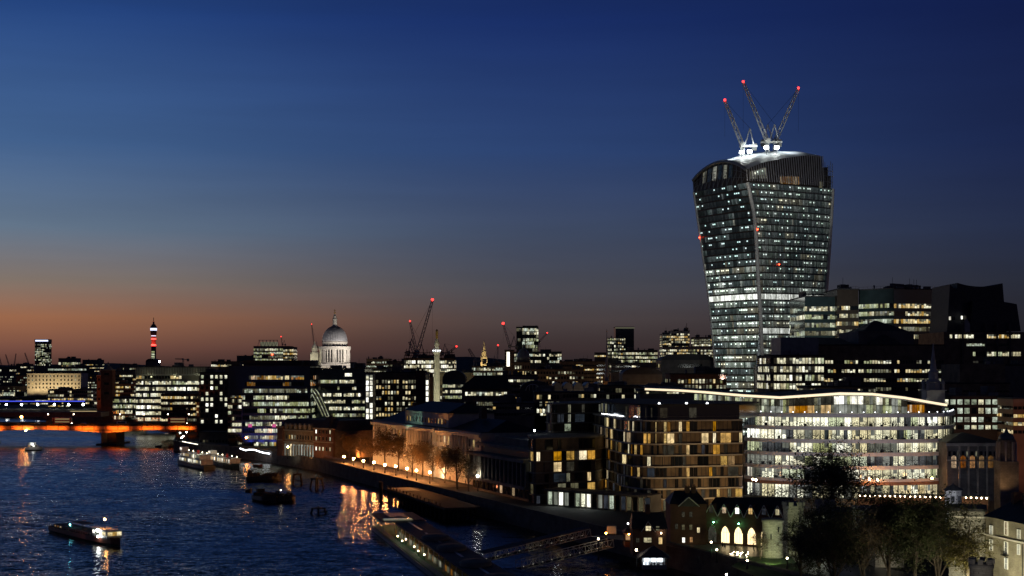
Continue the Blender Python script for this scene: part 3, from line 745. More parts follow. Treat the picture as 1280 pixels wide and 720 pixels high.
r_, Wd, H, rz = bldg('pink_wall_building', 'tall plain pinkish lit wall at the right edge beside the black window grid', 1266.5, 1300, 499, 455, 20, 'terracotta', (510, 10, 4, 4), 6, 'Y', .3, plant=0)
flood((PX(1285, 420), 415, GZ+1), (PX(1275, 455), 455, 30), 9000, (1, .5, .35), 70)
# old stone trading hall, arched windows
D = 430; r_, Wd, H, rz = bldg('old_stone_hall', 'low old stone hall with tall arched lit windows and long dark roof', 1184, 1252, 553, D, 22, 'dark_stone', None, roof='hip', roofh=2.6, plant=0)
for i in range(5):
    x = Wd*(.12+.17*i); q = MB(); w = .75; u = R.randint(0, 99); pts = [(x-w, 9.9), (x+w, 9.9)]+[(x+w*math.cos(t*math.pi/8), 12.9+w*math.sin(t*math.pi/8)) for t in range(9)]
    pts = [pts[0], pts[1]]+pts[2:]
    q.face([(p[0], -.06, p[1]) for p in pts], 'lit_orange' if i < 3 else 'lit_warmdim', [((p[0]-x)/2/w+.5+u, (p[1]-9.9)/4) for p in pts]); q.build('arched_window', r_)
    q = MB()
    for dx in (-.5, 0, .5): q.box(x+dx*.6-.06, x+dx*.6+.06, -.16, -.07, 9.9, 13.6, 'dark_stone')
    for dz in (10.8, 11.8, 12.8): q.box(x-w, x+w, -.155, -.075, dz-.04, dz+.04, 'dark_stone')
    q.build('window_bars', r_)
    q = MB(); q.box(x+1.4, x+1.9, -.4, -.001, 0, H-1, 'stone'); q.build('pilaster', r_)
winrow(r_, (0, 0), (Wd, 0), H-4.2, 12, .8, 1.5, 'D', .3, 'dark_stone')
q = MB(); q.box(-.5, Wd+.5, -.7, -.001, H-1.1, H-.2, 'stone'); q.box(-.2, Wd+.2, -.4, -.001, H-5.6, H-5.2, 'stone'); q.build('cornice', r_)
# small domed turret
p = P(1258, 590, 400); r_ = empty('domed_turret', (p.x, p.y, GZ), 0, 'small domed stone clock turret lit from below near the right edge', 'turret'); zt = lambda y: PZ(y, 400)-GZ
q = MB(); q.box(-2.6, 2.6, -2.6, 2.6, 0, zt(576), 'stone'); q.build('base', r_)
q = MB(); q.lathe([(2.2, zt(576)), (2.2, zt(552)), (2.7, zt(551.5)), (2.7, zt(549.5))], 'stone', 8); q.build('drum', r_)
for i in range(8):
    t = math.pi/4*i+.39; q = MB(); q.tube((2.5*math.cos(t), 2.5*math.sin(t), zt(576)), (2.5*math.cos(t), 2.5*math.sin(t), zt(552)), .3, mat='portland'); q.build('column', r_)
q = MB(); q.lathe([(2.3, zt(549.4)), (2.1, zt(546)), (1.5, zt(543)), (.7, zt(541)), (.4, zt(538)), (.05, zt(535))], 'lead', 12); q.build('dome', r_, smooth=True)
flood((p.x-4, p.y-7, GZ+6), (p.x, p.y, GZ+12), 500, (1, .55, .25), 80)
# ------------------------------------------------------------------ churches
def spire(name, label, px, D, ytip, ybase, wbase, mat, towermat, ytow=None, wtow=None, gold=False, base=GZ, lant=None):
    z = lambda y: PZ(y, D)-base; m = F/D; r_ = empty(name, (PX(px, D), D, base), 0, label, 'church')
    w = wbase/m/2; wt = (wtow or wbase*1.3)/m/2
    q = MB(); q.box(-wt, wt, -wt, wt, 0, z(ybase), towermat); q.box(-wt-.3, wt+.3, -wt-.3, wt+.3, z(ybase)-.01, z(ybase)+.6, towermat); q.build('tower', r_)
    for sx in (-1, 1):
        for sy in (-1, 1):
            q = MB(); q.lathe([(.5, z(ybase)+.6), (.45, z(ybase)+2.2), (.02, z(ybase)+4.5)], towermat, 6, sx*wt*.85, sy*wt*.85); q.build('pinnacle', r_)
    q = MB(); q.lathe([(w, z(ybase)+.6), (w*.62, z(ybase)+.6+(z(ytip)-z(ybase))*.25), (w*.3, z(ybase)+(z(ytip)-z(ybase))*.6), (.12, z(ytip))], mat, 8); q.build('spire', r_)
    q = MB(); q.tube((0, 0, z(ytip)), (0, 0, z(ytip)+1.6), .07); q.ball((0, 0, z(ytip)+.3), .3, 'gold'); q.build('weather_vane', r_)
    for s in (-1, 1):
        q = MB(); q.box(s*wt*.45-.5, s*wt*.45+.5, -wt-.1, -wt-.01, z(ybase)-4.5, z(ybase)-1.2, 'glass'); q.build('belfry_louvre', r_)
    return r_
spire('church', 'dark slender lead church spire standing before the flared tower foot', 949, 700, 408, 466, 11, 'lead', 'dark_stone', wtow=12)
spire('church', 'very thin dark church needle spire rising from the low roofs left of the towers', 758.5, 720, 415, 478, 6, 'lead', 'brown_stone', wtow=9)
p = P(761, 484, 715); flood((p.x+1, p.y-4, p.z-9), (p.x, p.y, p.z+3), 3000, (1, .45, .15), 60)
# white wren spire
D = 470; px = 1166.5; r_ = empty('church', (PX(px, D), D, GZ), 0, 'white stone church steeple with thin pale spire rising behind the curved glass roofline', 'church'); z = lambda y: PZ(y, D)-GZ
q = MB(); q.box(-3.0, 3.0, -3, 3, 0, z(487), 'portland'); q.box(-3.5, 3.5, -3.5, 3.5, z(488.5), z(487.2), 'portland'); q.build('tower', r_)
for sx in (-1, 1):
    for sy in (-1, 1):
        q = MB(); q.lathe([(.55, z(487.2)), (.5, z(480)), (.8, z(479.5)), (.05, z(474))], 'portland', 6, sx*2.5, sy*2.5); q.build('pinnacle', r_)
q = MB(); q.lathe([(2.2, z(487.2)), (2.1, z(478)), (2.5, z(477.5)), (1.7, z(474)), (1.5, z(466)), (1.9, z(465.5)), (1.3, z(463))], 'portland', 8); q.build('lantern', r_)
q = MB(); q.lathe([(1.2, z(463)), (.9, z(456)), (.5, z(444)), (.1, z(429))], 'portland', 8); q.build('spire', r_)
flood((PX(px, D)-6, D-9, GZ+26), (PX(px, D), D, z(470)+GZ), 1600, (1, .95, .85), 60)
# golden baroque steeple in the distance
D = 1400; px = 605; r_ = empty('church', (PX(px, D), D, GZ), 0, 'golden floodlit baroque church steeple in the far city', 'church'); z = lambda y: PZ(y, D)-GZ; s = D/F
q = MB(); q.box(-4.2*s, 4.2*s, -3, 3, 0, z(450), 'portland'); q.build('tower', r_)
q = MB(); q.lathe([(4.0*s, z(450)), (3.8*s, z(446)), (2.6*s, z(445)), (2.6*s, z(439)), (1.6*s, z(438)), (1.4*s, z(434)), (.9*s, z(432)), (.1, z(425))], 'portland', 10); q.build('spire', r_)
for dx in (-14, 14): flood((PX(px, D)+dx, D-16, PZ(458, D)), (PX(px, D), D, PZ(443, D)), 14000, (1, .68, .25), 80)

# ------------------------------------------------------------------ great domed cathedral
D = 2000; px = 418.5; s = D/F; X0 = PX(px, D); z = lambda y: PZ(y, D)-GZ
cath = empty('cathedral', (X0, D, GZ), 0, 'floodlit white domed cathedral on the skyline with lantern and cross', 'cathedral')
q = MB(); q.box(-55, 95, -6, 40, 0, z(457), 'portland'); q.box(-15*s, 22*s, -22, -6.01, 0, z(454.5), 'portland'); q.build('nave', cath)
q = MB(); q.lathe([(14.2*s, z(457)), (14.2*s, z(437))], 'dark_stone', 40); q.build('drum', cath)  # dark colour stands in for shade behind the columns
q = MB(); q.lathe([(19.4*s, z(457)), (19.4*s, z(454)), (18.6*s, z(454)), (18.6*s, z(453))], 'portland', 40); q.build('plinth', cath)
q = MB(); q.tube((0, 0, z(453)), (0, 0, z(437.2)), .95, n=8, mat='portland'); col = q.build('column', cath); col.location = (18*s, 0, 0)
for i in range(32):
    t = 2*math.pi*i/32; o = col if i == 0 else col.copy()
    if i: C.objects.link(o); o.parent = cath
    o.location = (18*s*math.cos(t), 18*s*math.sin(t), 0)
    if i % 4 == 0:
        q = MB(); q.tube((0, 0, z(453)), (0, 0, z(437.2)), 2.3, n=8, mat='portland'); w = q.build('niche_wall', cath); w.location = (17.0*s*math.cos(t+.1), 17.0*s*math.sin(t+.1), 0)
q = MB(); q.lathe([(19*s, z(437.2)), (20*s, z(436.8)), (20*s, z(433.2)), (19.3*s, z(433.2)), (19.3*s, z(434.5)), (15.6*s, z(434.5))], 'portland', 40); q.build('balustrade', cath)
q = MB(); q.lathe([(15.6*s, z(434.6)), (15.4*s, z(428.4)), (16.0*s, z(428.2)), (16*s, z(427.2))], 'portland', 40); q.build('attic', cath)
for i in range(24):
    t = 2*math.pi*i/24; w = MB(); w.box(-.7, .7, -.2, .2, z(432.8), z(430), 'glass'); o = w.build('attic_window', cath); o.location = (15.6*s*math.cos(t), 15.6*s*math.sin(t), 0); o.rotation_euler = (0, 0, t+math.pi/2)
vs = []; prof = []
for k in range(13):
    a_ = k/12*math.radians(80); prof.append((15.0*s*math.cos(a_)+.3, z(427)+(z(408)-z(427))*math.sin(a_)/math.sin(math.radians(80))))
q = MB(); q.lathe(prof, 'lead', 48); q.mats = ['dome_lead']; q.build('dome', cath, smooth=True)
q = MB()
for i in range(32):
    t = 2*math.pi*i/32
    for (r0, z0), (r1, z1) in zip(prof, prof[1:]): q.tube((r0*math.cos(t), r0*math.sin(t), z0), (r1*math.cos(t), r1*math.sin(t), z1), .5, n=4, mat='pale_metal', cap=False)
q.build('dome_ribs', cath)
q = MB(); q.lathe([(3.6*s, z(408.6)), (3.9*s, z(408)), (3.9*s, z(407)), (2.9*s, z(407)), (2.5*s, z(400)), (3.1*s, z(399.6)), (3.0*s, z(398.6)), (1.9*s, z(397)), (1.9*s, z(395)), (1.0*s, z(393.6)), (.4*s, z(392))], 'portland', 12); q.build('lantern', cath)
q = MB(); q.ball((0, 0, z(391)), 1.1*s, 'gold'); q.build('ball', cath)
q = MB(); q.box(-.3, .3, -.3, .3, z(390), z(386.5), 'gold'); q.box(-1.3, 1.3, -.25, .25, z(388.3), z(387.7), 'gold'); q.build('cross', cath)
tw = MB(); cx = PX(393.5, D)-X0; tw.box(cx-5*s, cx+5*s, -6, 4, 0, z(443), 'portland'); tw.build('west_tower', cath)
tw = MB(); tw.lathe([(5.6*s, z(443)), (5.4*s, z(440.5)), (3.8*s, z(440)), (3.6*s, z(436)), (4*s, z(435.5)), (2.6*s, z(432)), (1.1*s, z(430)), (.2, z(427))], 'portland', 10, cx, -1); tw.build('tower_cap', cath)
q = MB()
for i in range(22): x = -14*s+i*1.6*s; q.box(x-.5, x+.5, -22.3, -22.03, z(461.4), z(460.6), 'lamp_small') if R.random() < .6 else None
q.build('parapet_lights', cath)
for (dx, dy, zz_, ty, pw) in ((-45, -62, 461, 442, 24000), (48, -60, 460, 442, 85000), (6, -75, 462, 440, 26000), (62, -50, 458, 414, 150000), (-16, -80, 456, 403, 36000)):
    flood((X0+dx, D+dy, PZ(zz_, D)), (X0, D, PZ(ty, D)), pw, (1, .9, .82), 60, 2)
flood((X0+cx-6, D-32, PZ(458, D)), (X0+cx, D, PZ(444, D)), 15000, (1, .95, .55), 60)

# ------------------------------------------------------------------ fluted memorial column with golden urn
D = 880; px = 546; s = D/F; X0 = PX(px, D); z = lambda y: PZ(y, D)-GZ
mo = empty('memorial_column', (X0, D, GZ), 0, 'tall pale doric memorial column with lit gallery and gilded urn', 'monument')
q = MB(); q.box(-5.2*s, 5.2*s, -5.2*s, 5.2*s, 0, 10, 'portland'); q.box(-5.8*s, 5.8*s, -5.8*s, 5.8*s, 10.01, 11, 'portland'); q.build('pedestal', mo)
q = MB(); prof = [(4.9*s, 11.01), (4.9*s, 12), (4.45*s, 12.6)]; fl_n = 48; rr_ = []
zt_ = z(444)
for k in range(2):
    for i in range(fl_n):
        t = 2*math.pi*i/fl_n; r0 = (4.2 if k == 0 else 3.55)*s*(1 if i % 2 else .93); rr_.append((r0*math.cos(t), r0*math.sin(t), 12 if k == 0 else zt_))
q.raw(rr_, [(i, (i+1) % fl_n, fl_n+(i+1) % fl_n, fl_n+i) for i in range(fl_n)], 'portland'); q.lathe(prof, 'portland', 24); q.build('shaft', mo)
q = MB(); q.lathe([(3.7*s, zt_), (3.9*s, z(443)), (5*s, z(441.6)), (6.1*s, z(441.2)), (6.1*s, z(440))], 'portland', 4); q.build('capital', mo, rz=math.pi/4)
q = MB()
for i in range(28):
    t = 2*math.pi*i/28; q.tube((5.4*s*math.cos(t), 5.4*s*math.sin(t), z(440)), (5.4*s*math.cos(t), 5.4*s*math.sin(t), z(436)), .06, mat='black_metal', n=3)
for zz_ in (z(436), z(438)):
    for i in range(28):
        t = 2*math.pi*i/28; t2 = 2*math.pi*(i+1)/28; q.tube((5.4*s*math.cos(t), 5.4*s*math.sin(t), zz_), (5.4*s*math.cos(t2), 5.4*s*math.sin(t2), zz_), .05, mat='black_metal', n=3)
q.build('gallery_railing', mo)
q = MB(); q.lathe([(3.3*s, z(440)), (3.0*s, z(430)), (3.4*s, z(429.8)), (2.2*s, z(426)), (1.4*s, z(423.5))], 'portland', 16); q.build('cippus', mo)
q = MB(); q.lathe([(1.2*s, z(423.5)), (1.7*s, z(421.5)), (1.2*s, z(419.6)), (1.9*s, z(417.5)), (1.5*s, z(415)), (1.8*s, z(413.5)), (.2, z(411.5))], 'gold', 12); q.build('gilded_urn', mo, smooth=True)
for dx in (-4.2, -1.6, 1.6, 4.2):
    q = MB(); q.ball((dx*s, -4.6*s, z(438.3)), .4, 'strip_cool'); q.build('gallery_lamp', mo)
for dx in (-14, 16): flood((X0+dx, D-34, 14), (X0, D, 42), 24000, (.98, .95, .6), 62, 1)
flood((X0, D-16, PZ(441, D)), (X0, D, PZ(420, D)), 700, (1, .85, .4), 70, .5)

# ------------------------------------------------------------------ far towers
D = 3300
r_, Wd, H, rz = bldg('office_tower', 'slab tower glowing green with white sign band, far left skyline', 43.5, 61, 428, D, 20, 'dark_concrete', (431, 2.1, 13, 1.5), 12, 'G', .62, gap=.2, plant=0, keep=.4)
q = MB(); q.box(-.5, Wd+.5, -.5, 20.5, H+.51, PZ(424, D)-GZ, 'blue_glass'); q.build('crown', r_)
q = MB(); q.box(1.5, Wd-1.5, -1.2, -.6, PZ(426.8, D)-GZ, PZ(424.9, D)-GZ, 'sign_white'); q.build('sign_band', r_)
D = 4500; s = D/F; z = lambda y: PZ(y, D)-GZ; r_ = empty('telecom_tower', (PX(192, D), D, GZ), 0, 'slim cylindrical telecom tower with bright head and red lit middle', 'tower')
q = MB(); q.lathe([(3.1*s, 0), (3.1*s, z(433)), (2.6*s, z(432.9)), (2.6*s, z(419))], 'dark_concrete', 16); q.build('shaft', r_)
for y in (452, 449, 446, 443, 440): q = MB(); u = R.randint(0, 99); q.face([(-2*s, -3.15*s, z(y+1)), (2*s, -3.15*s, z(y+1)), (2*s, -3.15*s, z(y-1)), (-2*s, -3.15*s, z(y-1))], 'lit_green', [(u, 0), (u+1, 0), (u+1, 1), (u, 1)]); q.build('window_band', r_)
q = MB(); q.lathe([(3.5*s, z(419)), (3.9*s, z(416)), (3.9*s, z(408)), (3.0*s, z(407)), (2.2*s, z(405.5)), (1.2*s, z(405)), (1.0*s, z(402))], 'blue_glass', 16); q.build('head', r_)
q = MB(); q.lathe([(4.1*s, z(413.2)), (4.1*s, z(410.2))], 'sign_white', 16); q.build('screen_band', r_)
for y0, y1 in ((432.5, 430.5), (424.6, 422.8), (420.2, 419.4)):
    q = MB(); q.lathe([(3.0*s, z(y0)), (3.0*s, z(y1))], 'lamp_red' if y0 > 421 else 'sign_white', 12); q.build('light_ring', r_)
q = MB(); q.lathe([(2.75*s, z(430)), (2.75*s, z(421))], 'red_panel', 12); q.build('gallery_cladding', r_)
q = MB(); q.tube((0, 0, z(402)), (0, 0, z(397)), .4*s); q.build('mast', r_)
q = MB(); q.ball((0, 0, z(402.5)), .7*s, 'lamp_red'); q.build('warning_lamp', r_)
for x in (-14, 14): flood((PX(192, D)+x, D-20, PZ(431, D)), (PX(192, D), D, PZ(425, D)), 50000, (1, .1, .06), 90)
# floodlit classical riverside block
D = 1750; r_, Wd, H, rz = bldg('classical_building', 'cream floodlit classical block with a grid of small dark windows beyond the rail bridge', 34, 101, 466.5, D, 30, 'portland', None, plant=0)
for k in range(4):
    winrow(r_, (0, 0), (Wd, 0), PZ(471.5+k*4.7, D)-GZ, 15, 1.6, 2.3, 'Y', .12, 'portland')
q = MB(); q.box(-.6, Wd+.6, -.8, -.001, H-1, H-.2, 'portland'); q.build('cornice', r_)
for i in range(5): x = PX(40+13.5*i, D); flood((x, D-16, PZ(491, D)), (x, D, PZ(476, D)), 9500, (1, .72, .36), 110, 1)

LAYERS = [
 # name, label, pl, pr, top, D, dep, wall, rows, nc, pal, lit, kw
 ('office_block', 'far block with one pale lit upper storey just right of the slab tower', 73, 95, 448, 2600, 30, 'dark_concrete', (454.5, 4, 3, 3), 16, 'W', .75, {}),
 ('office_block', 'long low far building with a row of green lit windows above the cream block', 60, 103, 458, 2200, 20, 'dark_stone', (462, 3, 1, 2.2), 22, 'C', .7, {}),
 ('office_block', 'far dark block with uneven roof left of the telecom tower', 103, 124, 450, 2500, 30, 'dark_concrete', (456, 4, 3, 1), 14, 'D', .3, {}),
 ('office_block', 'low far building at the left edge with one white lit storey', -12, 21, 459, 2400, 30, 'dark_stone', (463, 4, 2, 2), 22, 'WB', .6, {}),
 ('office_block', 'far dark building with warm specks left of the slab tower', 20, 34, 455, 2300, 30, 'brown_stone', (459, 4, 3, 1.5), 10, 'Y', .35, {}),
 ('office_block', 'far block with small pale windows behind the station towers', 141, 166, 464, 1500, 25, 'dark_stone', (470, 4.4, 5, 2), 12, 'Y', .45, {}),
 ('office_block', 'far block with two bright storeys below the telecom tower', 150, 168, 456, 2000, 25, 'dark_concrete', (461, 4.2, 3, 2), 10, 'W', .5, {}),
 ('office_block', 'dark rounded far building at the foot of the telecom tower', 182, 196, 452, 2300, 25, 'dark_concrete', (460, 4, 1, 2), 6, 'D', .3, {'roof': 'curve', 'roofh': 5}),
 ('office_block', 'far building with tiny warm windows right of the telecom tower', 204, 240, 459, 2100, 25, 'brown_stone', (461, 3, 1, 1.5), 18, 'Y', .5, {}),
 ('louvred_office_block', 'broad office block with pale louvred top and glowing green white storeys near the bridge', 170, 262, 459, 985, 30, 'concrete', (478.5, 7.6, 7, 4.2), 40, 'WB', .93, {'plant': 1, 'keep': .8, 'gap': .06}),
 ('brick_office_block', 'dark brick office with warm lit windows in front of the glowing green block', 201, 247, 493, 900, 20, 'brick', (497, 7, 5, 3), 16, 'Y', .6, {'plant': 1}),
 ('stone_office_tower', 'tall brown stone office beside the bridge head, small square windows lit', 250, 292, 466, 850, 30, 'brown_stone', None, 8, 'W', .4, {'plant': 2}),
 ('office_block', 'green lit office with floors of yellow windows and a roof frame left of the cathedral', 317, 362, 433, 1800, 30, 'concrete', (437, 4.3, 6, 2.6), 22, 'G', .92, {'plant': 0, 'keep': .8}),
 ('office_block', 'small side wing of the yellow lit far office with a column of lights', 354, 367, 434, 1780, 30, 'dark_concrete', (438, 4.3, 6, 2.4), 5, 'Y', .6, {'plant': 0}),
 ('office_block', 'low far building with pale lit top storey left of the green lit office', 264, 300, 452, 1600, 30, 'dark_stone', (457, 3.5, 1, 2.4), 20, 'Y', .8, {}),
 ('office_block', 'dark glass far block behind the green lit office left side', 296, 318, 445, 1900, 30, 'blue_glass', None, 10, 'D', .1, {'plant': 1}),
 ('brown_office_block', 'brown riverside office with many rows of small warm windows left of the column', 466, 521, 466, 800, 25, 'brown_stone', (477, 6.9, 7, 4.0), 15, 'Y', .5, {'gap': .4, 'keep': .3, 'plant': 3}),
 ('red_service_tower', 'dark red blank service tower beside the brown riverside office', 519.5, 531.5, 464, 795, 18, 'red_panel', None, 5, 'Y', .2, {'plant': 1}),
 ('office_block', 'block with three brilliant white storeys under dark roof plant behind the column', 505, 568, 448, 1050, 30, 'brown_stone', (452.5, 5.6, 4, 3.8), 26, 'WB', .85, {'plant': 6, 'keep': .6}),
 ('office_block', 'dark far building with stepped roof and low white windows right of the cathedral', 458, 486, 449, 1200, 30, 'dark_concrete', (453, 5, 3, 2), 18, 'C', .5, {'plant': 3}),
 ('office_block', 'flat dark far building with dim windows between the cathedral and the cranes', 484, 506, 452, 1150, 30, 'dark_stone', (457, 5, 2, 2), 14, 'D', .5, {}),
 ('office_block', 'long pale ledge building with square yellow windows right of the column', 550, 590, 466, 905, 30, 'brown_stone', (483, 7, 4, 3.6), 16, 'W', .55, {'gap': .4, 'plant': 1}),
 ('office_block', 'dark curved roof block with a few white windows behind the column foot', 553, 582, 474, 790, 20, 'blue_glass', (482.5, 7, 3, 3.6), 9, 'W', .6, {'roof': 'curve', 'roofh': 5}),
 ('office_block', 'low roof terrace block with a row of bright white roof windows', 590, 628, 458, 1000, 30, 'dark_concrete', (461.5, 6, 2, 3.4), 18, 'C', .6, {}),
 ('warehouse_office', 'dark slate mansard block with one long lit attic ribbon right of the column', 577, 640, 486, 640, 25, 'dark_stone', None, 20, 'C', .95, {'plant': 0}),
 ('office_tower', 'distant glass tower with glowing white top storeys and glass corner', 645.5, 673, 409, 1500, 25, 'teal_glass', None, 10, 'C', .95, {'plant': 1}),
 ('office_block', 'low block with uneven pale glass windows at the foot of the white topped far tower', 640, 702, 440, 1300, 25, 'teal_glass', (444, 4, 3, 3), 24, 'C', .6, {'plant': 1}),
 ('dark_office_tower', 'narrow dark building with a vertical white light strip by the domed block', 631, 643, 438, 1050, 20, 'bronze_panel', None, 4, 'W', .3, {'plant': 0}),
 ('domed_stone_building', 'old stone building with small dome and warm windows in the mid city', 643, 662, 453, 900, 16, 'brown_stone', (459, 7, 6, 4), 6, 'Y', .55, {'plant': 0, 'gap': .5}),
 ('office_tower', 'solid dark tower with thin pale top line right of centre skyline', 769.5, 792.5, 409, 1400, 25, 'blue_glass', None, 8, 'W', .2, {'plant': 0}),
 ('office_block', 'stepped lower block with a grid of white windows attached left of the dark tower', 760, 782, 423, 1380, 20, 'dark_concrete', (424, 4.4, 6, 2.6), 9, 'W', .7, {'plant': 1, 'gap': .35, 'keep': .2}),
 ('office_block', 'low bright block with long lit storeys right of the dark skyline tower', 776, 822, 438, 1350, 25, 'dark_concrete', (442, 4.8, 3, 2.8), 20, 'W', .8, {'plant': 2}),
 ('steel_office_tower', 'left golden lit service tower of the pipe clad office group', 828, 838, 418, 1150, 20, 'grey_metal', (421, 3, 8, 1.8), 4, 'Y', .6, {'plant': 2}),
 ('steel_office_block', 'tallest golden lit block of the pipe clad office group', 839, 862, 414, 1140, 20, 'grey_metal', (418, 3.2, 9, 2.2), 10, 'Y', .92, {'plant': 4}),
 ('steel_office_tower', 'right lit block of the pipe clad office group next to the flared tower', 868, 891, 422, 1130, 20, 'grey_metal', (425, 3.2, 7, 2.2), 8, 'W', .8, {'plant': 2}),
 ('office_block', 'low bright link building joining the pipe clad office group', 828, 892, 434, 1120, 20, 'grey_metal', (438, 3.8, 3, 2.2), 28, 'W', .85, {'plant': 0}),
 ('office_block', 'dark low block with small windows behind the thin needle spire', 700, 757, 452, 1200, 25, 'brown_stone', (457, 5, 5, 2), 20, 'Y', .25, {'plant': 4}),
 ('office_block', 'small far gatehouse with two tiny lit gables left of the needle spire', 744, 758, 441, 1600, 15, 'dark_stone', (445, 5, 1, 2), 5, 'Y', .8, {'plant': 0}),
 ('vaulted_roof_building', 'wide building with dark curved roof and one lit end window below the pipe clad group', 826, 895, 450, 900, 30, 'concrete', (457, 6, 1, 4.6), 16, 'W', .45, {'roof': 'curve', 'roofh': 4, 'u': (.3, .75)}),
 ('vaulted_roof_building', 'broad dark barrel roofed hall with a pale ledge in the middle of the city', 778, 828, 468, 780, 25, 'dark_concrete', None, 12, 'D', .3, {'roof': 'curve', 'roofh': 4}),
 ('brown_brick_block', 'brown block with a row of evenly lit square windows left of the flared tower foot', 838, 908, 468, 640, 20, 'brick', (476.5, 7.4, 2, 5), 16, 'W', .7, {'plant': 3, 'gap': .4, 'u': (.12, 1), 'keep': .3}),
 ('office_block', 'dim block with scattered orange and white windows in the middle distance', 664, 730, 462, 820, 25, 'brown_stone', (466, 6.2, 5, 3), 18, 'Y', .3, {'plant': 5, 'gap': .4, 'keep': .3}),
 ('office_block', 'dark building with a small row of white windows right of the needle spire', 764, 800, 455, 950, 20, 'dark_concrete', (458, 6, 2, 2.2), 14, 'W', .35, {'plant': 2}),
 ('station_roof', 'row of grey blue rounded roofs over a wide hall in the mid city', 690, 756, 490, 700, 30, 'dark_concrete', None, 10, 'D', .1, {'plant': 0}),
 ('stone_building', 'long pale building with narrow yellow windows behind the dark stepped flats', 668, 757, 491, 560, 20, 'brown_stone', None, 12, 'Y', .6, {'plant': 3}),
 ('office_block', 'terraced dim building with a yellow lit corner below the barrel roofed hall', 750, 812, 483, 620, 22, 'brown_stone', (488, 8, 3, 5), 16, 'Y', .25, {'plant': 2, 'keep': .3}),
 ('office_block', 'low dark building filling the gap behind the flats and the white roofline', 800, 912, 488, 560, 20, 'dark_concrete', (491, 6, 1, 2), 30, 'D', .2, {'plant': 4}),
 ('office_block', 'dark building between the mansard block and the dim brown block', 620, 672, 470, 720, 20, 'dark_concrete', (476, 7, 4, 3), 12, 'Y', .2, {'plant': 3}),
 ('office_block', 'dark flat roofed block under the mansard block with one white window', 616, 690, 505, 560, 20, 'dark_concrete', (510, 8, 2, 3), 20, 'D', .15, {'plant': 3}),
 ('office_block', 'tiny lit block behind the red boom crane right of the golden steeple', 612, 640, 455, 1200, 20, 'dark_stone', (459, 5, 2, 2), 12, 'W', .4, {'plant': 2}),
 ('office_block', 'low dark infill building right of the black glass river office', 455, 505, 462, 900, 25, 'dark_stone', (465, 6, 2, 2.4), 20, 'D', .3, {'plant': 4}),
 ('office_block', 'riverside building with pale lit windows left of the station towers', -10, 60, 498, 1600, 20, 'brown_stone', (501, 4, 2, 2), 26, 'Y', .5, {'plant': 3}),
 ('office_block', 'riverside brown building with lamps between the cream block and the station towers', 60, 124, 487, 1500, 20, 'brown_stone', (490, 4.5, 5, 2.5), 26, 'Y', .35, {'plant': 3}),
 ('office_block', 'pale stepped riverside building just left of the station towers', 116, 126, 489, 1350, 15, 'stone', (494, 5, 4, 2.5), 5, 'Y', .3, {'plant': 0}),
 ('office_block', 'lit low riverside office between the station towers and the glowing block', 141, 175, 497, 1050, 20, 'concrete', (501, 7, 4, 4.2), 18, 'W', .7, {'plant': 1, 'keep': .6}),
 ('office_block', 'dark building right of the station towers with small yellow windows', 141, 172, 480, 1250, 20, 'dark_stone', (484, 5, 4, 2.4), 14, 'Y', .4, {'plant': 2}),
]
BR = {}
for (nm, lab, pl, pr, top, D, dep, wall, rows, nc, pal, lt, kw) in LAYERS:
    if lt < .95: lt = min(.95, lt*1.15+.12); pal = 'Y' if pal == 'D' else pal
    BR[lab] = bldg(nm, lab, pl, pr, top, D, dep, wall, rows, nc, pal, lt, **kw)+(D,)
def find(s):
    for k in BR:
        if s in k: return BR[k]
    raise KeyError(s)
# extras on some of them
r_, Wd, H, rz, D = find('pale louvred'); q = MB()
for i in range(46): x = Wd*i/45; q.box(x-.12, x+.12, -.5, -.002, PZ(468, D)-GZ, H-.3, 'pale_metal')
q.box(0, Wd, -.3, -.003, PZ(469, D)-GZ, PZ(468.2, D)-GZ, 'pale_metal'); q.build('louvre_screen', r_)
for x in (185, 215, 245): flood((PX(x, D), D-9, PZ(471, D)), (PX(x, D), D, PZ(463, D)), 450, (.8, .8, .45), 120)
band(r_, (0, 0), (Wd*.62, 0), PZ(473.5, D)-GZ, PZ(469.8, D)-GZ, 16, 'Y', .6)
q = MB(); q.ball((Wd*.31, 2, H+4), .6, 'flood_white'); q.tube((Wd*.31, 2, H), (Wd*.31, 2, H+3), .15); q.build('roof_lamp', r_)
r_, Wd, H, rz, D = find('tall brown stone office')
for k in range(9):
    zz_ = PZ(473+k*7.0, D)-GZ; winrow(r_, (0, 0), (Wd*.98, 0), zz_, 7, 1.5, 1.9, 'WB', .38, 'brown_stone')
q = MB()
for i in range(8): x = Wd*i/7; q.box(x-.5, x+.5, -.5, -.003, 4, H-2, 'brown_stone')
q.build('pier', r_)
r_, Wd, H, rz, D = find('glowing white top'); 
q = MB(); q.box(Wd*.28, Wd*.98, 3, 20, H+.51, H+1.6, 'teal_glass'); q.build('attic', r_)
for k, (pal, lt) in enumerate((('C', 1), ('G', 1), ('D', .5), ('G', .9), ('G', .8), ('D', .4), ('D', .2), ('W', .2))):
    band(r_, (Wd*.27, 0), (Wd, 0), PZ(414+k*4.2, D)-GZ, PZ(410.4+k*4.2, D)-GZ, 14, pal, lt, .08, keep=.8)
    if k < 4: band(r_, (0, 0), (Wd*.26, 0), PZ(414+k*4.2, D)-GZ, PZ(410.4+k*4.2, D)-GZ, 4, 'D', .7, .05)
r_, Wd, H, rz, D = find('long lit attic'); z0 = PZ(489, D)-GZ; z1 = PZ(494, D)-GZ
band(r_, (Wd*.07, 0), (Wd*.9, 0), PZ(494.5, D)-GZ, PZ(490, D)-GZ, 15, 'C', 1, .12)
for k in range(3): band(r_, (0, 0), (Wd, 0), PZ(507+k*8, D)-GZ, PZ(502.5+k*8, D)-GZ, 24, 'D', .45, .3, keep=.3)
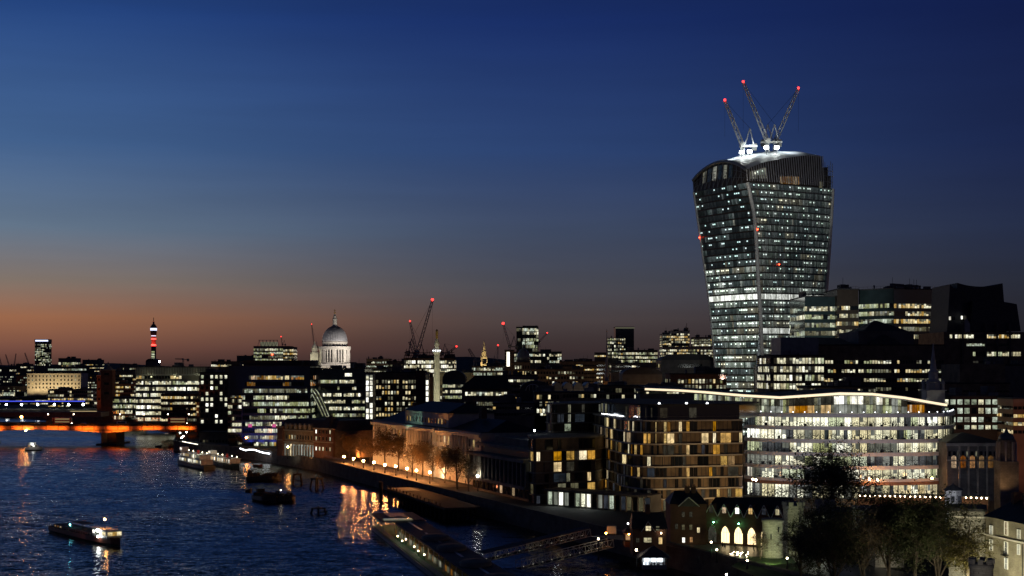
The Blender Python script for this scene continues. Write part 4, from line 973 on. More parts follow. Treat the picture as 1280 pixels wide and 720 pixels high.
q = MB(); q.raw([(-1, -1.5, H), (Wd*.98, -1.5, H), (Wd*.98, 20, H), (-1, 20, H), (6, 6, H+6), (Wd*.9, 6, H+6), (Wd*.9, 12, H+6), (6, 12, H+6)], [(0, 1, 5, 4), (1, 2, 6, 5), (2, 3, 7, 6), (3, 0, 4, 7), (4, 5, 6, 7), (3, 2, 1, 0)], 'slate'); q.build('mansard_roof', r_)
r_, Wd, H, rz, D = find('vertical white light strip'); q = MB(); q.box(Wd*.2, Wd*.5, -.2, -.05, PZ(458, D)-GZ, PZ(440, D)-GZ, 'strip_white'); q.build('glow_strip', r_)
r_, Wd, H, rz, D = find('old stone building with small dome'); q = MB(); q.lathe([(4.2, H+.51), (4.2, H+4), (3.6, H+6), (2.2, H+8.2), (.6, H+9.2), (.5, H+11), (.05, H+12)], 'lead', 14, Wd*.6, 5); q.build('dome', r_, smooth=True)
r_, Wd, H, rz, D = find('solid dark tower'); q = MB(); q.box(-.4, Wd+.4, -.5, -.002, H-1.2, H-.2, 'lit_dim'); q.build('top_rail', r_)
r_, Wd, H, rz, D = find('roof frame left of the cathedral'); q = MB()
for i in range(6): x = Wd*(.1+.1*i); q.tube((x, 4, H+.5), (x+2, 4, H+8), .25, mat='pale_metal', n=4); q.tube((x+4, 4, H+.5), (x+2, 4, H+8), .25, mat='pale_metal', n=4)
q.tube((Wd*.12, 4, H+8), (Wd*.66, 4, H+8), .3, mat='pale_metal', n=4); q.build('roof_frame', r_)
q = MB(); q.box(Wd*.16, Wd*.6, 8, 20, H+.51, H+6, 'lit_dim'); q.build('attic', r_)
q = MB(); q.ball((Wd*.52, -.6, PZ(443, D)-GZ), 1.0, 'lamp_redwarm'); q.build('sign_lamp', r_)
r_, Wd, H, rz, D = find('three brilliant white storeys'); q = MB()
for i in range(24): x = Wd*i/24; q.tube((x, 1, H+.5), (x+R.uniform(-1, 2), 1, H+.5+R.uniform(2, 7)), .2, mat='black_metal', n=4)
for f in (2.2, 4.4): q.tube((0, 1, H+f), (Wd, 1, H+f), .2, mat='red_panel', n=4)
q.build('scaffold', r_)
r_, Wd, H, rz, D = find('rounded roofs over a wide hall')
for i in range(5):
    q = MB(); x0 = Wd*i/5; w = Wd/5; n = 8; pr = [(x0+w/2-math.cos(math.pi*k/n)*w*.49, H+.55+math.sin(math.pi*k/n)*4.2) for k in range(n+1)]
    vs = [(a_, -1, b_) for a_, b_ in pr]+[(a_, 30, b_) for a_, b_ in pr]; q.raw(vs, [(k, n+1+k, n+2+k, k+1) for k in range(n)]+[tuple(range(n+1)), tuple(range(n+1, 2*n+2))[::-1]], 'lead'); q.build('barrel_roof', r_, smooth=False)
r_, Wd, H, rz, D = find('long pale building with narrow yellow')
for k in range(3): winrow(r_, (Wd*.03, 0), (Wd*.35, 0), PZ(499+k*8.5, D)-GZ, 8, .9, 1.7, 'Y', .75, 'brown_stone')
for k in range(1): winrow(r_, (Wd*.4, 0), (Wd, 0), PZ(497, D)-GZ, 14, .9, 1.3, 'Y', .4, 'brown_stone')
# big arched gable with pale window, mid city
D = 680; r_, Wd, H, rz = bldg('arched_hall', 'low hall with blue grey arched roof and semicircular end window', 650, 690, 487, D, 25, 'blue_glass', None, roof='curve', roofh=4.2, plant=0)
q = MB(); n = 10
for k in range(n): a0 = math.pi*k/n; a1 = math.pi*(k+1)/n; q.tube((Wd*.4-math.cos(a0)*3.4, -.2, H-.6+math.sin(a0)*3.2), (Wd*.4-math.cos(a1)*3.4, -.2, H-.6+math.sin(a1)*3.2), .16, mat='white_paint', n=4)
for k in (-1.6, 0, 1.6): q.tube((Wd*.4+k, -.2, H-.6), (Wd*.4+k, -.2, H+2.4), .1, mat='white_paint', n=4)
q.build('fan_window', r_)
q = MB(); q.box(Wd*.6, Wd*1.0, -.5, -.01, H-1.2, H-.5, 'lit_cool'); q.build('glow_strip', r_)

# far skyline fill: low dark distant buildings nothing tells apart
fills = [(-15, 640, 1900, 3600, 90), (640, 900, 1700, 3000, 40), (-20, 460, 1300, 1900, 40), (440, 840, 1050, 1700, 70), (590, 880, 740, 1000, 44), (1175, 1290, 700, 900, 8)]
for (x0, x1, d0, d1, cnt) in fills:
    for i in range(cnt):
        D = R.uniform(d0, d1); pl = R.uniform(x0, x1); w = R.uniform(14, 34)*D/1000; h = (R.uniform(10, 30) if D > 1000 else R.uniform(8, 22))+ (D-1000)*.004
        if pl > 760 and D > 1600: h *= .8
        if PX(pl, D) < -300 and D < 1500: continue
        if pl < 300 and D < 1950: D = R.uniform(1950, 2600)
        if 300 <= pl < 460 and D < 1500: continue
        X = PX(pl, D); Hh = h; q = MB(); wl = R.choice(['dark_stone', 'brown_stone', 'dark_concrete', 'brick'])
        q.box(0, w, 0, 18, 0, Hh, wl)
        t = R.random()
        if t < .4: q.raw([(-.3, -.3, Hh), (w+.3, -.3, Hh), (w+.3, 18, Hh), (-.3, 18, Hh), (3, 9, Hh+4), (w-3, 9, Hh+4)], [(0, 1, 5, 4), (1, 2, 5), (2, 3, 4, 5), (3, 0, 4)], 'slate')
        elif t < .8: xx = R.uniform(0, .6)*w; q.box(xx, xx+w*.3, 3, 12, Hh, Hh+R.uniform(1.5, 3.5), 'dark_concrete')
        if R.random() < .3: q.tube((w*.5, 5, Hh), (w*.5, 5, Hh+R.uniform(5, 11)), .18, n=3)
        wr = empty('city_building', (X, D, GZ), 0, 'small dark distant city building with few lit windows', 'building', 'small dark distant city buildings')
        q.build('wall', wr)
        k = 0; zz_ = Hh-2.2; pal = R.choice(['Y', 'W', 'C', 'D', 'O', 'W']); ltp = R.choice([.12, .25, .4, .6])
        while zz_ > 4 and k < 5:
            q = MB(); uo = R.randint(0, 900); nn = max(3, int(w/2.6))
            for j in range(nn):
                if R.random() > ltp: continue
                a0 = w*(j+.2)/nn; a1 = w*(j+.8)/nn; q.face([(a0, -.05, zz_-1.5), (a1, -.05, zz_-1.5), (a1, -.05, zz_), (a0, -.05, zz_)], wpick(PAL[pal]), [(uo+j, 0), (uo+j+1, 0), (uo+j+1, 1), (uo+j, 1)])
            if q.f: q.build('window_row', wr)
            zz_ -= R.choice([3.4, 3.8]); k += 1

CL = [(i, R.uniform(-10, 1290), R.choice([R.uniform(560, 1000), R.uniform(900, 1500)])) for i in range(85)]  # lamps added at random spots to brighten the dark city walls
def city_fill_lamps():
    proto = None
    for i, px, D in CL:
        X = PX(px, D)
        if px < 470 and D < 1100: continue
        if px < 130: D = 1650+D*.3; X = PX(px, D)
        if 870 < px < 1050 and D > 740: continue
        h = R.uniform(9, 17)
        r_ = empty('street_lamp', (X, D, GZ), 0, 'small warm lamp added as fill among the dark city roofs', 'street lamp', 'added fill lamps among the city roofs'); q = MB(); q.tube((0, 0, 0), (0, 0, h), .12, n=5); q.build('post', r_)  # street_lamp here is an added fill lamp
        q = MB(); q.ball((0, 0, h+.3), .38, R.choice(['lamp_small', 'lamp_warm', 'lamp_small']), 6, 4); q.build('lantern', r_)
        l = bpy.data.lights.new('lamp_light', 'POINT'); l.energy = 3600*(D/900)**1.3; l.color = (1, .62, .3); l.shadow_soft_size = .4
        o = bpy.data.objects.new('lamp_light', l); C.objects.link(o); o.location = (X, D-1, GZ+h+2)
city_fill_lamps()
# skyline cranes
def sc(label, bx, by, D, mh_px, tx, ty, s=.9, red='lamp_red', frame=True, lampr=.7):
    z = PZ(by, D); mh = mh_px*D/F; crane(label, (PX(bx, D), D, z), mh, (PX(tx, D), D, PZ(ty, D)), s, mat='grey_metal', red=red, frame=frame, group='cranes on the skyline', lampr=lampr)
sc('tall luffing crane with long steep jib behind the memorial column', 522, 452, 1100, 10, 540.5, 375.5, 1.3, lampr=1.1)
sc('luffing crane with jib leaning left, just left of the tall crane', 521.5, 452, 1130, 8, 512.5, 402, 1.0)
sc('short dark crane jib low left of the paired cranes by the column', 519, 452, 1080, 6, 511.5, 427, 1.2, None, False)
sc('small crane with red tip right of the memorial column', 561, 446, 1150, 4, 570.5, 433.5, .9)
sc('dark crane jib leaning left before the golden steeple', 594, 458, 1200, 6, 586, 436, 1.4, None, False)
sc('crane with dark raised jib and red tip left of the glowing topped tower', 637, 440, 1250, 6, 629, 405, 1.1, lampr=1.2)
sc('thin upright crane with small red lamp right of the golden steeple', 621.5, 462, 1250, 8, 622.5, 432, .7)
sc('red lit crane jib peeping right of the glowing topped tower', 674, 434, 1550, 6, 684, 416.5, 1.0)
sc('thin crane behind the cathedral west tower', 393, 440, 2300, 6, 389.5, 405.5, 1.0)
sc('fine crane with two red lamps right of the yellow lit far office', 353, 434, 1900, 3, 351.3, 421, .7)
sc('flat boom crane on the pale louvred roof', 229, 462, 1500, 12, 219, 448.5, .9, None, False)
sc('first thin far crane from the left edge', 2, 462, 3000, 4, -1, 446, 1.2, None, False)
sc('second thin far crane from the left edge', 11.5, 462, 3000, 4, 7, 443, 1.2, None, False)
sc('third thin far crane from the left edge', 18, 462, 3000, 6, 20, 442, 1.1, None, False)
sc('fourth thin far crane, just left of the slab tower', 36.5, 462, 3000, 5, 31, 441, 1.3, None, False)

# ================================================================== riverside, left half
# river office with dark bands of cladding and ribbon windows
D = 735; r_, Wd, H, rz = bldg('river_office_block', 'large black glass river office with many ribbon windows, blue lit at its base', 286, 388, 458, D, 40, 'blue_glass', None, plant=2)
rowsN = [(472, 311, 380, 'O', .95), (480, 306, 380, 'O', .6), (488.5, 303, 384, 'C', .85), (497, 288, 385, 'W', .9), (505, 288, 386, 'G', .95), (513.5, 306, 388, 'W', .85), (522, 288, 386, 'W', .8), (530, 288, 352, 'W', .75), (538.5, 300, 350, 'C', .7), (546.8, 306, 350, 'W', .9), (555, 312, 348, 'W', .8), (563, 318, 346, 'D', .5)]
for py, x0, x1, pal, lt in rowsN:
    band(r_, (PX(x0, D)-PX(286, D), 0), (PX(x1, D)-PX(286, D), 0), PZ(py+2.4, D)-GZ, PZ(py-2.4, D)-GZ, int((x1-x0)/2.6), pal, lt, .1, keep=.72)
    band(r_, (Wd, 0), (Wd, 40), PZ(py+2.4, D)-GZ, PZ(py-2.4, D)-GZ, 18, pal, lt*.6, .1)
for k, (py, _, _, _, _) in enumerate(rowsN[3:]):
    q = MB(); q.box(-.3, Wd+.3, -.8, -.07, PZ(py+5.4, D)-GZ, PZ(py+2.7, D)-GZ, 'bronze_panel'); q.build('spandrel', r_)
q = MB(); q.box(Wd*.16, Wd*.88, 4, 34, H+.51, H+3.2, 'bronze_panel'); q.build('attic', r_)
q = MB(); q.box(Wd*.00, Wd*.17, -2.5, -.81, 2, PZ(497, D)-GZ, 'tan_panel'); q.build('stair_wing', r_)
for k in range(8): winrow(r_, (Wd*.01, -2.5), (Wd*.16, -2.5), PZ(503+k*7.4, D)-GZ, 4, 2.2, 1.7, 'WB', .45, 'bronze_panel')
for x in (312, 326, 340): flood((PX(x, D), D-6, GZ+1), (PX(x, D), D, GZ+9), 2600, (.06, .12, 1), 100)
for x in (313, 343):
    q = MB(); q.box(PX(x-2.4, D)-PX(286, D), PX(x+2.4, D)-PX(286, D), -1.0, -.85, PZ(534, D)-GZ, PZ(530, D)-GZ, 'red_sign'); q.build('red_panel_light', r_)
# slanted atrium
D = 745; q = MB(); r_ = empty('slanted_atrium', (PX(386, D), D-3, GZ), 0, 'sloping curved glass atrium roof lit green between two river offices', 'atrium')
X0 = PX(386, D)
def sl2(t, w): # curve from (386,487) to (404,522)
    x = 384+20*t+w*(13-3*t); y = 486+34*t**1.35; return Vector((PX(x, D)-X0, -w*3, PZ(y, D)-GZ))
for i in range(10):
    for j in range(5):
        a_, b_ = i/10, (i+1)/10; u = R.randint(0, 50); c0, c1 = j/5+.02, (j+1)/5-.02
        q.face([sl2(b_, c0), sl2(b_, c1), sl2(a_, c1), sl2(a_, c0)], 'lit_green' if j % 2 == 0 else 'lit_faint', [(u, 0), (u+1, 0), (u+1, 1), (u, 1)])
q.build('glazing', r_)
q = MB()
for j in range(6):
    for i in range(10): q.tube(sl2(i/10, j/5)-Vector((0, .4, 0)), sl2((i+1)/10, j/5)-Vector((0, .4, 0)), .25, n=4, mat='pale_metal')
q.build('rib', r_)
# second river office
D = 755; r_, Wd, H, rz = bldg('river_office_block', 'black ribbon windowed river office right of the slanted atrium, below the cathedral', 392, 456, 461, D, 40, 'blue_glass', None, plant=3)
for py, x0, x1, pal, lt in ((468.5, 431, 440, 'WB', .95), (477, 398, 453, 'W', .85), (485.2, 398, 456, 'W', .6), (493.6, 401, 453, 'WB', .9), (502, 402, 456, 'W', .8), (510.6, 406, 456, 'W', .85), (519, 408, 456, 'W', .85), (527, 408, 456, 'D', .5)):
    band(r_, (PX(x0, D)-PX(392, D), 0), (PX(x1, D)-PX(392, D), 0), PZ(py+2, D)-GZ, PZ(py-2, D)-GZ, int((x1-x0)/2.6), pal, lt, .1, keep=.72)
r_, Wd, H, rz = bldg('glass_stair_tower', 'brilliantly lit white glass stair tower right of the black river office', 456.5, 466.5, 467, D-2, 12, 'grey_metal', None, plant=0)
for k in range(8):
    for a_, b_ in ((.12, .42), (.58, .92)): band(r_, (Wd*a_, 0), (Wd*b_, 0), PZ(474.5+k*7, D)-GZ, PZ(468.8+k*7, D)-GZ, 1, 'H' if k else 'WB', 1, 0)
r_, Wd, H, rz = bldg('glass_stair_tower', 'second thin white lit stair strip beside the dark red tower', 532, 536, 466, 790, 8, 'grey_metal', None, plant=0)
for k in range(5): band(r_, (Wd*.12, 0), (Wd*.88, 0), PZ(473.8+k*7, 790)-GZ, PZ(468.4+k*7, 790)-GZ, 1, 'H', 1, 0)
# tall stone fronted bridge-head office lower part + pavilion
r_, Wd, H, rz = bldg('bridge_head_building', 'low dark riverside pavilion with stone columns at the bridge head', 249, 289, 541, 770, 14, 'dark_stone', (553, 9, 1, 6), 10, 'D', .3, plant=0, gap=.5)
r_, Wd, H, rz = bldg('gabled_brick_house', 'orange lit gabled tower house on the bridge approach', 245.5, 253.5, 503, 880, 12, 'brick', (508, 7, 2, 2), 3, 'Y', .6, roof='hip', roofh=4, plant=0)
flood((PX(249, 870), 866, GZ+3), (PX(249, 880), 880, 28), 6500, (1, .45, .12), 60)

# old market hall: arcade, mansard, end pavilions
D0, D1 = 655, 628; a = Vector((PX(349, D0), D0)); b = Vector((PX(419, D1), D1)); Wd = (b-a).length; rz = math.atan2(b.y-a.y, b.x-a.x); D = 640
mh = empty('market_hall', (a.x, a.y, GZ), rz, 'old brick and stone riverside market hall with arcade, dormers and steep pavilion roofs', 'market hall')
z = lambda y: PZ(y, D)-GZ
q = MB(); q.box(0, Wd, 0, 26, 0, z(538), 'brown_stone'); q.build('wall', mh)
q = MB(); q.raw([(-.2, -.3, z(538)), (Wd, -.3, z(538)), (Wd, 26, z(538)), (-.2, 26, z(538)), (1.5, 3, z(525)), (Wd-1, 3, z(525)), (Wd-1, 23, z(525)), (1.5, 23, z(525))], [(0, 1, 5, 4), (1, 2, 6, 5), (2, 3, 7, 6), (3, 0, 4, 7), (4, 5, 6, 7), (3, 2, 1, 0)], 'slate'); q.build('roof', mh)
for fx in (.0, .66):
    w = Wd*(.10 if fx == 0 else .34); q = MB(); x0 = Wd*fx; q.box(x0, x0+w, -1.2, -.01, 0, z(534), 'brick'); q.box(x0-.2, x0+w+.2, -1.5, -1.21, z(552), z(551), 'stone'); q.box(x0-.2, x0+w+.2, -1.6, -1.21, z(536), z(534), 'stone'); q.build('pavilion', mh)
    if fx: q = MB(); q.raw([(x0+2, -1.3, z(534)), (x0+w-3, -1.3, z(534)), (x0+w-3, 12, z(534)), (x0+2, 12, z(534)), (x0+w*.42, 3.5, z(519)), (x0+w*.52, 3.5, z(519))], [(0, 1, 5, 4), (1, 2, 5), (2, 3, 4, 5), (3, 0, 4), (3, 2, 1, 0)], 'slate'); q.build('pavilion_roof', mh)
for i in range(6):
    q = MB(); x = Wd*(.14+.085*i); q.box(x-.8, x+.8, -.6, 3, z(537), z(532), 'stone'); q.raw([(x-1, -.7, z(532)), (x+1, -.7, z(532)), (x, -.7, z(529.5)), (x-1, 3, z(532)), (x+1, 3, z(532)), (x, 3, z(529.5))], [(0, 1, 2), (3, 5, 4), (0, 3, 4, 1), (1, 4, 5, 2), (2, 5, 3, 0)], 'lead'); q.build('dormer', mh)
for i in range(11):
    x = Wd*(.12+.05*i); q = MB(); w = .72; pts = [(x-w, z(571)), (x+w, z(571))]+[(x+w*math.cos(t*math.pi/6), z(558.5)+w*math.sin(t*math.pi/6)*1.3) for t in range(7)]; u = i
    q.face([(p_[0], -.05, p_[1]) for p_ in pts], 'lit_blinds' if i not in (2,) else 'lit_warm', [((p_[0]-x)/2/w+.5+u, (p_[1])/12) for p_ in pts]); q.build('arched_window', mh)
    q = MB(); q.tube((x+w+.28, -.5, 0), (x+w+.28, -.5, z(558)), .22, mat='stone'); q.build('column', mh)
q = MB(); q.box(0, Wd*.66, -.7, -.02, z(554.5), z(553), 'stone'); q.box(0, Wd*.66, -.7, -.02, z(539.5), z(538), 'stone'); q.build('cornice', mh)
winrow(mh, (Wd*.12, 0), (Wd*.66, 0), z(550), 11, .9, 1.9, 'Y', .15, 'stone')
for k, y in enumerate((541, 549.5, 562)): winrow(mh, (Wd*.68, -1.2), (Wd*.98, -1.2), z(y), 5, .9, 1.6, 'WB', .35, 'stone')
pw = loc2w(mh, (Wd*.3, -9, 1)); flood(pw, loc2w(mh, (Wd*.3, 0, 6)), 700, (.9, .85, .6), 130)
pw = loc2w(mh, (Wd*.8, -9, 1)); flood(pw, loc2w(mh, (Wd*.8, 0, 8)), 900, (1, .5, .2), 130)
for px, py, mt_, lab in ((361, 566, 'lamp_warm', 'warm wall lamp by the market hall arcade'),):
    pass
# low brick shed right of the market
r_, Wd, H, rz = bldg('brick_shed', 'long low dark red brick building behind the orange lit trees', 419, 470, 532, 660, 20, 'brick', None, plant=1)

rs_ = r_
for k, px in enumerate((441, 450)):
    x = PX(px, 660)-PX(419, 660); q = MB(); w = 1.9; pts = [(x-w, .3), (x+w, .3)]+[(x+w*math.cos(t*math.pi/8), 5.5+w*math.sin(t*math.pi/8)) for t in range(9)]
    q.face([(p_[0], -.06, p_[1]) for p_ in pts], 'lit_orange', [((p_[0]-x)/2/w+.5+k, p_[1]/8) for p_ in pts]); q.build('arched_window', rs_)
# customs building, neoclassical river front
a = Vector((PX(466, 600), 600.)); b = Vector((PX(601, 480), 480.)); Wd = (b-a).length; rz = math.atan2(b.y-a.y, b.x-a.x)
cu = empty('neoclassical_building', (a.x, a.y, GZ), rz, 'long pale neoclassical river building with columned centre behind the quay trees', 'building')
H = 18.2
q = MB(); q.box(0, Wd, 0, 24, 0, H, 'portland'); q.box(Wd*.36, Wd*.64, -1.5, -.001, 0, H, 'portland'); q.build('wall', cu)
q = MB(); q.box(-.4, Wd+.4, -.9, -.002, H-1.6, H-.6, 'portland'); q.box(Wd*.355, Wd*.645, -2.4, -1.502, H-1.6, H-.5, 'portland'); q.box(-.2, Wd+.2, -.5, -.003, 6, 6.5, 'portland'); q.build('cornice', cu)
q = MB(); q.box(Wd*.30, Wd*.70, 2, 20, H+.3, H+5.5, 'portland'); q.build('attic', cu)
q = MB(); q.box(-.2, Wd+.2, -.2, 24.2, H+.002, H+.25, 'slate'); q.raw([(1, 3, H+.26), (Wd*.29, 3, H+.26), (Wd*.29, 22, H+.26), (1, 22, H+.26), (6, 12, H+4), (Wd*.26, 12, H+4)], [(0, 1, 5, 4), (1, 2, 5), (2, 3, 4, 5), (3, 0, 4)], 'slate')
q.raw([(Wd*.71, 3, H+.26), (Wd*.99, 3, H+.26), (Wd*.99, 22, H+.26), (Wd*.71, 22, H+.26), (Wd*.75, 12, H+4), (Wd*.95, 12, H+4)], [(0, 1, 5, 4), (1, 2, 5), (2, 3, 4, 5), (3, 0, 4)], 'slate')
q.raw([(Wd*.29, 1, H+5.5), (Wd*.71, 1, H+5.5), (Wd*.71, 22, H+5.5), (Wd*.29, 22, H+5.5), (Wd*.35, 11, H+9), (Wd*.65, 11, H+9)], [(0, 1, 5, 4), (1, 2, 5), (2, 3, 4, 5), (3, 0, 4)], 'slate'); q.build('roof', cu)
q = MB(); q.tube((0, 0, 6.5), (0, 0, H-1.7), .62, .52, 12, 'portland'); cl = q.build('column', cu); cl.location = (Wd*.05, -1, 0); first = True
for f in [.05+.022*i for i in range(6)]+[.37+.026*i for i in range(11)]+[.8+.022*i for i in range(6)]:
    o = cl if first else cl.copy()
    if not first: C.objects.link(o); o.parent = cu
    first = False; o.location = (Wd*f, -1.0 if not .36 < f < .64 else -2.1, 0)
for i in range(30):
    f = (i+.5)/30; y = -1.54 if .36 < f < .64 else -.04
    for zz_, hh in ((7.6, 3.6), (13.2, 2.4)):
        win(cu, (Wd*f, y, zz_), 0, 1.4, hh, R.choice(['lit_yellow', 'lit_warm', 'lit_warmdim', 'glass', 'glass', 'lit_faint', 'lit_dim', 'glass']), 'portland', seed=R.randint(0, 1))
winrow(cu, (Wd*.31, 2), (Wd*.69, 2), H+1.4, 13, 1.0, 1.8, 'Y', .35, 'portland')
for i in range(4): x = Wd*(.2+.2*i); q = MB(); q.box(x, x+3, 9, 11, H+4, H+8, 'brick'); q.build('chimney', cu)
for f in (.04, .16, .28, .42, .52, .62, .74, .86): flood(loc2w(cu, (Wd*f, -11, .5)), loc2w(cu, (Wd*f, 0, 12)), 330, (.95, .95, .62), 110)
flood(loc2w(cu, (Wd*.44, -6, H+1)), loc2w(cu, (Wd*.42, 2, H+2)), 500, (.5, 1, .8), 100)
# concrete modernist block right of it
a = Vector((PX(591, 472), 472.)); b = Vector((PX(661, 426), 426.)); Wd = (b-a).length; rz = math.atan2(b.y-a.y, b.x-a.x)
mk = empty('modernist_block', (a.x, a.y, GZ), rz, 'dark unlit concrete office with stacked horizontal slabs and fins beside the quay', 'building')
q = MB(); q.box(0, Wd, 0, 14, 0, 12.4, 'bronze_panel'); q.box(Wd*.05, Wd*.98, 3, 14, 12.41, 15.2, 'bronze_panel'); q.box(Wd*.1, Wd*.75, 6, 13.5, 15.2, 17.6, 'dark_concrete'); q.build('wall', mk)
for zz_, yo in ((3.6, -2), (11.6, -2), (14.6, 1.5)): q = MB(); q.box(-1.5, Wd+.6, yo, 14.2, zz_, zz_+.9, 'concrete'); q.build('floor_slab', mk)
for i in range(15): x = Wd*i/14; q = MB(); q.box(x-.3, x+.3, -1.2, -.01, 4.51, 11.59, 'concrete'); q.build('fin', mk)
for i in range(14): x = Wd*(i+.5)/14; winrow(mk, (x-1.5, 0), (x+1.5, 0), 6, 1, 2.2, 4, 'C', .06, 'dark_concrete'); 
for i in range(14): x = Wd*(i+.5)/14; winrow(mk, (x-1.5, 0), (x+1.5, 0), .8, 1, 2.4, 2.4, 'O', .12, 'dark_concrete'); 
flood(loc2w(mk, (Wd*.12, -6, 1)), loc2w(mk, (Wd*.2, 0, 3)), 160, (1, .3, .12), 120)
q = MB(); q.ball((Wd*.6, 10, 20.5), .3, 'flood_white'); q.tube((Wd*.6, 10, 17.6), (Wd*.6, 10, 20.5), .1); q.build('roof_lamp', mk)

# ================================================================== residential blocks
def path_pts(segs):
    out = []
    for i in range(len(segs)-1):
        a = Vector(segs[i]); b = Vector(segs[i+1]); n = max(1, int((b-a).length/.25))
        for k in range(n): out.append(a+(b-a)*k/n)
    out.append(Vector(segs[-1])); return out
def resample(pts, step):
    P_ = path_pts(pts); d = [0]
    for a, b in zip(P_, P_[1:]): d.append(d[-1]+(b-a).length)
    n = max(1, round(d[-1]/step)); o = []; j = 0
    for k in range(n+1):
        t = d[-1]*k/n
        while j < len(d)-2 and d[j+1] < t: j += 1
        f = (t-d[j])/max(1e-6, d[j+1]-d[j]); o.append(P_[j]+(P_[min(j+1, len(P_)-1)]-P_[j])*f)
    return o
def offp(pts, d):
    o = []
    for i, p in enumerate(pts):
        a = pts[max(i-1, 0)]; b = pts[min(i+1, len(pts)-1)]; t = (b-a).normalized(); o.append(p+Vector((t.y, -t.x))*d)
    return o
def slabmesh(q, pts, d_out, back, z0, z1, mat):
    f = offp(pts, d_out); poly = [(p.x, p.y) for p in f]+[(pts[-1].x+back[0], pts[-1].y+back[1]), (pts[0].x+back[0], pts[0].y+back[1])]
    q.prism(poly, z0, z1, mat)
def flats(name, label, pts, back, levels, step, wall, slabmat, palw, slab_out=.45, slab_t=.35, recess=.5, bays=None, nbig=96, frame='bronze_panel', stonep=.45, litrows=None, top=None):
    O = Vector((pts[0][0], pts[0][1], GZ)); loc = [Vector((p[0]-O.x, p[1]-O.y)) for p in pts]
    root = empty(name, O, 0, label, 'apartment building')
    fine = resample(loc, 1.2); q = MB(); slabmesh(q, fine, 0, back, 0, levels[0]-GZ, wall); q.build('wall', root)
    for zl in levels: q = MB(); slabmesh(q, fine, slab_out, back, zl-GZ-slab_t+.02, zl-GZ+.02, slabmat); q.build('floor_slab', root)
    bp = resample(loc, step); cand = []
    for li, (zt, zb) in enumerate(zip(levels, levels[1:]+[GZ])):
        if zt-zb < 1.8: continue
        i = 0
        while i < len(bp)-1:
            r = R.random()
            if r < stonep: i += 1; continue
            n = 1 if R.random() < .6 else R.choice([2, 2, 3])
            n = min(n, len(bp)-1-i); a = bp[i]; b = bp[i+n]; i += n
            lt = litrows[li] if litrows and li < len(litrows) else .3
            m = wpick(palw) if R.random() < lt else R.choice(['glass', 'glass', 'lit_faint', 'glass_blue', 'lit_blueish'])
            cand.append((a, b, zb-GZ+.1, zt-GZ-slab_t-.15, m))
            if R.random() < .5: i += 1
    cand.sort(key=lambda c: ((c[0]+c[1])/2+O.xy).length/max(.3, abs((c[1]-c[0]).x)))
    rest = MB()
    for k, (a, b, z0, z1, m) in enumerate(cand):
        q = MB() if k < nbig else rest
        d = (b-a).normalized(); n = Vector((d.y, -d.x)); a2 = a+d*.12+n*.08; b2 = b-d*.12+n*.08; uo = R.randint(0, 400)
        q.face([(a2.x, a2.y, z0), (b2.x, b2.y, z0), (b2.x, b2.y, z1), (a2.x, a2.y, z1)], m, [(uo, 0), (uo+1, 0), (uo+1, 1), (uo, 1)])
        for (u_, v_) in ((a, a2), (b2, b)):
            q.face([(u_.x+n.x*.14, u_.y+n.y*.14, z0), (v_.x+n.x*.14, v_.y+n.y*.14, z0), (v_.x+n.x*.14, v_.y+n.y*.14, z1), (u_.x+n.x*.14, u_.y+n.y*.14, z1)], frame)
        c = (a2+b2)/2; q.face([(c.x-d.x*.05+n.x*.05, c.y-d.y*.05+n.y*.05, z0), (c.x+d.x*.05+n.x*.05, c.y+d.y*.05+n.y*.05, z0), (c.x+d.x*.05+n.x*.05, c.y+d.y*.05+n.y*.05, z1), (c.x-d.x*.05+n.x*.05, c.y-d.y*.05+n.y*.05, z1)], frame)
        if k < nbig: q.build('window', root)
    if rest.f: tag(rest.build('windows', root), kind='stuff')
    return root, loc, O
c8 = P(806, 600, 398)
ptsR = [(26.5, 458), (c8.x-5.5, 412), (c8.x-2.6, 402.5), (c8.x, 399.6), (c8.x+3.6, 398.6), (PX(928, 405), 405)]
lev = [CAMZ-k*.2245 for k in (64.5, 79.2, 94, 108.4, 122.4, 136.4, 150.3, 163)]
PR = PAL['R']
r_, loc, O = flats('apartment_block', 'curved corner apartment block of tan panels with warm lit windows and thin floor slabs', ptsR, (3, 30), lev, 1.15, 'tan_panel', 'portland', PR, litrows=[.3, .55, .45, .3, .06, .08, .4, .65], stonep=.34, nbig=99)
# set-back glazed top storey
fine = offp(resample(loc, 1.2), -2.2); zt = lev[0]-GZ
q = MB(); slabmesh(q, fine, 0, (10, 24), zt+.03, zt+4.1, 'blue_glass'); q.build('penthouse', r_)
bp = resample([Vector(p) for p in fine], 2.2); 
q = MB(); slabmesh(q, fine, 1.5, (10, 24), zt+4.12, zt+4.5, 'roof_felt'); q.build('penthouse_roof', r_)
for i in range(len(bp)-1):
    if R.random() < .35: 
        a, b = bp[i], bp[i+1]; d = (b-a).normalized(); n = Vector((d.y, -d.x))*.1; u = R.randint(0, 99); m = R.choice(['lit_faint', 'lit_blueish', 'lit_dim'])
        q = MB(); q.face([(a.x+n.x, a.y+n.y, zt+.6), (b.x+n.x, b.y+n.y, zt+.6), (b.x+n.x, b.y+n.y, zt+3.4), (a.x+n.x, a.y+n.y, zt+3.4)], m, [(u, 0), (u+1, 0), (u+1, 1), (u, 1)]); q.build('penthouse_window', r_)
for px, D in ((824, 402), (858, 403), (884, 404)):
    q = MB(); q.ball((PX(px, D)-O.x, D-O.y, zt+4.6), .35, 'strip_cool'); q.build('terrace_lamp', r_)
q = MB(); fo = offp(resample(loc, 1.2), .25)
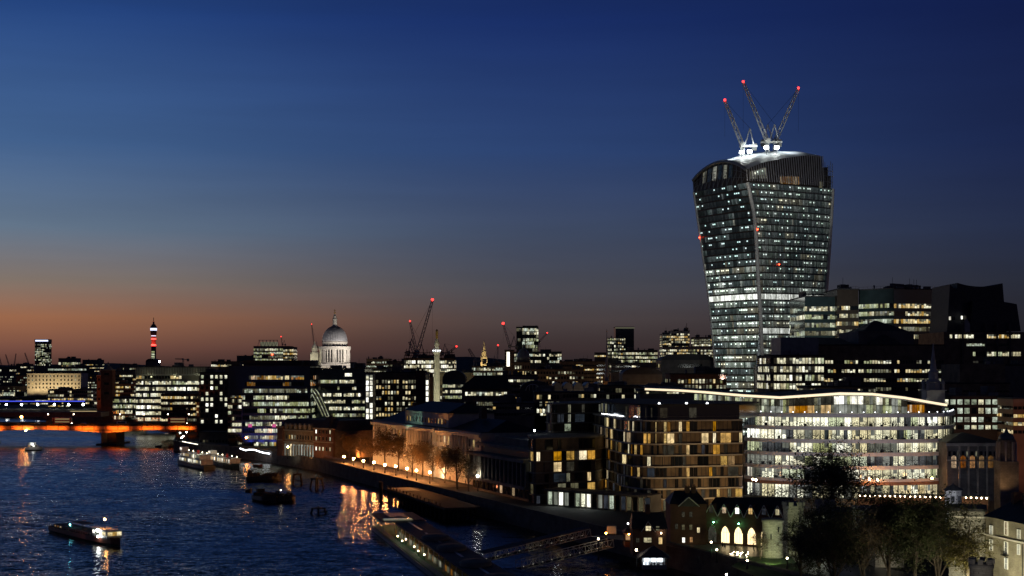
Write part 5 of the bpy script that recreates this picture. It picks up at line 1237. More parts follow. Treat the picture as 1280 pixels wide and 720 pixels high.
for a, b in zip(fo, fo[1:]): q.box(min(a.x, b.x)-.02, max(a.x, b.x)+.02, min(a.y, b.y)-.02, max(a.y, b.y)+.02, zt+1.0, zt+1.06, 'grey_metal')
q.build('terrace_railing', r_)
# festoon of white lamps on the terrace
q = MB(); nb = 34
for i in range(nb):
    t = i/(nb-1); px = 752+44*t; py = 518.5+3.2*abs(math.sin(t*math.pi*2.1))+1.5*t; D = 446-40*t; p = P(px, py, D); q.ball((p.x-O.x, p.y-O.y-1, max(zt+.4, p.z-GZ)), .17, 'strip_cool', 5, 3)
q.build('festoon_lights', r_)
flood((PX(870, 385), 383, GZ+1), (PX(870, 404), 404, 17), 3200, (1, .66, .32), 120); flood((PX(915, 395), 388, GZ+1), (PX(915, 404), 404, 22), 3000, (1, .64, .3), 110)
flood((PX(830, 385), 381, GZ+1), (PX(820, 400), 400, 18), 1600, (1, .66, .32), 120)
# left wing, darker, stepping down to the river
c9 = P(664, 600, 440)
ptsL = [(PX(661, 440), 440), (PX(663.5, 424), 424), (PX(668, 420), 420), (PX(744, 430), 430)]
levL = [PZ(y, 423) for y in (547, 562.5, 576, 590, 603, 617, 629)]
r_, loc, O = flats('apartment_block', 'dark bronze apartment wing with few yellow windows left of the tan curved block', ptsL, (10, 26), levL, 1.5, 'brown_stone', 'stone', [('lit_yellow', 3), ('lit_warm', 3), ('lit_dim', 2)], litrows=[.12, .5, .15, .1, .65, .6, .3], stonep=.45)
ptsU = [(PX(683, 462), 462), (PX(690, 452), 452), (PX(752, 462), 462)]
levU = [PZ(y, 455) for y in (504, 516, 528, 539, 546)]
r_, loc, O = flats('apartment_block', 'dark stepped upper flats with silvery glazed corners above the bronze wing', ptsU, (10, 24), levU+[PZ(560, 455), PZ(580, 455), PZ(600, 455), PZ(630, 455)], 1.35, 'bronze_panel', 'stone', [('lit_cool', 1), ('lit_blinds', 3), ('lit_dim', 2), ('lit_blueish', 3)], litrows=[.5, .6, .35, .2, .5], stonep=.4, nbig=60)
# ground floor arcade lit white (shop front)
a = Vector((PX(684, 414), 414.)); b = Vector((PX(812, 392), 392.)); Wd = (b-a).length; rz = math.atan2(b.y-a.y, b.x-a.x)
r_ = empty('shop_front', (a.x, a.y, GZ), rz, 'low glazed shop front with cold white lit bays at the foot of the flats', 'shop')
q = MB(); q.box(0, Wd, .5, 6, 0, 4.6, 'dark_concrete'); q.build('wall', r_)
q = MB(); q.box(-.5, Wd+.5, -2, 6.2, 4.61, 5.0, 'dark_concrete'); q.build('roof', r_)
for i in range(18):
    x0 = Wd*i/18; m = ['lit_cool', 'lit_blinds', 'lit_hot', 'lit_blinds', 'glass', 'lit_cool', 'lit_white', 'lit_hot', 'glass', 'lit_blinds', 'lit_blueish', 'lit_cool', 'glass', 'lit_blueish', 'lit_dim', 'glass', 'lit_dim', 'lit_blueish'][i]
    q = MB(); u = R.randint(0, 99); q.face([(x0+.15, .44, .4), (x0+Wd/18-.15, .44, .4), (x0+Wd/18-.15, .44, 4.1), (x0+.15, .44, 4.1)], m, [(u, 0), (u+1, 0), (u+1, 1), (u, 1)]); q.build('window', r_)
    q = MB(); q.box(x0-.12, x0+.12, -.1, .43, 0, 4.6, 'concrete'); q.build('pillar', r_)
for f in (.12, .42): flood(loc2w(r_, (Wd*f, -1, 4.2)), loc2w(r_, (Wd*f, -7, 0)), 300, (.85, .95, 1), 150)

# ================================================================== curved glass office
KK = []
for px, dd in ((932, 449), (950, 443), (970, 439.5), (1000, 436.5), (1040, 434.5), (1080, 434), (1120, 434.5), (1160, 437), (1178, 440), (1186, 445), (1190, 453), (1192, 464)): KK.append((PX(px, dd), dd))
O = Vector((KK[0][0], KK[0][1], GZ)); loc = [Vector((p[0]-O.x, p[1]-O.y)) for p in KK]; back = (8, 45)
cg = empty('curved_glass_office', O, 0, 'big curved glass office with seven brightly lit storeys and a glowing wavy roof edge', 'office building')
fine = resample(loc, 1.2); zs = [CAMZ-(y-HOR)*435.5/F-GZ for y in (517.5, 533.3, 549.6, 566, 582.6, 599)]; zg = CAMZ-(603-HOR)*435.5/F-GZ
q = MB(); slabmesh(q, fine, -1.2, back, 0, zs[0]-.6, 'dark_concrete'); q.build('wall', cg)
for zz_ in zs:
    q = MB(); slabmesh(q, fine, .55, back, zz_-1.0, zz_+.12, 'white_paint'); q.build('floor_slab', cg)
bp = resample(loc, 2.35); nb = len(bp)-1
bb = offp(bp, -.75)
for k, zz_ in enumerate(zs):
    zt = zz_-1.02; zb = (zs[k+1] if k+1 < len(zs) else 0)+.14
    if k == len(zs)-1: zb = .3; 
    q = MB(); uo = R.randint(0, 900); cur = 'lit_hot'
    for i in range(nb):
        r = R.random()
        if r < .5: cur = R.choices(['room_white', 'room_hot', 'room_green', 'room_dim', 'room_dark'], [9, 4, 4, 2, 2])[0]
        m = cur
        if k == 5: m = R.choice(['room_warm', 'room_warm', 'room_hot']) if i > nb*.5 else R.choice(['room_dim', 'room_white', 'room_white'])
        a, b = bb[i], bb[i+1]
        for (ta, tb_) in ((.03, .48), (.52, .97)):
            p0 = a+(b-a)*ta; p1 = a+(b-a)*tb_; u0 = uo+(i*2+(0 if ta < .4 else 1))/5; zt2 = zt
            if R.random() < .13: zt2 = zt-(zt-zb)*R.uniform(.3, .7); q.face([(p0.x, p0.y, zt2), (p1.x, p1.y, zt2), (p1.x, p1.y, zt), (p0.x, p0.y, zt)], 'lit_blinds', [(u0, .8), (u0+.2, .8), (u0+.2, 1), (u0, 1)])
            q.face([(p0.x, p0.y, zb), (p1.x, p1.y, zb), (p1.x, p1.y, zt2), (p0.x, p0.y, zt2)], m if R.random() > .07 else 'room_dark', [(u0, 0), (u0+.2, 0), (u0+.2, 1), (u0, 1)])
    q.build('window_band', cg)
    # desks, screens and people-height clutter just inside the glass line
    q = MB(); 
    for i in range(nb):
        if R.random() < .62:
            p = bb[i].lerp(bb[i+1], R.random()); w = R.uniform(.15, .5); h = R.uniform(.4, 1.0); q.box(p.x-w, p.x+w, p.y-.35, p.y-.1, zb, zb+h, 'black_metal')
    if q.f: q.build('desks', cg)
q = MB(); mo_ = offp(bp, .05)
for p in mo_: q.box(p.x-.09, p.x+.09, p.y-.1, p.y+.1, 0, zs[0]-.7, 'black_metal')
mo2 = offp(resample(loc, 1.175), -.6)
for p in mo2: q.box(p.x-.035, p.x+.035, p.y-.04, p.y+.04, 0, zs[0]-.7, 'black_metal')
q.build('mullions', cg)
# glazed top storey set back, from behind the flats to the right end
TK = [(PX(868, 475), 475.), (PX(905, 466), 466.), (PX(935, 456), 456.), (PX(965, 448), 448.), (PX(1000, 443), 443.), (PX(1050, 440), 440.), (PX(1100, 440), 440.), (PX(1134, 441), 441.)]
tl = [Vector((p[0]-O.x, p[1]-O.y)) for p in TK]; tf = resample(tl, 1.0)
zt0 = zs[0]+.02
def zroof(px): return interp([(800, 486), (850, 488), (880, 490), (930, 494.3), (975, 496.8), (1010, 494.5), (1050, 491.8), (1090, 492.5), (1130, 497), (1182, 506)], px)
q = MB(); uo = 200; nS = len(tf)-1
for i in range(nS):
    a, b = tf[i], tf[i+1]; px = (a.x+O.x)/(a.y+O.y)*F+640; ztp = PZ(zroof(px)+3.2, a.y+O.y)-GZ
    t = i/nS; zm = zt0+(ztp-zt0)*.52
    if 985 < px < 1016 or 1025 < px < 1037: lo, hi = 'lit_amber', 'lit_faint'
    elif 1040 < px < 1052 or 1062 < px < 1075 or 1093 < px < 1101: lo, hi = 'lit_blinds', 'lit_hot'
    else: lo, hi = R.choice(['lit_blinds', 'lit_green', 'lit_dim', 'lit_blinds']), R.choice(['lit_dim', 'lit_blinds', 'lit_faint', 'lit_green'])
    q.face([(a.x, a.y, zt0), (b.x, b.y, zt0), (b.x, b.y, zm-.08), (a.x, a.y, zm-.08)], lo, [(uo+i*.5, 0), (uo+i*.5+.5, 0), (uo+i*.5+.5, 1), (uo+i*.5, 1)])
    q.face([(a.x, a.y, zm+.08), (b.x, b.y, zm+.08), (b.x, b.y, ztp), (a.x, a.y, ztp)], hi, [(uo+i*.5, 0), (uo+i*.5+.5, 0), (uo+i*.5+.5, 1), (uo+i*.5, 1)])
q.build('window_band', cg)
q = MB()
for p in offp(resample(tl, 2.0), .15): px = (p.x+O.x)/(p.y+O.y)*F+640; q.box(p.x-.06, p.x+.06, p.y-.08, p.y+.08, zt0, PZ(zroof(px)+3, p.y+O.y)-GZ, 'black_metal')
q.build('top_mullions', cg)
# right end: orange lit lounge + dark box + lower glazed strip
q = MB(); 
def fq(px0, px1, y0, y1, D, m, dx=0):
    u = R.randint(0, 99); q.face([(PX(px0, D)-O.x, D-O.y, PZ(y1, D)-GZ), (PX(px1, D)-O.x, D-O.y, PZ(y1, D)-GZ), (PX(px1, D)-O.x, D-O.y, PZ(y0, D)-GZ), (PX(px0, D)-O.x, D-O.y, PZ(y0, D)-GZ)], m, [(u, 0), (u+1, 0), (u+1, 1), (u, 1)])
for i in range(7): fq(1134+i*3.1, 1136.9+i*3.1, 506, 515.5, 442, 'lit_orange' if i < 4 else 'lit_amber')
q.build('lounge_window', cg)
q = MB(); q.box(PX(1156, 442)-O.x, PX(1177, 442)-O.x, 441.5-O.y, 455-O.y, zt0, PZ(503, 442)-GZ, 'bronze_panel'); q.build('plant_box', cg)
# roof canopy: wavy thick edge whose uplight is painted in as emission
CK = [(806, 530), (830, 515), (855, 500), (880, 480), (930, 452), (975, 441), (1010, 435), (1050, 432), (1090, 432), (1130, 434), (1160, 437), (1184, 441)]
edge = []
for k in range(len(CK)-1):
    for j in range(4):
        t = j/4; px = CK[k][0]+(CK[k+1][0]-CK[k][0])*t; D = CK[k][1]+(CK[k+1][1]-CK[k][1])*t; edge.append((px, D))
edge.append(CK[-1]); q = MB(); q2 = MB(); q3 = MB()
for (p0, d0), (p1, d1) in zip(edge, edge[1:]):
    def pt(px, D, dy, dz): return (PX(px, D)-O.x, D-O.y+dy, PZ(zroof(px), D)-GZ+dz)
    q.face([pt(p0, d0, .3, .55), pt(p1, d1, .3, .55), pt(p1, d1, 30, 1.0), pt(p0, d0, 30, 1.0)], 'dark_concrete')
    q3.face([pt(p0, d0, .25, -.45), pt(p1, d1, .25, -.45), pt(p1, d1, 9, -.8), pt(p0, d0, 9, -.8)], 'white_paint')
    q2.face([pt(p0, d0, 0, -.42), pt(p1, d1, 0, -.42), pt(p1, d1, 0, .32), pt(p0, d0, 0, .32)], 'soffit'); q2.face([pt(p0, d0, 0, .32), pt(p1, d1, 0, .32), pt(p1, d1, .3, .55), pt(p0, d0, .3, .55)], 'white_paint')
q.build('roof', cg); q3.build('soffit', cg); q2.build('glow_strip', cg)
# terrace lamps along the setback
tlp = offp(resample(loc, 3.6), -.1)
tl0 = None
for i, p in enumerate(tlp):
    if tl0 is None:
        q = MB(); q.tube((0, 0, 0), (0, 0, .5), .05); q.ball((0, 0, .55), .16, 'strip_cool', 6, 4); tl0 = q.build('terrace_lamp', cg); o = tl0
    else: o = tl0.copy(); C.objects.link(o); o.parent = cg
    o.location = (p.x, p.y, zs[0]+.01)
# ground level: orange-pink band and festooned canopy in front
q = MB(); slabmesh(q, fine, .6, back, zs[5]-1.8, zs[5]-.76, 'terracotta'); q.build('fascia', cg)
for px, py, c_ in ((1087, 599, 'lamp_warm'), (1097, 600, 'lamp_warm'), (1165, 598, 'lamp_warm'), (945, 600, 'lamp_warm'), (941, 599, 'lamp_small')):
    p = P(px, py, 429); q = MB(); q.ball((p.x-O.x, p.y-O.y, p.z-GZ), .3, c_, 6, 4); q.tube((p.x-O.x, p.y-O.y, p.z-GZ), (p.x-O.x, p.y-O.y+3.5, p.z-GZ), .06); q.build('wall_lamp', cg)

for px in (960, 1030, 1100, 1165): flood((PX(px, 395), 395, GZ+2), (PX(px, 436), 436, 20), 4200, (.72, .78, 1), 90)  # added cool fill spots brightening the floor slabs
r_ = empty('canopy_row', (PX(1072, 372), 372, GZ), math.atan2(-8, PX(1238, 364)-PX(1072, 372)), 'long dark stall canopy edged with small warm bulbs below the curved glass office', 'canopy')
Wd = PX(1238, 366)-PX(1072, 372); ztp = PZ(619.5, 370)-GZ
q = MB(); q.box(0, Wd, 0, 4, ztp, ztp+.25, 'dark_concrete'); q.build('roof', r_)
q = MB(); q.box(0, Wd, 3.4, 3.8, 0, ztp-.01, 'terracotta'); q.build('wall', r_)
for i in range(26):
    q = MB(); x = Wd*(i+.5)/26; q.ball((x, -.1, ztp-.15), .2, 'lamp_small', 6, 4); q.build('bulb', r_)
for i in range(9): q = MB(); x = Wd*i/8; q.tube((x, .2, 0), (x, .2, ztp), .12, mat='timber'); q.build('post', r_)
q = MB(); q.box(Wd*.35, Wd*.38, 3.2, 3.39, .5, 2.6, 'red_paint'); q.build('poster', r_); q = MB(); q.box(Wd*.58, Wd*.605, 3.2, 3.39, .3, 2.8, 'stall_light'); q.build('lit_panel', r_)

# ================================================================== bridges
D = 830.0; x0 = -520; x1 = PX(246, D); br = empty('road_bridge', (0, D, 0), 0, 'wide flat concrete road bridge with its side lit bright orange', 'bridge')
def sof(x):
    xp = PX(131, D); L = 79
    k = (x-xp)/L; k = k-math.floor(k); return PZ(541.8, D)+(PZ(537.3, D)-PZ(541.8, D))*(math.sin(math.pi*k)**.75)
q = MB(); top = PZ(532.4, D); n = 120; 
for i in range(n):
    a = x0+(x1-x0)*i/n; b = x0+(x1-x0)*(i+1)/n
    vs = [(a, 0, sof(a)), (b, 0, sof(b)), (b, 0, top), (a, 0, top), (a, 30, sof(a)), (b, 30, sof(b)), (b, 30, top), (a, 30, top)]
    q.raw(vs, [(0, 1, 2, 3), (5, 4, 7, 6), (1, 0, 4, 5), (3, 2, 6, 7)], 'orange_paint')
q.build('deck', br)
q = MB(); q.box(x0, x1+30, -.9, 0.3, top+.01, top+.35, 'roof_felt'); q.box(x0, x1+30, -.2, .1, top+.36, top+1.25, 'roof_felt'); q.box(x0, x1+30, 29, 29.4, top+.01, top+1.3, 'dark_stone'); q.build('parapet', br)  # near-black colour stands in for the parapet staying unlit
q = MB(); q.box(x0, x1+40, .4, 28.9, top+.012, top+.1, 'asphalt'); q.build('roadway', br)
for px in (131, -37):
    q = MB(); x = PX(px, D); q.prism([(x-4.5, 8), (x, 5), (x+4.5, 8), (x+4.5, 26), (x, 28), (x-4.5, 26)], -4, PZ(541.9, D)+1, 'hull_black'); q.build('pier', br)  # near-black colour stands in for shade under the lit deck
    q = MB(); q.box(x-6, x+6, 2.5, 33, -4, .9, 'hull_black'); q.build('fender', br)
q = MB(); q.box(x1, x1+16, .5, 32, -3, top, 'roof_felt'); q.build('abutment', br)  # abutment shade put into its near-black colour
for i in range(14):
    x = x0+(x1-x0)*(i+.5)/14
for i in range(30):
    xa = x1-9-i*18.5
    if xa < x0: break
    area((xa, D-5.2, PZ(538, D)-.5), (xa, D, PZ(537, D)), 1300*R.uniform(.75, 1.2), 11, .5, (1, .165, .01)).data.spread = math.radians(85)
q = MB(); q.box(x0, x1, -.95, -.905, top-.12, top+.0, 'lamp_orange') if False else q.box(x0, x1, -.95, -.905, top+.12, top+.3, 'roof_felt'); q.build('lighting_trough', br)
def bridge_lamp(name, label, x, y, z, h, mat, r=.5, group='street lamps', arm=0, n=8, power=0, col=(1, .5, .18)):
    r_ = empty(name, (x, y, z), 0, label, 'street lamp', group); q = MB(); q.tube((0, 0, 0), (0, 0, h), .16, .1, 6); q.tube((0, 0, 0), (0, 0, .8), .28, .2, 6); q.build('post', r_)
    if arm: q = MB(); q.tube((0, 0, h-.2), (arm, 0, h+.2), .07); q.build('arm', r_)
    q = MB(); q.ball((arm, 0, h+r*.9), r, mat, n, 5); q.build('lantern', r_)
    if power:
        l = bpy.data.lights.new('lamp_light', 'POINT'); l.energy = power; l.color = col; l.shadow_soft_size = .3
        o = bpy.data.objects.new('lamp_light', l); C.objects.link(o); o.location = (x, y, z+h+r*2+.5)
    return r_
bridge_lamp('street_lamp', 'bright orange street lamp on the orange lit road bridge', PX(27, D), D-.2, top+.4, 4.2, 'lamp_orange', .75, None)
bridge_lamp('street_lamp', 'small orange lamp low on the side of the orange lit bridge', PX(32, D-2), D-1.4, top-3.2, .2, 'lamp_warm', .4, None)
for i, px in enumerate((60, 92, 150, 180, 210, 236)):
    bridge_lamp('street_lamp', ['first', 'second', 'third', 'fourth', 'fifth', 'sixth'][i]+' of the dim small street lamps along the road bridge from the left', PX(px, D+14), D+14, top+.1, 6, 'lamp_small', .3, 'dim bridge street lamps')
def car(name, label, cat, x, y, z, L, Hh, Wc, mat, rz=0, van=False, group='traffic on the road bridge'):
    r_ = empty(name, (x, y, z), rz, label, cat, group); q = MB()
    if van: pr = [(0, .35), (L, .35), (L, Hh*.98), (L*.95, Hh), (L*.04, Hh), (0, Hh*.96)]
    else: pr = [(0, .35), (L, .35), (L, .85), (L*.86, .95), (L*.74, Hh), (L*.30, Hh), (L*.16, .98), (0, .85)]
    n = len(pr); q.raw([(a-L/2, -Wc/2, b) for a, b in pr]+[(a-L/2, Wc/2, b) for a, b in pr], [tuple(range(n)), tuple(range(n, 2*n))[::-1]]+[(i, n+i, n+(i+1) % n, (i+1) % n) for i in range(n)], mat); q.build('body', r_)
    for s in (-1, 1):
        q = MB(); rows = [(Hh*.55, Hh*.85)] if not (van and Hh > 3) else [(1.2, 2.0), (2.75, 3.7)]
        for a, b in rows: q.box(-L*.36 if van else -L*.2, L*.42 if van else L*.2, s*(Wc/2+.03)-.02, s*(Wc/2+.03)+.02, a, b, 'glass' if Hh < 3 else 'lit_warmdim')
        q.build('side_window', r_)
        for dx in (-L*.32, L*.32):
            q = MB(); q.tube((dx, s*(Wc/2-.2), .36), (dx, s*(Wc/2+.04), .36), .36, n=12, mat='tyre'); w = q.build('wheel', r_)
        q = MB(); q.box(L/2, L/2+.05, s*Wc*.3-.15, s*Wc*.3+.15, .6, .78, 'lamp_white' if True else ''); q.build('headlight', r_)
        q = MB(); q.box(-L/2-.05, -L/2, s*Wc*.3-.15, s*Wc*.3+.15, .7, .85, 'lamp_red'); q.build('tail_light', r_)
    return r_
for nm, lab, ct, px, dy, L, Hh, Wc, mat, van in (('black_taxi', 'dark taxi van at the left end of the road bridge', 'taxi', 18, 5, 4.8, 1.9, 1.9, 'car_dark', True), ('double_decker_bus', 'red double decker bus crossing the bridge near the left end', 'bus', 78, 20, 11, 4.3, 2.5, 'red_paint', True),
    ('parked_car', 'silver car on the bridge just left of the dark station tower', 'car', 104, 6, 4.4, 1.45, 1.8, 'car_silver', False), ('delivery_van', 'white van on the bridge right of the dark station tower', 'van', 152, 6, 5.4, 2.3, 2, 'white_paint', True),
    ('parked_car', 'dark car on the bridge in front of the glowing green office', 'car', 180, 6, 4.4, 1.45, 1.8, 'car_dark', False), ('double_decker_bus', 'red double decker bus near the right end of the bridge', 'bus', 222, 20, 11, 4.3, 2.5, 'red_paint', True), ('parked_car', 'silver car near the left edge of the photo on the bridge', 'car', 46, 6, 4.4, 1.45, 1.8, 'car_silver', False)):
    car(nm, lab, ct, PX(px, D+dy), D+dy, top+.1, L, Hh, Wc, mat, van=van)
# people made as one skinned body
def person(label, loc, rz=0, walk=.3, s=1.0, coat='coat', group=None):
    V = [(0, 0, .92), (0, 0, 1.18), (0, 0, 1.42), (0, 0, 1.53), (0, .015, 1.68), (.1, 0, .86), (.11, walk*.4, .48), (.11, -walk*.2+.0, .08), (.11, -walk*.2-.16, .04), (-.1, 0, .86), (-.11, -walk*.5, .48), (-.11, -walk*.3-.1, .08), (-.11, -walk*.3-.26, .04),
         (.19, 0, 1.40), (.25, -walk*.25, 1.13), (.24, -walk*.6-.03, .9), (.23, -walk*.7, .8), (-.19, 0, 1.40), (-.25, walk*.25, 1.13), (-.24, walk*.3-.08, .9), (-.23, walk*.3-.1, .8)]
    E = [(0, 1), (1, 2), (2, 3), (3, 4), (0, 5), (5, 6), (6, 7), (7, 8), (0, 9), (9, 10), (10, 11), (11, 12), (2, 13), (13, 14), (14, 15), (15, 16), (2, 17), (17, 18), (18, 19), (19, 20)]
    rr = [.17, .16, .15, .06, .105, .11, .075, .05, .045, .11, .075, .05, .045, .075, .055, .04, .04, .075, .055, .04, .04]
    me = bpy.data.meshes.new('person'); me.from_pydata([Vector(v)*s for v in V], E, []); me.materials.append(M[coat])
    sv = me.attributes.get('skin') or None
    o = bpy.data.objects.new('person', me); C.objects.link(o); md = o.modifiers.new('skin', 'SKIN'); 
    bm = bmesh.new(); bm.from_mesh(me); ly = bm.verts.layers.skin.verify()
    for v, r in zip(bm.verts, rr): v[ly].radius = (r*s, r*s*.85); v[ly].use_root = (v.index == 0)
    bm.to_mesh(me); bm.free()
    o.modifiers.new('sub', 'SUBSURF').levels = 1; o.modifiers['sub'].render_levels = 1
    o.location = loc; o.rotation_euler = (0, 0, rz)
    q = MB(); q.ball((0, .02*s, 1.70*s), .112*s, 'hull_black', 8, 5); h = q.build('hair', o); tag(o, label, 'person', group); return o
import bmesh

# ---- railway bridge and far bridges
D = 1150.; rb = empty('railway_bridge', (0, D, 0), 0, 'dark plain railway girder bridge behind the orange bridge', 'bridge'); x0 = -700; x1 = PX(126, D)
q = MB(); q.box(x0, x1, 0, 24, PZ(521, D), PZ(515.5, D), 'dark_concrete'); q.box(x0, x1, -.8, -.01, PZ(516.4, D), PZ(515.2, D), 'dark_concrete'); q.build('deck', rb)
for px in (61, -20): 
    for dy in (2, 12, 21): q = MB(); x = PX(px, D); q.tube((x, dy, -3), (x, dy, PZ(521, D)), 3.0 if dy < 5 else 2.4, n=14, mat='dark_concrete'); q.box(x-4.2, x+4.2, dy-3.4, dy+3.4, PZ(522.6, D), PZ(521, D)-.01, 'dark_concrete'); q.build('pier', rb)
D = 1300.; fb_ = empty('arched_bridge', (0, D, 0), 0, 'far road bridge with white globe lamps and a pale lit parapet', 'bridge'); x0 = -700; x1 = PX(124, D)
q = MB(); q.box(x0, x1, 0, 16, PZ(514.5, D), PZ(511.5, D), 'stone'); q.build('deck', fb_)
for px in (48, -12, 108): q = MB(); x = PX(px, D); q.box(x-2.4, x+2.4, -1, 17, -3, PZ(514.5, D)-.01, 'stone'); q.build('pier', fb_)
q = MB(); q.box(PX(88, D), x1, -.4, -.01, PZ(514.6, D), PZ(513.8, D), 'lit_yellow'); q.build('glow_strip', fb_)
for i, px in enumerate((8, 27, 47, 68, 86, 104)):
    bridge_lamp('street_lamp', ['first', 'second', 'third', 'fourth', 'fifth', 'sixth'][i]+' white globe lamp from the left on the far arched bridge', PX(px, D), D, PZ(511.5, D), 3.4, 'flood_white', 1.0, 'globe lamps on the far bridge')
D = 1420.; r_ = empty('footbridge', (0, D, 0), 0, 'thin far footbridge outlined with a blue light line', 'bridge'); x1 = PX(106, D)
q = MB(); q.box(-800, x1, 0, 5, PZ(503.5, D), PZ(502, D), 'dark_concrete'); q.build('deck', r_); q = MB(); q.box(-800, x1, -.3, -.01, PZ(502, D), PZ(501, D), 'lamp_blue'); q.build('light_line', r_)
for px in (35, 80): q = MB(); x = PX(px, D); q.box(x-1, x+1, 1, 4, -2, PZ(503.5, D)-.01, 'dark_concrete'); q.build('pier', r_)
D = 1900.; r_ = empty('station_bridge', (0, D, 0), 0, 'far covered railway station bridge glowing with a long row of windows', 'bridge'); x1 = PX(73, D)
q = MB(); q.box(-1000, x1, 0, 25, PZ(496, D), PZ(489.5, D), 'dark_concrete'); q.build('hall', r_); bt = MB(); 
ro = r_; 
band(r_, (PX(-15, D), 0), (PX(73, D), 0), PZ(495, D), PZ(490.6, D), 60, 'C', .97, .12)
for px in (10, 50): q = MB(); x = PX(px, D); q.box(x-3, x+3, 1, 24, -2, PZ(496, D)-.01, 'dark_stone'); q.build('pier', r_)
# station towers
for lab, px0, px1, D, top_, ww in (('dark brick domed station tower with orange light on its left face', 126, 140.5, 1180, 463, 9), ('smaller far twin of the brick station tower, mostly hidden', 121, 126.5, 1215, 470, 6)):
    a = PX(px0, D); w = PX(px1, D)-a; r_ = empty('station_tower', (a, D, GZ-4), 0, lab, 'tower'); z = lambda y: PZ(y, D)-GZ+4
    q = MB(); q.box(0, w, 0, ww, 0, z(top_), 'brick'); q.box(-.3, w+.3, -.4, ww+.4, z(top_), z(top_)+.8, 'stone'); q.build('wall', r_)
    q = MB(); q.lathe([(w*.45, z(top_)+.81), (w*.44, z(top_-2)), (w*.3, z(top_-4.5)), (w*.12, z(top_-6)), (w*.1, z(top_-8)), (.1, z(top_-11))], 'lead', 8, w/2, ww/2); q.build('cupola', r_)
    for k in range(3): q = MB(); q.box(w*.3, w*.7, -.08, -.01, z(top_+6+k*12), z(top_+3+k*12), 'glass'); q.build('window', r_)
flood((PX(120, 1190), 1176, 12), (PX(124, 1215), 1215, 30), 16000, (1, .22, .06), 60)

# ================================================================== quay
def onb(px_z, z=GZ): # a point on embankment line by D
    pass
qa = Vector((-84, 622)); qb = Vector((-25.5, 476)); qd = (qb-qa).normalized(); qn = Vector((-qd.y, qd.x))  # qn points inland? 
if qn.x < 0: qn = -qn
QL = [(430, 571.6), (442, 574), (454, 576), (467.5, 578), (481, 581), (494.5, 583), (509, 585.6), (521, 588), (537, 590.5)]
ordn = ['first', 'second', 'third', 'fourth', 'fifth', 'sixth', 'seventh', 'eighth', 'ninth', 'tenth', 'eleventh', 'twelfth', 'thirteenth', 'fourteenth']
for i, (px, py) in enumerate(QL):
    # solve for position along a line 3 m inland of the quay edge
    best = None
    for k in range(200):
        p = qa+qn*3.2+qd*(k-20)*1.0; ppx = 640+p.x/p.y*F
        if best is None or abs(ppx-px) < best[0]: best = (abs(ppx-px), p)
    p = best[1]; h = PZ(py, p.y)-GZ
    bridge_lamp('street_lamp', 'bright warm globe lamp on the tree lined quay, '+ordn[i]+' from the left', p.x, p.y, GZ, max(2.5, h-.4), 'lamp_warm', .42, 'globe lamps on the quay', power=2300, col=(1, .34, .09))
bridge_lamp('street_lamp', 'single green tinted lamp at the left end of the quay lamps', PX(419, 640), 640, GZ, 5.2, 'lamp_green', .35, None)
bridge_lamp('street_lamp', 'cold white lamp at the right end of the quay by the concrete block', PX(597, 462), 462, GZ, 4.6, 'lamp_white', .4, None, power=500, col=(1, .9, .7))
bridge_lamp('street_lamp', 'taller orange lamp among the trees right of the market hall', PX(428, 650), 650, GZ, 11, 'lamp_orange', .5, None, power=15000, col=(1, .27, .05))
bridge_lamp('street_lamp', 'orange lamp among the trees near the brick shed', PX(447, 640), 640, GZ, 9.5, 'lamp_orange', .6, None, power=15000, col=(1, .27, .05))
bridge_lamp('street_lamp', 'warm lamp by the market hall arcade', PX(361.5, 634), 630, GZ, 5, 'lamp_warm', .35, None)
bridge_lamp('street_lamp', 'orange lamp left of the market hall by the blue lit base', PX(308, 700), 700, GZ, 5.5, 'lamp_orange', .5, None, power=700, col=(1, .3, .06))
for (x, y, z, pw, c) in ((455, 650, 12, 16000, (1, .3, .07)), (434, 650, 12, 8000, (1, .3, .07))):
    flood((PX(x, y), y-14, GZ+1), (PX(x, y), y+6, 12), pw*.22, c, 140)
# warm light pool near the end of the customs building
q0 = qa+qd*118+qn*14; flood((q0.x, q0.y-4, GZ+2), (q0.x+8, q0.y+6, GZ+7), 2400, (1, .72, .42), 150, .6)
# quay railing, and parked row at quay edge
r_ = empty('quay_railing', (0, 0, GZ), 0, 'thin metal railing with warm lit strip along the quay edge', 'railing'); q = MB()
L = (qb-qa).length
for i in range(int(L/2.2)):
    p = qa+qd*i*2.2+qn*1.9; q.tube((p.x, p.y, 1.0), (p.x, p.y, 2.0), .05, n=4, mat='grey_metal')
q.build('posts', r_); q = MB(); a = qa+qn*1.9; b = qb+qn*1.9
for h in (1.5, 2.0): q.tube((a.x, a.y, h), (b.x, b.y, h), .045, n=4, mat='grey_metal')
q.build('rail', r_)
# rope lights / lit paths
def lightline(label, pts, mat, r=.16, name='light_string'):
    q = MB(); o = pts[0]
    for a, b in zip(pts, pts[1:]): q.tube(a-o, b-o, r, r, 5, mat)
    ob = q.build(name, loc=o); tag(ob, label, 'light string'); return ob
lightline('curved white light line on the terrace below the blue lit office', [P(300, 560.5, 690), P(307, 563, 688), P(311, 562, 687), P(318, 562.2, 685), P(325, 564.8, 682), P(331, 566.3, 680), P(337, 567, 678)], 'strip_cool', .3)
lightline('straight dim light line on the river wall by the bridge head', [P(228, 551.8, 745), P(236, 553.5, 735), P(247, 555.5, 720)], 'strip_white', .22)
for i, (px, py, D) in enumerate(((225, 541, 775), (229, 545, 770), (233, 540, 772), (227, 547, 765))):
    bridge_lamp('street_lamp', ordn[i]+' of the clustered small white lamps where the bridge meets the bank', PX(px, D), D, GZ, max(1, PZ(py, D)-GZ-.4), 'lamp_white', .35, 'clustered white lamps by the bridge foot')

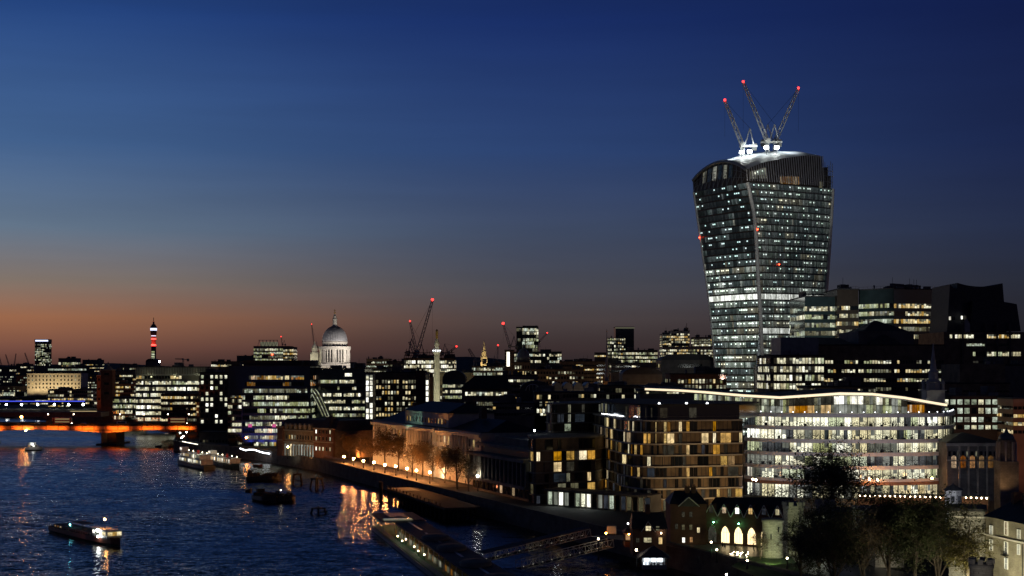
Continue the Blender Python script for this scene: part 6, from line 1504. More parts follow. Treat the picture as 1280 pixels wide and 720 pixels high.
# ================================================================== trees
def tree_meshes(seed, h, spread, nleaf, leafmat, leafs=.22, trunk_h=.25, n1=10, n2=5, n3=4, cw=.42, twig=.02):
    """trunk, limbs to points through an uneven egg-shaped crown, twigs and leaf clumps at their ends"""
    rd = random.Random(seed); tm = MB(); tips = []; th = h*trunk_h; rc = h*cw*spread; ch = (h-th)/2; cc = Vector((0, 0, th+ch))
    lob = [(rd.uniform(0, 6.28), rd.uniform(-.6, .9), rd.uniform(.75, 1.15)) for _ in range(7)]
    def inside(k):
        while True:
            v = Vector((rd.uniform(-1, 1), rd.uniform(-1, 1), rd.uniform(-.85, 1)))
            if .25 < v.length < 1:
                a = math.atan2(v.y, v.x); m = .82
                for la, lz, ls in lob:
                    if abs((a-la+math.pi) % (2*math.pi)-math.pi) < .7 and abs(v.z-lz) < .5: m = max(m, ls)
                v = v*k*m; return cc+Vector((v.x*rc, v.y*rc, v.z*ch))
    lean = Vector((rd.uniform(-.04, .04)*h, rd.uniform(-.04, .04)*h, 0)); r0 = h*.024
    ax = [Vector((0, 0, -.2)), Vector((0, 0, th))+lean*.5, cc+lean, cc+lean*1.2+Vector((0, 0, ch*.5))]; rr_ = [r0, r0*.75, r0*.42, r0*.15]
    for i in range(3): tm.tube(ax[i], ax[i+1], rr_[i], rr_[i+1], 8, 'bark', False)
    def limb(p, q, ra, rb, n):
        mid = p.lerp(q, .5)+Vector((rd.gauss(0, 1), rd.gauss(0, 1), rd.uniform(.2, 1)))*(q-p).length*.09
        tm.tube(p, mid, ra, (ra+rb)/2, n, 'bark', False); tm.tube(mid, q, (ra+rb)/2, rb, n, 'bark', False); return mid
    for i in range(n1):
        t = rd.uniform(.75, 2.6); k = int(t); p = ax[k].lerp(ax[k+1], t-k); q = inside(.72)
        if q.z < p.z-ch*.2: q.z = p.z-ch*.2+rd.random()*ch*.4
        r1 = r0*.38*(1.2-t*.25); m = limb(p, q, r1, r1*.4, 5)
        for j in range(n2):
            p2 = (m.lerp(q, rd.random()) if rd.random() < .75 else p.lerp(m, rd.uniform(.5, 1))); c = inside(.97); q2 = p2+(c-p2)*min(1, rc*.62/max(.1, (c-p2).length)); m2 = limb(p2, q2, r1*.35, r1*.14, 4)
            for l in range(n3):
                p3 = m2.lerp(q2, rd.random()); d = Vector((rd.gauss(0, 1), rd.gauss(0, 1), rd.gauss(.25, .8))).normalized(); q3 = p3+d*rc*rd.uniform(.12, .3)
                tm.tube(p3, q3, twig, twig*.5, 3, 'bark', False); tips.append(q3); tips.append(p3.lerp(q3, .5))
    lm = MB(); per = max(1, nleaf/len(tips))
    for t in tips:
        if rd.random() < .15: continue
        rad = rc*.055*rd.uniform(.5, 1.7)
        for _ in range(int(per*rd.uniform(.3, 1.9)+rd.random())):
            c = t+Vector((rd.gauss(0, rad), rd.gauss(0, rad), rd.gauss(0, rad*.8))); s = leafs*rd.uniform(.6, 1.4)
            u = Vector((rd.gauss(0, 1), rd.gauss(0, 1), rd.gauss(0, 1))).normalized(); v = u.orthogonal().normalized()
            lm.face([c-u*s, c+v*s*.5, c+u*s, c-v*s*.5], leafmat)
    a = tm.build('trunk'); b = lm.build('crown'); ra, rb_ = a.data, b.data; bpy.data.objects.remove(a); bpy.data.objects.remove(b); return ra, rb_
def tree(label, loc, meshes, s=1, rz=0, group=None, cat='tree', name='bare_tree'):
    r_ = empty(name, loc, rz, label, cat, group); r_.scale = (s, s, s)
    for nm, me in zip(('trunk', 'crown'), meshes): o = bpy.data.objects.new(nm, me); C.objects.link(o); o.parent = r_
    return r_
TQ = [tree_meshes(s, 12, 1.25, 6500, 'leaf_brown', .17, .18) for s in (3, 4, 5)]
TB = [tree_meshes(s, 12, 1.4, 1500, 'leaf_brown', .13, .18, 12, 6, 6, twig=.03) for s in (8, 9)]
tq = [(437, 9, .8, 0), (450, 12, .85, 1), (463, 9, .8, 2), (482, 8, 1.1, 0), (498, 11, 1.0, 1), (515, 8, .85, 2), (528, 10, .9, 0), (541, 9, .85, 1), (556, 9, .9, 2)]
for i, (px, off_, s, k) in enumerate(tq):
    best = None
    for kk in range(220):
        p = qa+qn*off_+qd*(kk-30)*1.0; e = abs(640+p.x/p.y*F-px)
        if best is None or e < best[0]: best = (e, p)
    p = best[1]; tree('lamp lit thin plane tree on the quay, '+ordn[i]+' from the left', (p.x, p.y, GZ), TQ[k] if i not in (1, 5, 7) else TB[k % 2], s*1.35, R.random()*6, 'plane trees on the quay', name='plane_tree')
for i, (px, D, s) in enumerate(((572, 470, 1.35), (586, 462, 1.0))):
    tree(('large bare spreading tree at the right end of the quay row', 'smaller bare tree next to the concrete block')[i], (PX(px, D), D, GZ), TB[i], s, i*2.2, None, name='bare_tree')
for i, (px, D, s) in enumerate(((425, 652, 1.1), (440, 655, 1.25), (455, 650, 1.15), (300, 720, .5), (291, 722, .45))):
    tree(('orange lit tree nearest the market hall', 'orange lit tree in front of the brick shed', 'orange lit tree at the right of the brick shed', 'small shrub like tree left of the blue lit terrace', 'tiny dark tree at the bridge foot')[i], (PX(px, D), D, GZ), TQ[i % 3], s, i, None, name='street_tree')
tree('round dark tree beside the bridge in front of the glowing office', (PX(160, 905), 905, GZ), TQ[1], .95, 1, None, name='street_tree')
big = tree_meshes(21, 14, 1.5, 13000, 'leaf_dark', .16, .10, 18, 9, 6)
tree('big dark leafy tree silhouetted against the curved glass office', (PX(1037, 350), 350, GZ), big, 1.68, .4, None, name='leafy_tree')
dk = [tree_meshes(s, 14, 1.3, 11000, 'leaf_dark', .15, .14, 14, 7, 5) for s in (31, 32)]
ylw = tree_meshes(41, 14, .8, 8000, 'leaf_yellow', .13, .14, 14, 7, 5)
bare = tree_meshes(44, 13, 1.1, 1600, 'leaf_brown', .09, .14, 16, 8, 7, twig=.025)
for i, (px, D, s, k) in enumerate(((1003, 268, 1.1, 0), (1040, 262, 1.2, 1), (1078, 266, 1.35, 0), (1112, 272, 1.5, 1), (1145, 266, 1.5, 0), (1172, 262, 1.4, 1), (1022, 285, 1.15, 1))):
    tree('dark tree in the massed trees at the lower right, '+ordn[i]+(' from the left' if i < 6 else ', standing behind the others'), (PX(px, D), D, GZ-2), dk[k] if i not in (0, 2) else bare, s, i*1.3, 'dark trees at the lower right')
tree('yellow green tree lit from below against the pale stone house', (PX(1205, 246), 246, GZ-1.5), ylw, 1.3, 1.0, None, name='leafy_tree')
tree('small bare tree in front of the lit arches and round tower', (PX(951, 297), 297, GZ), bare, .52, 0, None)
tree('little bare bush hung with red lights before the arches', (PX(922, 302), 302, GZ), TB[0], .22, 0, None)
flood((PX(1206, 238), 237, GZ+1), (PX(1206, 249), 249, 15), 4200, (1, .9, .45), 64, .3)
for i, (px, D, pw) in enumerate(((1020, 275, 160), (1060, 276, 160), (1110, 280, 130), (1180, 262, 250))): flood((PX(px, D), D, GZ+.6), (PX(px, D), D+9, 11), pw, (1, .9, .75), 130, .3)

# ================================================================== foreground houses and fortress edge
def W2(px, D): return PX(px, D)
# quay paving, road and lawn
def sheet(name, pts, z, mat): 
    q = MB(); q.face([(x, y, z) for x, y in pts], mat); tag(q.build(name), kind='structure')
sheet('wharf_paving', [(18, 338), (34, 322), (60, 268), (78, 240), (92, 256), (70, 290), (62, 312), (40, 345)], GZ+.05, 'tarmac_wet')
sheet('lawn', [(PX(935, 300), 301), (PX(990, 300), 301), (PX(1010, 268), 266), (PX(950, 270), 270), (PX(915, 285), 286)], GZ+.1, 'grass')
# black gabled house
D = 322; r_, Wd, H, rz = bldg('gabled_house', 'tall dark brick gabled house left of the arched building', 838, 883, 630, D, 10, 'brick', None, plant=0, roof='none')
q = MB(); q.raw([(-.3, -.3, H), (Wd+.3, -.3, H), (Wd+.3, 10.3, H), (-.3, 10.3, H), (1.5, 5, H+2.6), (Wd-1.5, 5, H+2.6)], [(0, 1, 5, 4), (1, 2, 5), (2, 3, 4, 5), (3, 0, 4), (3, 2, 1, 0)], 'slate'); rf = q.build('roof', r_)
q = MB(); x = Wd*.5; q.raw([(x-2.3, -.6, H-.5), (x+2.3, -.6, H-.5), (x, -.6, H+1.5), (x-2.3, 4, H-.5), (x+2.3, 4, H-.5), (x, 4, H+1.5)], [(0, 1, 2), (0, 3, 4, 1), (1, 4, 5, 2), (2, 5, 3, 0)], 'slate'); q.build('gable', r_)
q = MB()
for s_ in (-1, 1): q.tube((x+s_*2.4, -.7, H-.5), (x, -.7, H+1.6), .12, n=4, mat='white_paint')
q.build('bargeboard', r_)
for px in (862, 870): q = MB(); X = PX(px, D)-PX(838, D); q.box(X-.55, X+.55, 4, 5, H+1.2, H+3.6, 'brick'); q.tube((X-.25, 4.5, H+3.6), (X-.25, 4.5, H+4.2), .14, mat='terracotta'); q.tube((X+.25, 4.5, H+3.6), (X+.25, 4.5, H+4.2), .14, mat='terracotta'); q.build('chimney', rf)
for px, py, m in ((854, 643, 'lit_faint'), (863.5, 643, 'lit_faint'), (854, 659, 'lit_dim'), (863.5, 659, 'lit_dim'), (845.5, 658, 'lit_faint'), (873, 662.5, 'lit_yellow'), (854.5, 675, 'lit_hot'), (864, 674.5, 'lit_orange')):
    win(r_, (PX(px, D)-PX(838, D), -.03, PZ(py+3.2, D)-GZ), 0, .62, 1.15, m, 'dark_stone', seed=1)
# arched building with six gablets
D0, D1 = 324, 314; a = Vector((PX(882, D0), D0)); b = Vector((PX(984, D1), D1)); Wd = (b-a).length; rz = math.atan2(b.y-a.y, b.x-a.x); D = 319
ar = empty('arcaded_building', (a.x, a.y, GZ), rz, 'gothic building with six white edged gablets and glowing pointed arches', 'building'); z = lambda y: PZ(y, D)-GZ
q = MB(); q.box(0, Wd, 0, 9, 0, z(643), 'brick'); q.build('wall', ar)
q = MB(); q.raw([(-.3, -.4, z(644)), (Wd+.3, -.4, z(644)), (Wd+.3, 9.4, z(644)), (-.3, 9.4, z(644)), (.5, 4.5, z(626)), (Wd-.5, 4.5, z(621))], [(0, 1, 5, 4), (1, 2, 5), (2, 3, 4, 5), (3, 0, 4)], 'slate'); q.build('roof', ar)
for i in range(6):
    f = (i+.5)/6.15; x = Wd*f; hw = Wd/6.15/2*.97; zb = z(647); zp = z(632-i*.35); q = MB()
    q.raw([(x-hw, -.5, zb), (x+hw, -.5, zb), (x, -.5, zp), (x-hw, 4, zb), (x+hw, 4, zb), (x, 4, zp)], [(0, 1, 2), (1, 4, 5, 2), (2, 5, 3, 0)], 'brick'); g_ = q.build('gablet', ar)
    q = MB()
    for s_ in (-1, 1): q.tube((x+s_*hw, -.62, zb), (x+s_*hw*.45, -.62, (zb+zp)/2+.35), .11, n=4, mat='white_paint'); q.tube((x+s_*hw*.45, -.62, (zb+zp)/2+.35), (x, -.62, zp+.1), .11, n=4, mat='white_paint')
    q.build('bargeboard', g_)
    win(ar, (x, -.53, z(643-i*.3)), 0, .95, 1.35, ['lit_faint', 'lit_orange', 'lit_hot', 'lit_warm', 'lit_blueish', 'lit_white'][i], 'dark_stone', seed=2)
    if i < 5:
        w = .98; z0_ = .5; z1_ = 2.9; xx = x+.1; pts = [(xx-w, z0_), (xx+w, z0_), (xx+w, z1_), (xx+w*.75, z1_+.75), (xx+w*.4, z1_+1.2), (xx, z1_+1.5), (xx-w*.4, z1_+1.2), (xx-w*.75, z1_+.75), (xx-w, z1_)]
        q = MB(); q.face([(p_[0], -.03, p_[1]) for p_ in pts], 'arch_light' if i else 'lit_faint', [((p_[0]-xx)/2/w+.5+3, (p_[1]-z0_)/4) for p_ in pts]); q.build('arched_window', ar)
        q = MB()
        for p1_, p2_ in zip(pts[2:], pts[3:]): q.tube((p1_[0], -.15, p1_[1]), (p2_[0], -.15, p2_[1]), .1, n=4, mat='stone')
        for dx in (-.33, .33): q.tube((xx+dx, -.08, z0_), (xx+dx, -.08, z1_+.9), .03, n=4, mat='dark_stone')
        q.tube((xx-w, -.08, z1_), (xx+w, -.08, z1_), .03, n=4, mat='dark_stone'); q.build('tracery', ar)
for f, m in ((.12, 'lamp_green'), (.43, 'lamp_green')):
    q = MB(); q.ball((Wd*f, -.9, 5.1), .14, m, 6, 4); q.tube((Wd*f, -.9, 5.2), (Wd*f, 0, 5.4), .04); q.build('wall_lamp', ar)
for i, (px, D, dx) in enumerate(((903, 312, 0), (906, 311, 0), (919, 311, 0), (942, 310, 0), (947, 309, 0), (950, 309, 0), (873, 290, 0), (879, 286, 0))):
    person(['person in dark coat standing at the left lit arch', 'person in dark clothes beside another at the left lit arch', 'person silhouetted before the second lit arch', 'person silhouetted before the third lit arch', 'person standing left of the pale round tower', 'person standing against the pale round tower edge', 'person walking on the dark wharf paving, left one of two', 'person walking on the dark wharf paving, right one of two'][i], (PX(px, D), D, GZ+.05), R.random()*6, .35, 1.0)
for i, (px, D) in enumerate(((436, 617), (472, 590), (506, 556), (530, 528), (552, 505), (571, 488))):
    person('person in dark coat walking on the quay, '+ordn[i]+' from the left', (PX(px, D)+3, D, GZ+.06), R.random()*6, .4, 1.0, group='people walking on the quay')
# wharf lamps
for lab, px, py, D in (('white lamp on the wharf, upper of the two near the arches', 889, 677.5, 300), ('white lamp on the wharf, lower of the two near the arches', 896, 687, 292), ('greenish lamp on the small lawn', 934, 700.5, 282), ('small white lamp near the foot of the trees', 984, 697.5, 282), ('white lamp at the bottom edge of the photo', 908, 718, 262)):
    h = PZ(py, D)-GZ; bridge_lamp('street_lamp', lab, PX(px, D), D, GZ, max(.4, h-.2), 'lamp_small', .2, 'small white wharf lamps', n=6)
flood((PX(915, 306), 306, GZ+.5), (PX(905, 292), 292, GZ), 60, (1, .8, .5), 150)
# string of red lights as bush cluster
q = MB()
for i in range(26): q.ball((R.gauss(0, 1.0), R.gauss(0, .5), R.gauss(.9, .35)), .07, 'lamp_small', 5, 3)
o = q.build('light_string', loc=(PX(923, 300), 300, GZ)); tag(o, 'tangle of small pinkish fairy lights in the bush before the arches', 'light string')
# pale round tower
def battlement_tower(label, px0, px1, ytop, D, mat, n=24, cren=True, name='stone_tower', base=GZ, roofc=None):
    r = PX(px1, D)-PX(px0, D); r /= 2; cx = PX((px0+px1)/2, D); r_ = empty(name, (cx, D+r, base), 0, label, 'tower'); H = PZ(ytop, D)-base
    q = MB(); q.lathe([(r*1.02, 0), (r*.99, H*.5), (r*.98, H-1.6), (r*1.05, H-1.5), (r*1.05, H-.8)], mat, n); q.build('wall', r_, smooth=n > 12)
    if cren:
        for i in range(max(8, n//2)):
            t = 2*math.pi*(i+.5)/max(8, n//2)
            w = MB(); hw = r*math.pi/max(8, n//2)*.55; w.box(-hw, hw, -.22, .22, H-.8, H, mat); o = w.build('merlon', r_); o.location = (r*.98*math.cos(t), r*.98*math.sin(t), 0); o.rotation_euler = (0, 0, t+math.pi/2)
    for (t, zz_) in ((-1.9, H*.45), (-1.2, H*.62)):
        w = MB(); w.box(-.12, .12, -.06, .03, zz_, zz_+1.1, 'glass'); o = w.build('arrow_slit', r_); o.location = (r*1.0*math.cos(t), r*1.0*math.sin(t), 0); o.rotation_euler = (0, 0, t+math.pi/2)
    return r_, r, H
battlement_tower('pale round stone tower lit yellow green beside the glowing arches', 955, 981.5, 645, 298, 'rubble', 28, False)
flood((PX(962, 285), 287, GZ), (PX(968, 300), 300, GZ+4), 3600, (.92, 1, .42), 100, .3)
battlement_tower('grey battlemented tower right of the arched building', 981, 1008, 628, 303, 'rubble', 10)
battlement_tower('second grey battlemented tower behind the dark trees', 1022, 1046, 626, 318, 'rubble', 10)
flood((PX(985, 285), 287, GZ+2), (PX(994, 300), 303, GZ+9), 1300, (.75, .85, .8), 100, .4); flood((PX(1030, 300), 302, GZ+3), (PX(1034, 318), 318, GZ+9), 1500, (.8, .9, .8), 100, .4)
a = Vector((PX(1003, 306), 306.)); r_ = empty('curtain_wall', (a.x, a.y, GZ), 0, 'battlemented stone curtain wall between the two grey towers', 'wall'); Wd = PX(1030, 310)-a.x
q = MB(); q.box(0, Wd, 0, 1.5, 0, 7.5, 'rubble'); q.build('wall_face', r_)
for i in range(4): q = MB(); q.box(Wd*i/4, Wd*i/4+.6, 0, .5, 7.51, 8.3, 'rubble'); q.build('merlon', r_)
bldg('long_brick_house', 'low reddish brick house with dark roof behind the lower right trees', 1042, 1090, 640, 322, 9, 'brick', None, roof='hip', roofh=.7, plant=0)
bldg('dark_roofed_house', 'dark slate roofed range behind the lower right trees, by the white turret', 1083, 1183, 639, 300, 12, 'dark_stone', None, roof='hip', roofh=.9, plant=0)
bldg('pale_wall_house', 'grey stone wall with thin pale coping glimpsed through the dark trees', 1094, 1130, 655, 285, 5, 'rubble', None, roof='none', plant=0)
# white turret
D = 290; x = PX(1191.5, D); r_ = empty('white_turret', (x, D, GZ), 0, 'small white octagonal turret with dark pointed roof above the trees', 'turret'); z = lambda y: PZ(y, D)-GZ
q = MB(); q.lathe([(1.75, 0), (1.75, z(614)), (1.9, z(613.6)), (1.9, z(612.4))], 'white_paint', 8); q.build('wall', r_)
q = MB(); q.lathe([(2.15, z(612.3)), (1.1, z(608.5)), (.35, z(606)), (.06, z(603.5))], 'slate', 8); q.build('roof', r_)
for dx in (-.7, .7): q = MB(); q.box(dx-.35, dx+.35, -1.85, -1.72, z(627), z(619), 'grey_metal'); q.build('louvre', r_)
flood((x-4, D-8, 21), (x, D, z(622)+GZ), 600, (.85, .88, 1), 80, .3)
# pale stone house with sash windows at the right edge
D0, D1 = 258, 238; a = Vector((PX(1232, D0), D0)); b = Vector((PX(1310, D1), D1)); Wd = (b-a).length; rz = math.atan2(b.y-a.y, b.x-a.x)
ho = empty('stone_house', (a.x, a.y, GZ-1), rz, 'pale yellow brick house with white sash windows at the lower right corner', 'house'); H = PZ(645, D0)-GZ+1
q = MB(); q.box(0, Wd, 0, 10, 0, H, 'yellow_brick'); q.build('wall', ho)
q = MB(); q.box(-.1, Wd, -.2, -.002, H-3.5, H-3.2, 'portland'); q.build('string_course', ho)
q = MB(); q.raw([(-.3, -.4, H), (Wd, -.4, H), (Wd, 10.4, H), (-.3, 10.4, H), (2, 5, H+3.2), (Wd, 5, H+3.2)], [(0, 1, 5, 4), (1, 2, 5), (2, 3, 4, 5), (3, 0, 4), (3, 2, 1, 0)], 'slate'); rf = q.build('roof', ho)
for x in (2.5, 6.5): q = MB(); q.box(x, x+.9, 3.6, 5.2, H+1.6, H+4.6, 'brick'); q.build('chimney', rf)
D = 250
def hz(y, D): return PZ(y, D)-GZ+1
for px, y1, y0, w, m, Dd in ((1241, 667.5, 657, 1.0, 'lit_blinds', 256), (1260.5, 668.5, 652, 1.1, 'lit_warmdim', 251), (1278.5, 673, 662, .9, 'lit_blinds', 247), (1241, 687.5, 674.5, 1.0, 'lit_blinds', 256), (1259.5, 692, 677.5, 1.05, 'lit_blueish', 251), (1277.5, 693, 680.5, .8, 'lit_blinds', 247), (1261, 711, 697.5, 1.0, 'lit_blinds', 251)):
    X = ((Vector((PX(px, Dd), Dd))-a).length); win(ho, (X, -.04, hz(y1, Dd)), 0, w, (y1-y0)*Dd/F, m, 'white_paint', seed=4)
q = MB(); X = (Vector((PX(1260, 251), 251))-a).length; q.box(X-.9, X+.9, -.7, -.06, hz(694.5, 251), hz(694, 251)+.05, 'black_metal')
for i in range(9): q.tube((X-.85+i*.21, -.66, hz(694, 251)), (X-.85+i*.21, -.66, hz(689, 251)), .02, n=3)
q.box(X-.9, X+.9, -.69, -.63, hz(689, 251), hz(688.6, 251), 'black_metal'); q.build('balcony', ho)
q = MB(); q.tube((Wd*.62, -.12, 0), (Wd*.62, -.12, H-3.6), .08, mat='black_metal'); q.build('drainpipe', ho)
r_, Wd2, H2, _ = bldg('stone_gatehouse', 'plain pale stone wing with flat parapet left of the sash windowed house', 1186, 1231.5, 639, 262, 9, 'rubble', None, plant=0, D2=260, base=GZ-1)
q = MB(); q.box(-.2, Wd2+.2, -.3, -.003, H2-1.2, H2-.9, 'portland'); q.build('string_course', r_)
for px, pw, dy in ((1210, 4200, -14), (1245, 7000, -18), (1272, 7000, -22)): flood((PX(px, 245), 262+dy-6, GZ), (PX(px+4, 250), 256, GZ+7), pw, (1, .92, .62), 120, .4)
battlement_tower('small pale battlemented turret at the bottom edge near the sash windowed house', 1217, 1246, 700, 226, 'rubble', 16, True, 'stone_turret', GZ-3)
flood((PX(1228, 214), 212, GZ+2), (PX(1231, 226), 227, GZ+7), 1400, (1, .9, .8), 100, .3)
# half-timbered house
D = 303; r_, Wd, H, rz = bldg('half_timbered_house', 'small half timbered house with lit windows behind the market kiosk', 791, 833, 661, D, 7, 'brick', None, plant=0, roof='none')
q = MB(); q.raw([(-.3, -.4, H), (Wd+.3, -.4, H), (Wd+.3, 7.4, H), (-.3, 7.4, H), (.2, 3.5, H+3.2), (Wd-.2, 3.5, H+3.2)], [(0, 1, 5, 4), (1, 2, 5), (2, 3, 4, 5), (3, 0, 4), (3, 2, 1, 0)], 'slate'); rf = q.build('roof', r_)
q = MB(); X = Wd*.45; q.raw([(X-1.5, -.6, H-.6), (X+1.5, -.6, H-.6), (X, -.6, H+1.6), (X-1.5, 3, H-.6), (X+1.5, 3, H-.6), (X, 3, H+1.6)], [(0, 1, 2), (1, 4, 5, 2), (2, 5, 3, 0)], 'brick'); q.build('gable', r_)
q = MB()
for s_ in (-1, 1): q.tube((X+s_*1.5, -.7, H-.6), (X, -.7, H+1.6), .07, n=4, mat='white_paint')
q.build('bargeboard', r_)
q = MB(); q.box(Wd*.42, Wd*.55, 3, 4, H+2.4, H+4.9, 'brick'); q.build('chimney', rf)
for px, py, w, h, m in ((810, 663, 1.1, 1.0, 'lit_yellow'), (809.5, 678, 1.6, 1.0, 'lit_white'), (825.5, 680, .8, 1.4, 'lit_warm'), (797, 678, .7, .9, 'lit_faint'), (822, 663, .7, .9, 'lit_dim')):
    win(r_, (PX(px, D)-PX(791, D), -.66 if px == 810 else -.03, PZ(py, D)-GZ), 0, w, h, m, 'dark_stone', seed=5)
q = MB(); q.ball((PX(826, D)-PX(791, D), -.6, PZ(666, D)-GZ), .16, 'lamp_small', 6, 4); q.tube((PX(826, D)-PX(791, D), -.6, PZ(666, D)-GZ), (PX(826, D)-PX(791, D), 0, PZ(666, D)-GZ), .04); q.build('wall_lamp', r_)
# gazebo kiosk
D = 284; cx = PX(817, D); r_ = empty('market_kiosk', (cx, D, GZ), 0, 'white lit market kiosk under a dark pyramid roof on the wharf', 'kiosk')
for x in (-2.6, 2.6):
    for y in (-2, 2): q = MB(); q.box(x-.1, x+.1, y-.1, y+.1, 0, 2.5, 'timber'); q.build('post', r_)
q = MB(); q.raw([(-3.3, -2.8, 2.4), (3.3, -2.8, 2.4), (3.3, 2.8, 2.4), (-3.3, 2.8, 2.4), (0, 0, 4.6)], [(0, 1, 4), (1, 2, 4), (2, 3, 4), (3, 0, 4), (3, 2, 1, 0)], 'canvas'); q.build('roof', r_)
q = MB(); q.box(-2.4, 2.4, 1.2, 1.5, 0, 2.3, 'white_paint'); q.build('back_wall', r_)
q = MB(); q.box(-2.4, 2.4, -1.9, -1.3, 0, .95, 'grey_metal'); q.build('counter', r_)
for x in (-1.3, .1, 1.4): q = MB(); q.box(x-.45, x+.45, .9, 1.19, 1.2, 2.1, 'stall_light'); q.build('lit_panel', r_)
for i in range(14): 
    q = MB(); x = R.uniform(-2.2, 2.2); q.box(x, x+.25, -1.8, -1.5, .96, .96+R.uniform(.15, .5), R.choice(['white_paint', 'stall_light', 'grey_metal', 'terracotta'])); q.build('goods', r_)
flood((cx, D, GZ+2.3), (cx, D-3, GZ), 70, (.9, .95, 1), 160, .3)
r_ = empty('street_lamp', (PX(795, D), D-1, GZ), 0, 'tall lamp post with white head just left of the market kiosk', 'street lamp'); q = MB(); q.tube((0, 0, 0), (0, 0, 3.6), .08); q.build('post', r_); q = MB(); q.ball((0, 0, 3.8), .24, 'lamp_small'); q.build('lantern', r_)
# orange lit shop by the gangway end
r_, Wd, H, rz = bldg('ticket_hut', 'little orange lit ticket hut at the landward end of the gangways', 781, 790, 666, 318, 4, 'brick', None, plant=0, roof='hip', roofh=1)
q = MB(); q.box(.2, Wd-.2, -.3, -.02, 1.6, 2.8, 'lit_orange'); q.build('window', r_); q = MB(); q.ball((Wd/2, -1.2, 3.0), .16, 'lamp_orange'); q.tube((Wd/2, -1.2, 3.1), (Wd/2, 0, 3.2), .04); q.build('wall_lamp', r_)
r_ = empty('sign_board', (PX(764.5, 330), 330, GZ), 0, 'pale square notice board on posts above the gangway head', 'sign'); q = MB(); q.box(-1.1, 1.1, -.05, .05, 1.6, 3.4, 'white_paint'); q.build('panel', r_); q = MB(); q.box(-1, -.9, -.04, .04, 0, 1.6, 'grey_metal'); q.box(.9, 1, -.04, .04, 0, 1.6, 'grey_metal'); q.build('leg', r_)
flood((PX(764.5, 330)-1, 327.5, GZ+.5), (PX(764.5, 330), 330, GZ+2.5), 5, (1, .8, .9), 90, .1)
r_ = empty('street_lamp', (PX(785, 330), 330, GZ), 0, 'slim post with bright blue lamp by the ticket hut', 'street lamp'); q = MB(); q.tube((0, 0, 0), (0, 0, PZ(655, 330)-GZ), .07); q.build('post', r_); q = MB(); q.ball((0, 0, PZ(654.5, 330)-GZ), .22, 'strip_cool'); q.build('lantern', r_)
for i, (px, py, D) in enumerate(((757.5, 666.5, 326), (748, 673.5, 318))): bridge_lamp('street_lamp', ('orange lamp where the gangways reach the bank', 'pale lamp low on the near gangway')[i], PX(px, D), D, 2 if i else GZ, PZ(py, D)-(2 if i else GZ)-.2, ('lamp_orange', 'lamp_small')[i], .22, None, n=6)

# ================================================================== pier, gangways, jetty
pd = Vector((22.5, -94)).normalized(); pn = Vector((-pd.y, pd.x)); pn = pn if pn.x > 0 else -pn; rz = math.atan2(pd.y, pd.x)   # local x along pier toward viewer, local y = to the right/bank side
pr_ = empty('river_pier', (-39.5, 397, 0), rz, 'long floating passenger pier with dark flat roofs and green lit deck at the lower centre', 'pier'); Lp = 200
# local y positive is to the left of x direction: inland side
q = MB(); q.prism([(-3, 5), (0, 0), (Lp, 0), (Lp, 11), (0, 11), (-3, 8)], -1, 1.0, 'hull_black'); q.build('pontoon', pr_)
q = MB(); q.box(0, Lp, .3, 10.7, 1.01, 1.1, 'green_deck'); q.build('deck', pr_)
q = MB()
for i in range(int(Lp/1.6)): q.tube((i*1.6, .4, 1.1), (i*1.6, .4, 2.2), .04, n=4, mat='white_paint')
for h in (1.5, 1.85, 2.2): q.tube((0, .4, h), (Lp, .4, h), .035, n=4, mat='white_paint')
for i in range(8): q.tube((0, .4+i*1.4, 1.1), (0, .4+i*1.4, 2.2), .04, n=4, mat='white_paint')
q.tube((0, .4, 2.2), (0, 10.4, 2.2), .04, n=4, mat='white_paint'); q.build('railing', pr_)
q = MB(); q.box(1, 22, -.2, 11.5, 4.4, 4.7, 'canvas'); q.box(0.6, 22.4, -.6, 11.9, 4.3, 4.39, 'grey_metal'); q.build('roof', pr_)
q = MB(); q.box(5, 15, 3, 8, 4.71, 4.95, 'lead'); q.build('skylight', pr_)
q = MB(); q.box(21, Lp, 3.0, 11.3, 4.0, 4.3, 'canvas'); q.build('long_roof', pr_)
for i in range(0, 7): q = MB(); q.box(23+i*26, 23+i*26+20, 6.6, 7.2, 4.31, 4.4, 'pale_metal'); q.build('roof_ridge', pr_)
for x in (62, 82, 108, 130):
    q = MB(); q.lathe([(3.4, 4.35), (3.4, 4.9), (3.0, 5.25), (.2, 5.6)], 'concrete', 24); o = q.build('oval_canopy', pr_); o.location = (x, 7, 0); o.scale = (1.0, 1.35, 1); o.rotation_euler = (0, 0, -rz)
for i in range(30):
    q = MB(); x = 1.5+i*(Lp-3)/30; q.box(x-.08, x+.08, 3.1 if x > 22 else .3, 3.26 if x > 22 else .46, 1.1, 4.0 if x > 22 else 4.3, 'white_paint'); q.build('pillar', pr_)
q = MB()
for i in range(0, 40):
    x = 21+i*2.2; u = R.randint(0, 99); q.face([(x, 3.3, 1.3), (x+2, 3.3, 1.3), (x+2, 3.3, 2.6), (x, 3.3, 2.6)], R.choice(['lit_faint', 'lit_dim', 'lit_faint', 'lit_warmdim']), [(u, 0), (u+1, 0), (u+1, 1), (u, 1)])
q.build('glass_screen', pr_)
for x in (33, 44, 56, 70): flood(loc2w(pr_, (x, 4, 3.9)), loc2w(pr_, (x, 1.5, 1)), 24, (.1, 1, .35), 150, .2)
for x in (4, 10, 16): flood(loc2w(pr_, (x, 5, 4.2)), loc2w(pr_, (x, 4, 1)), 30, (.9, 1, .6), 150, .2)
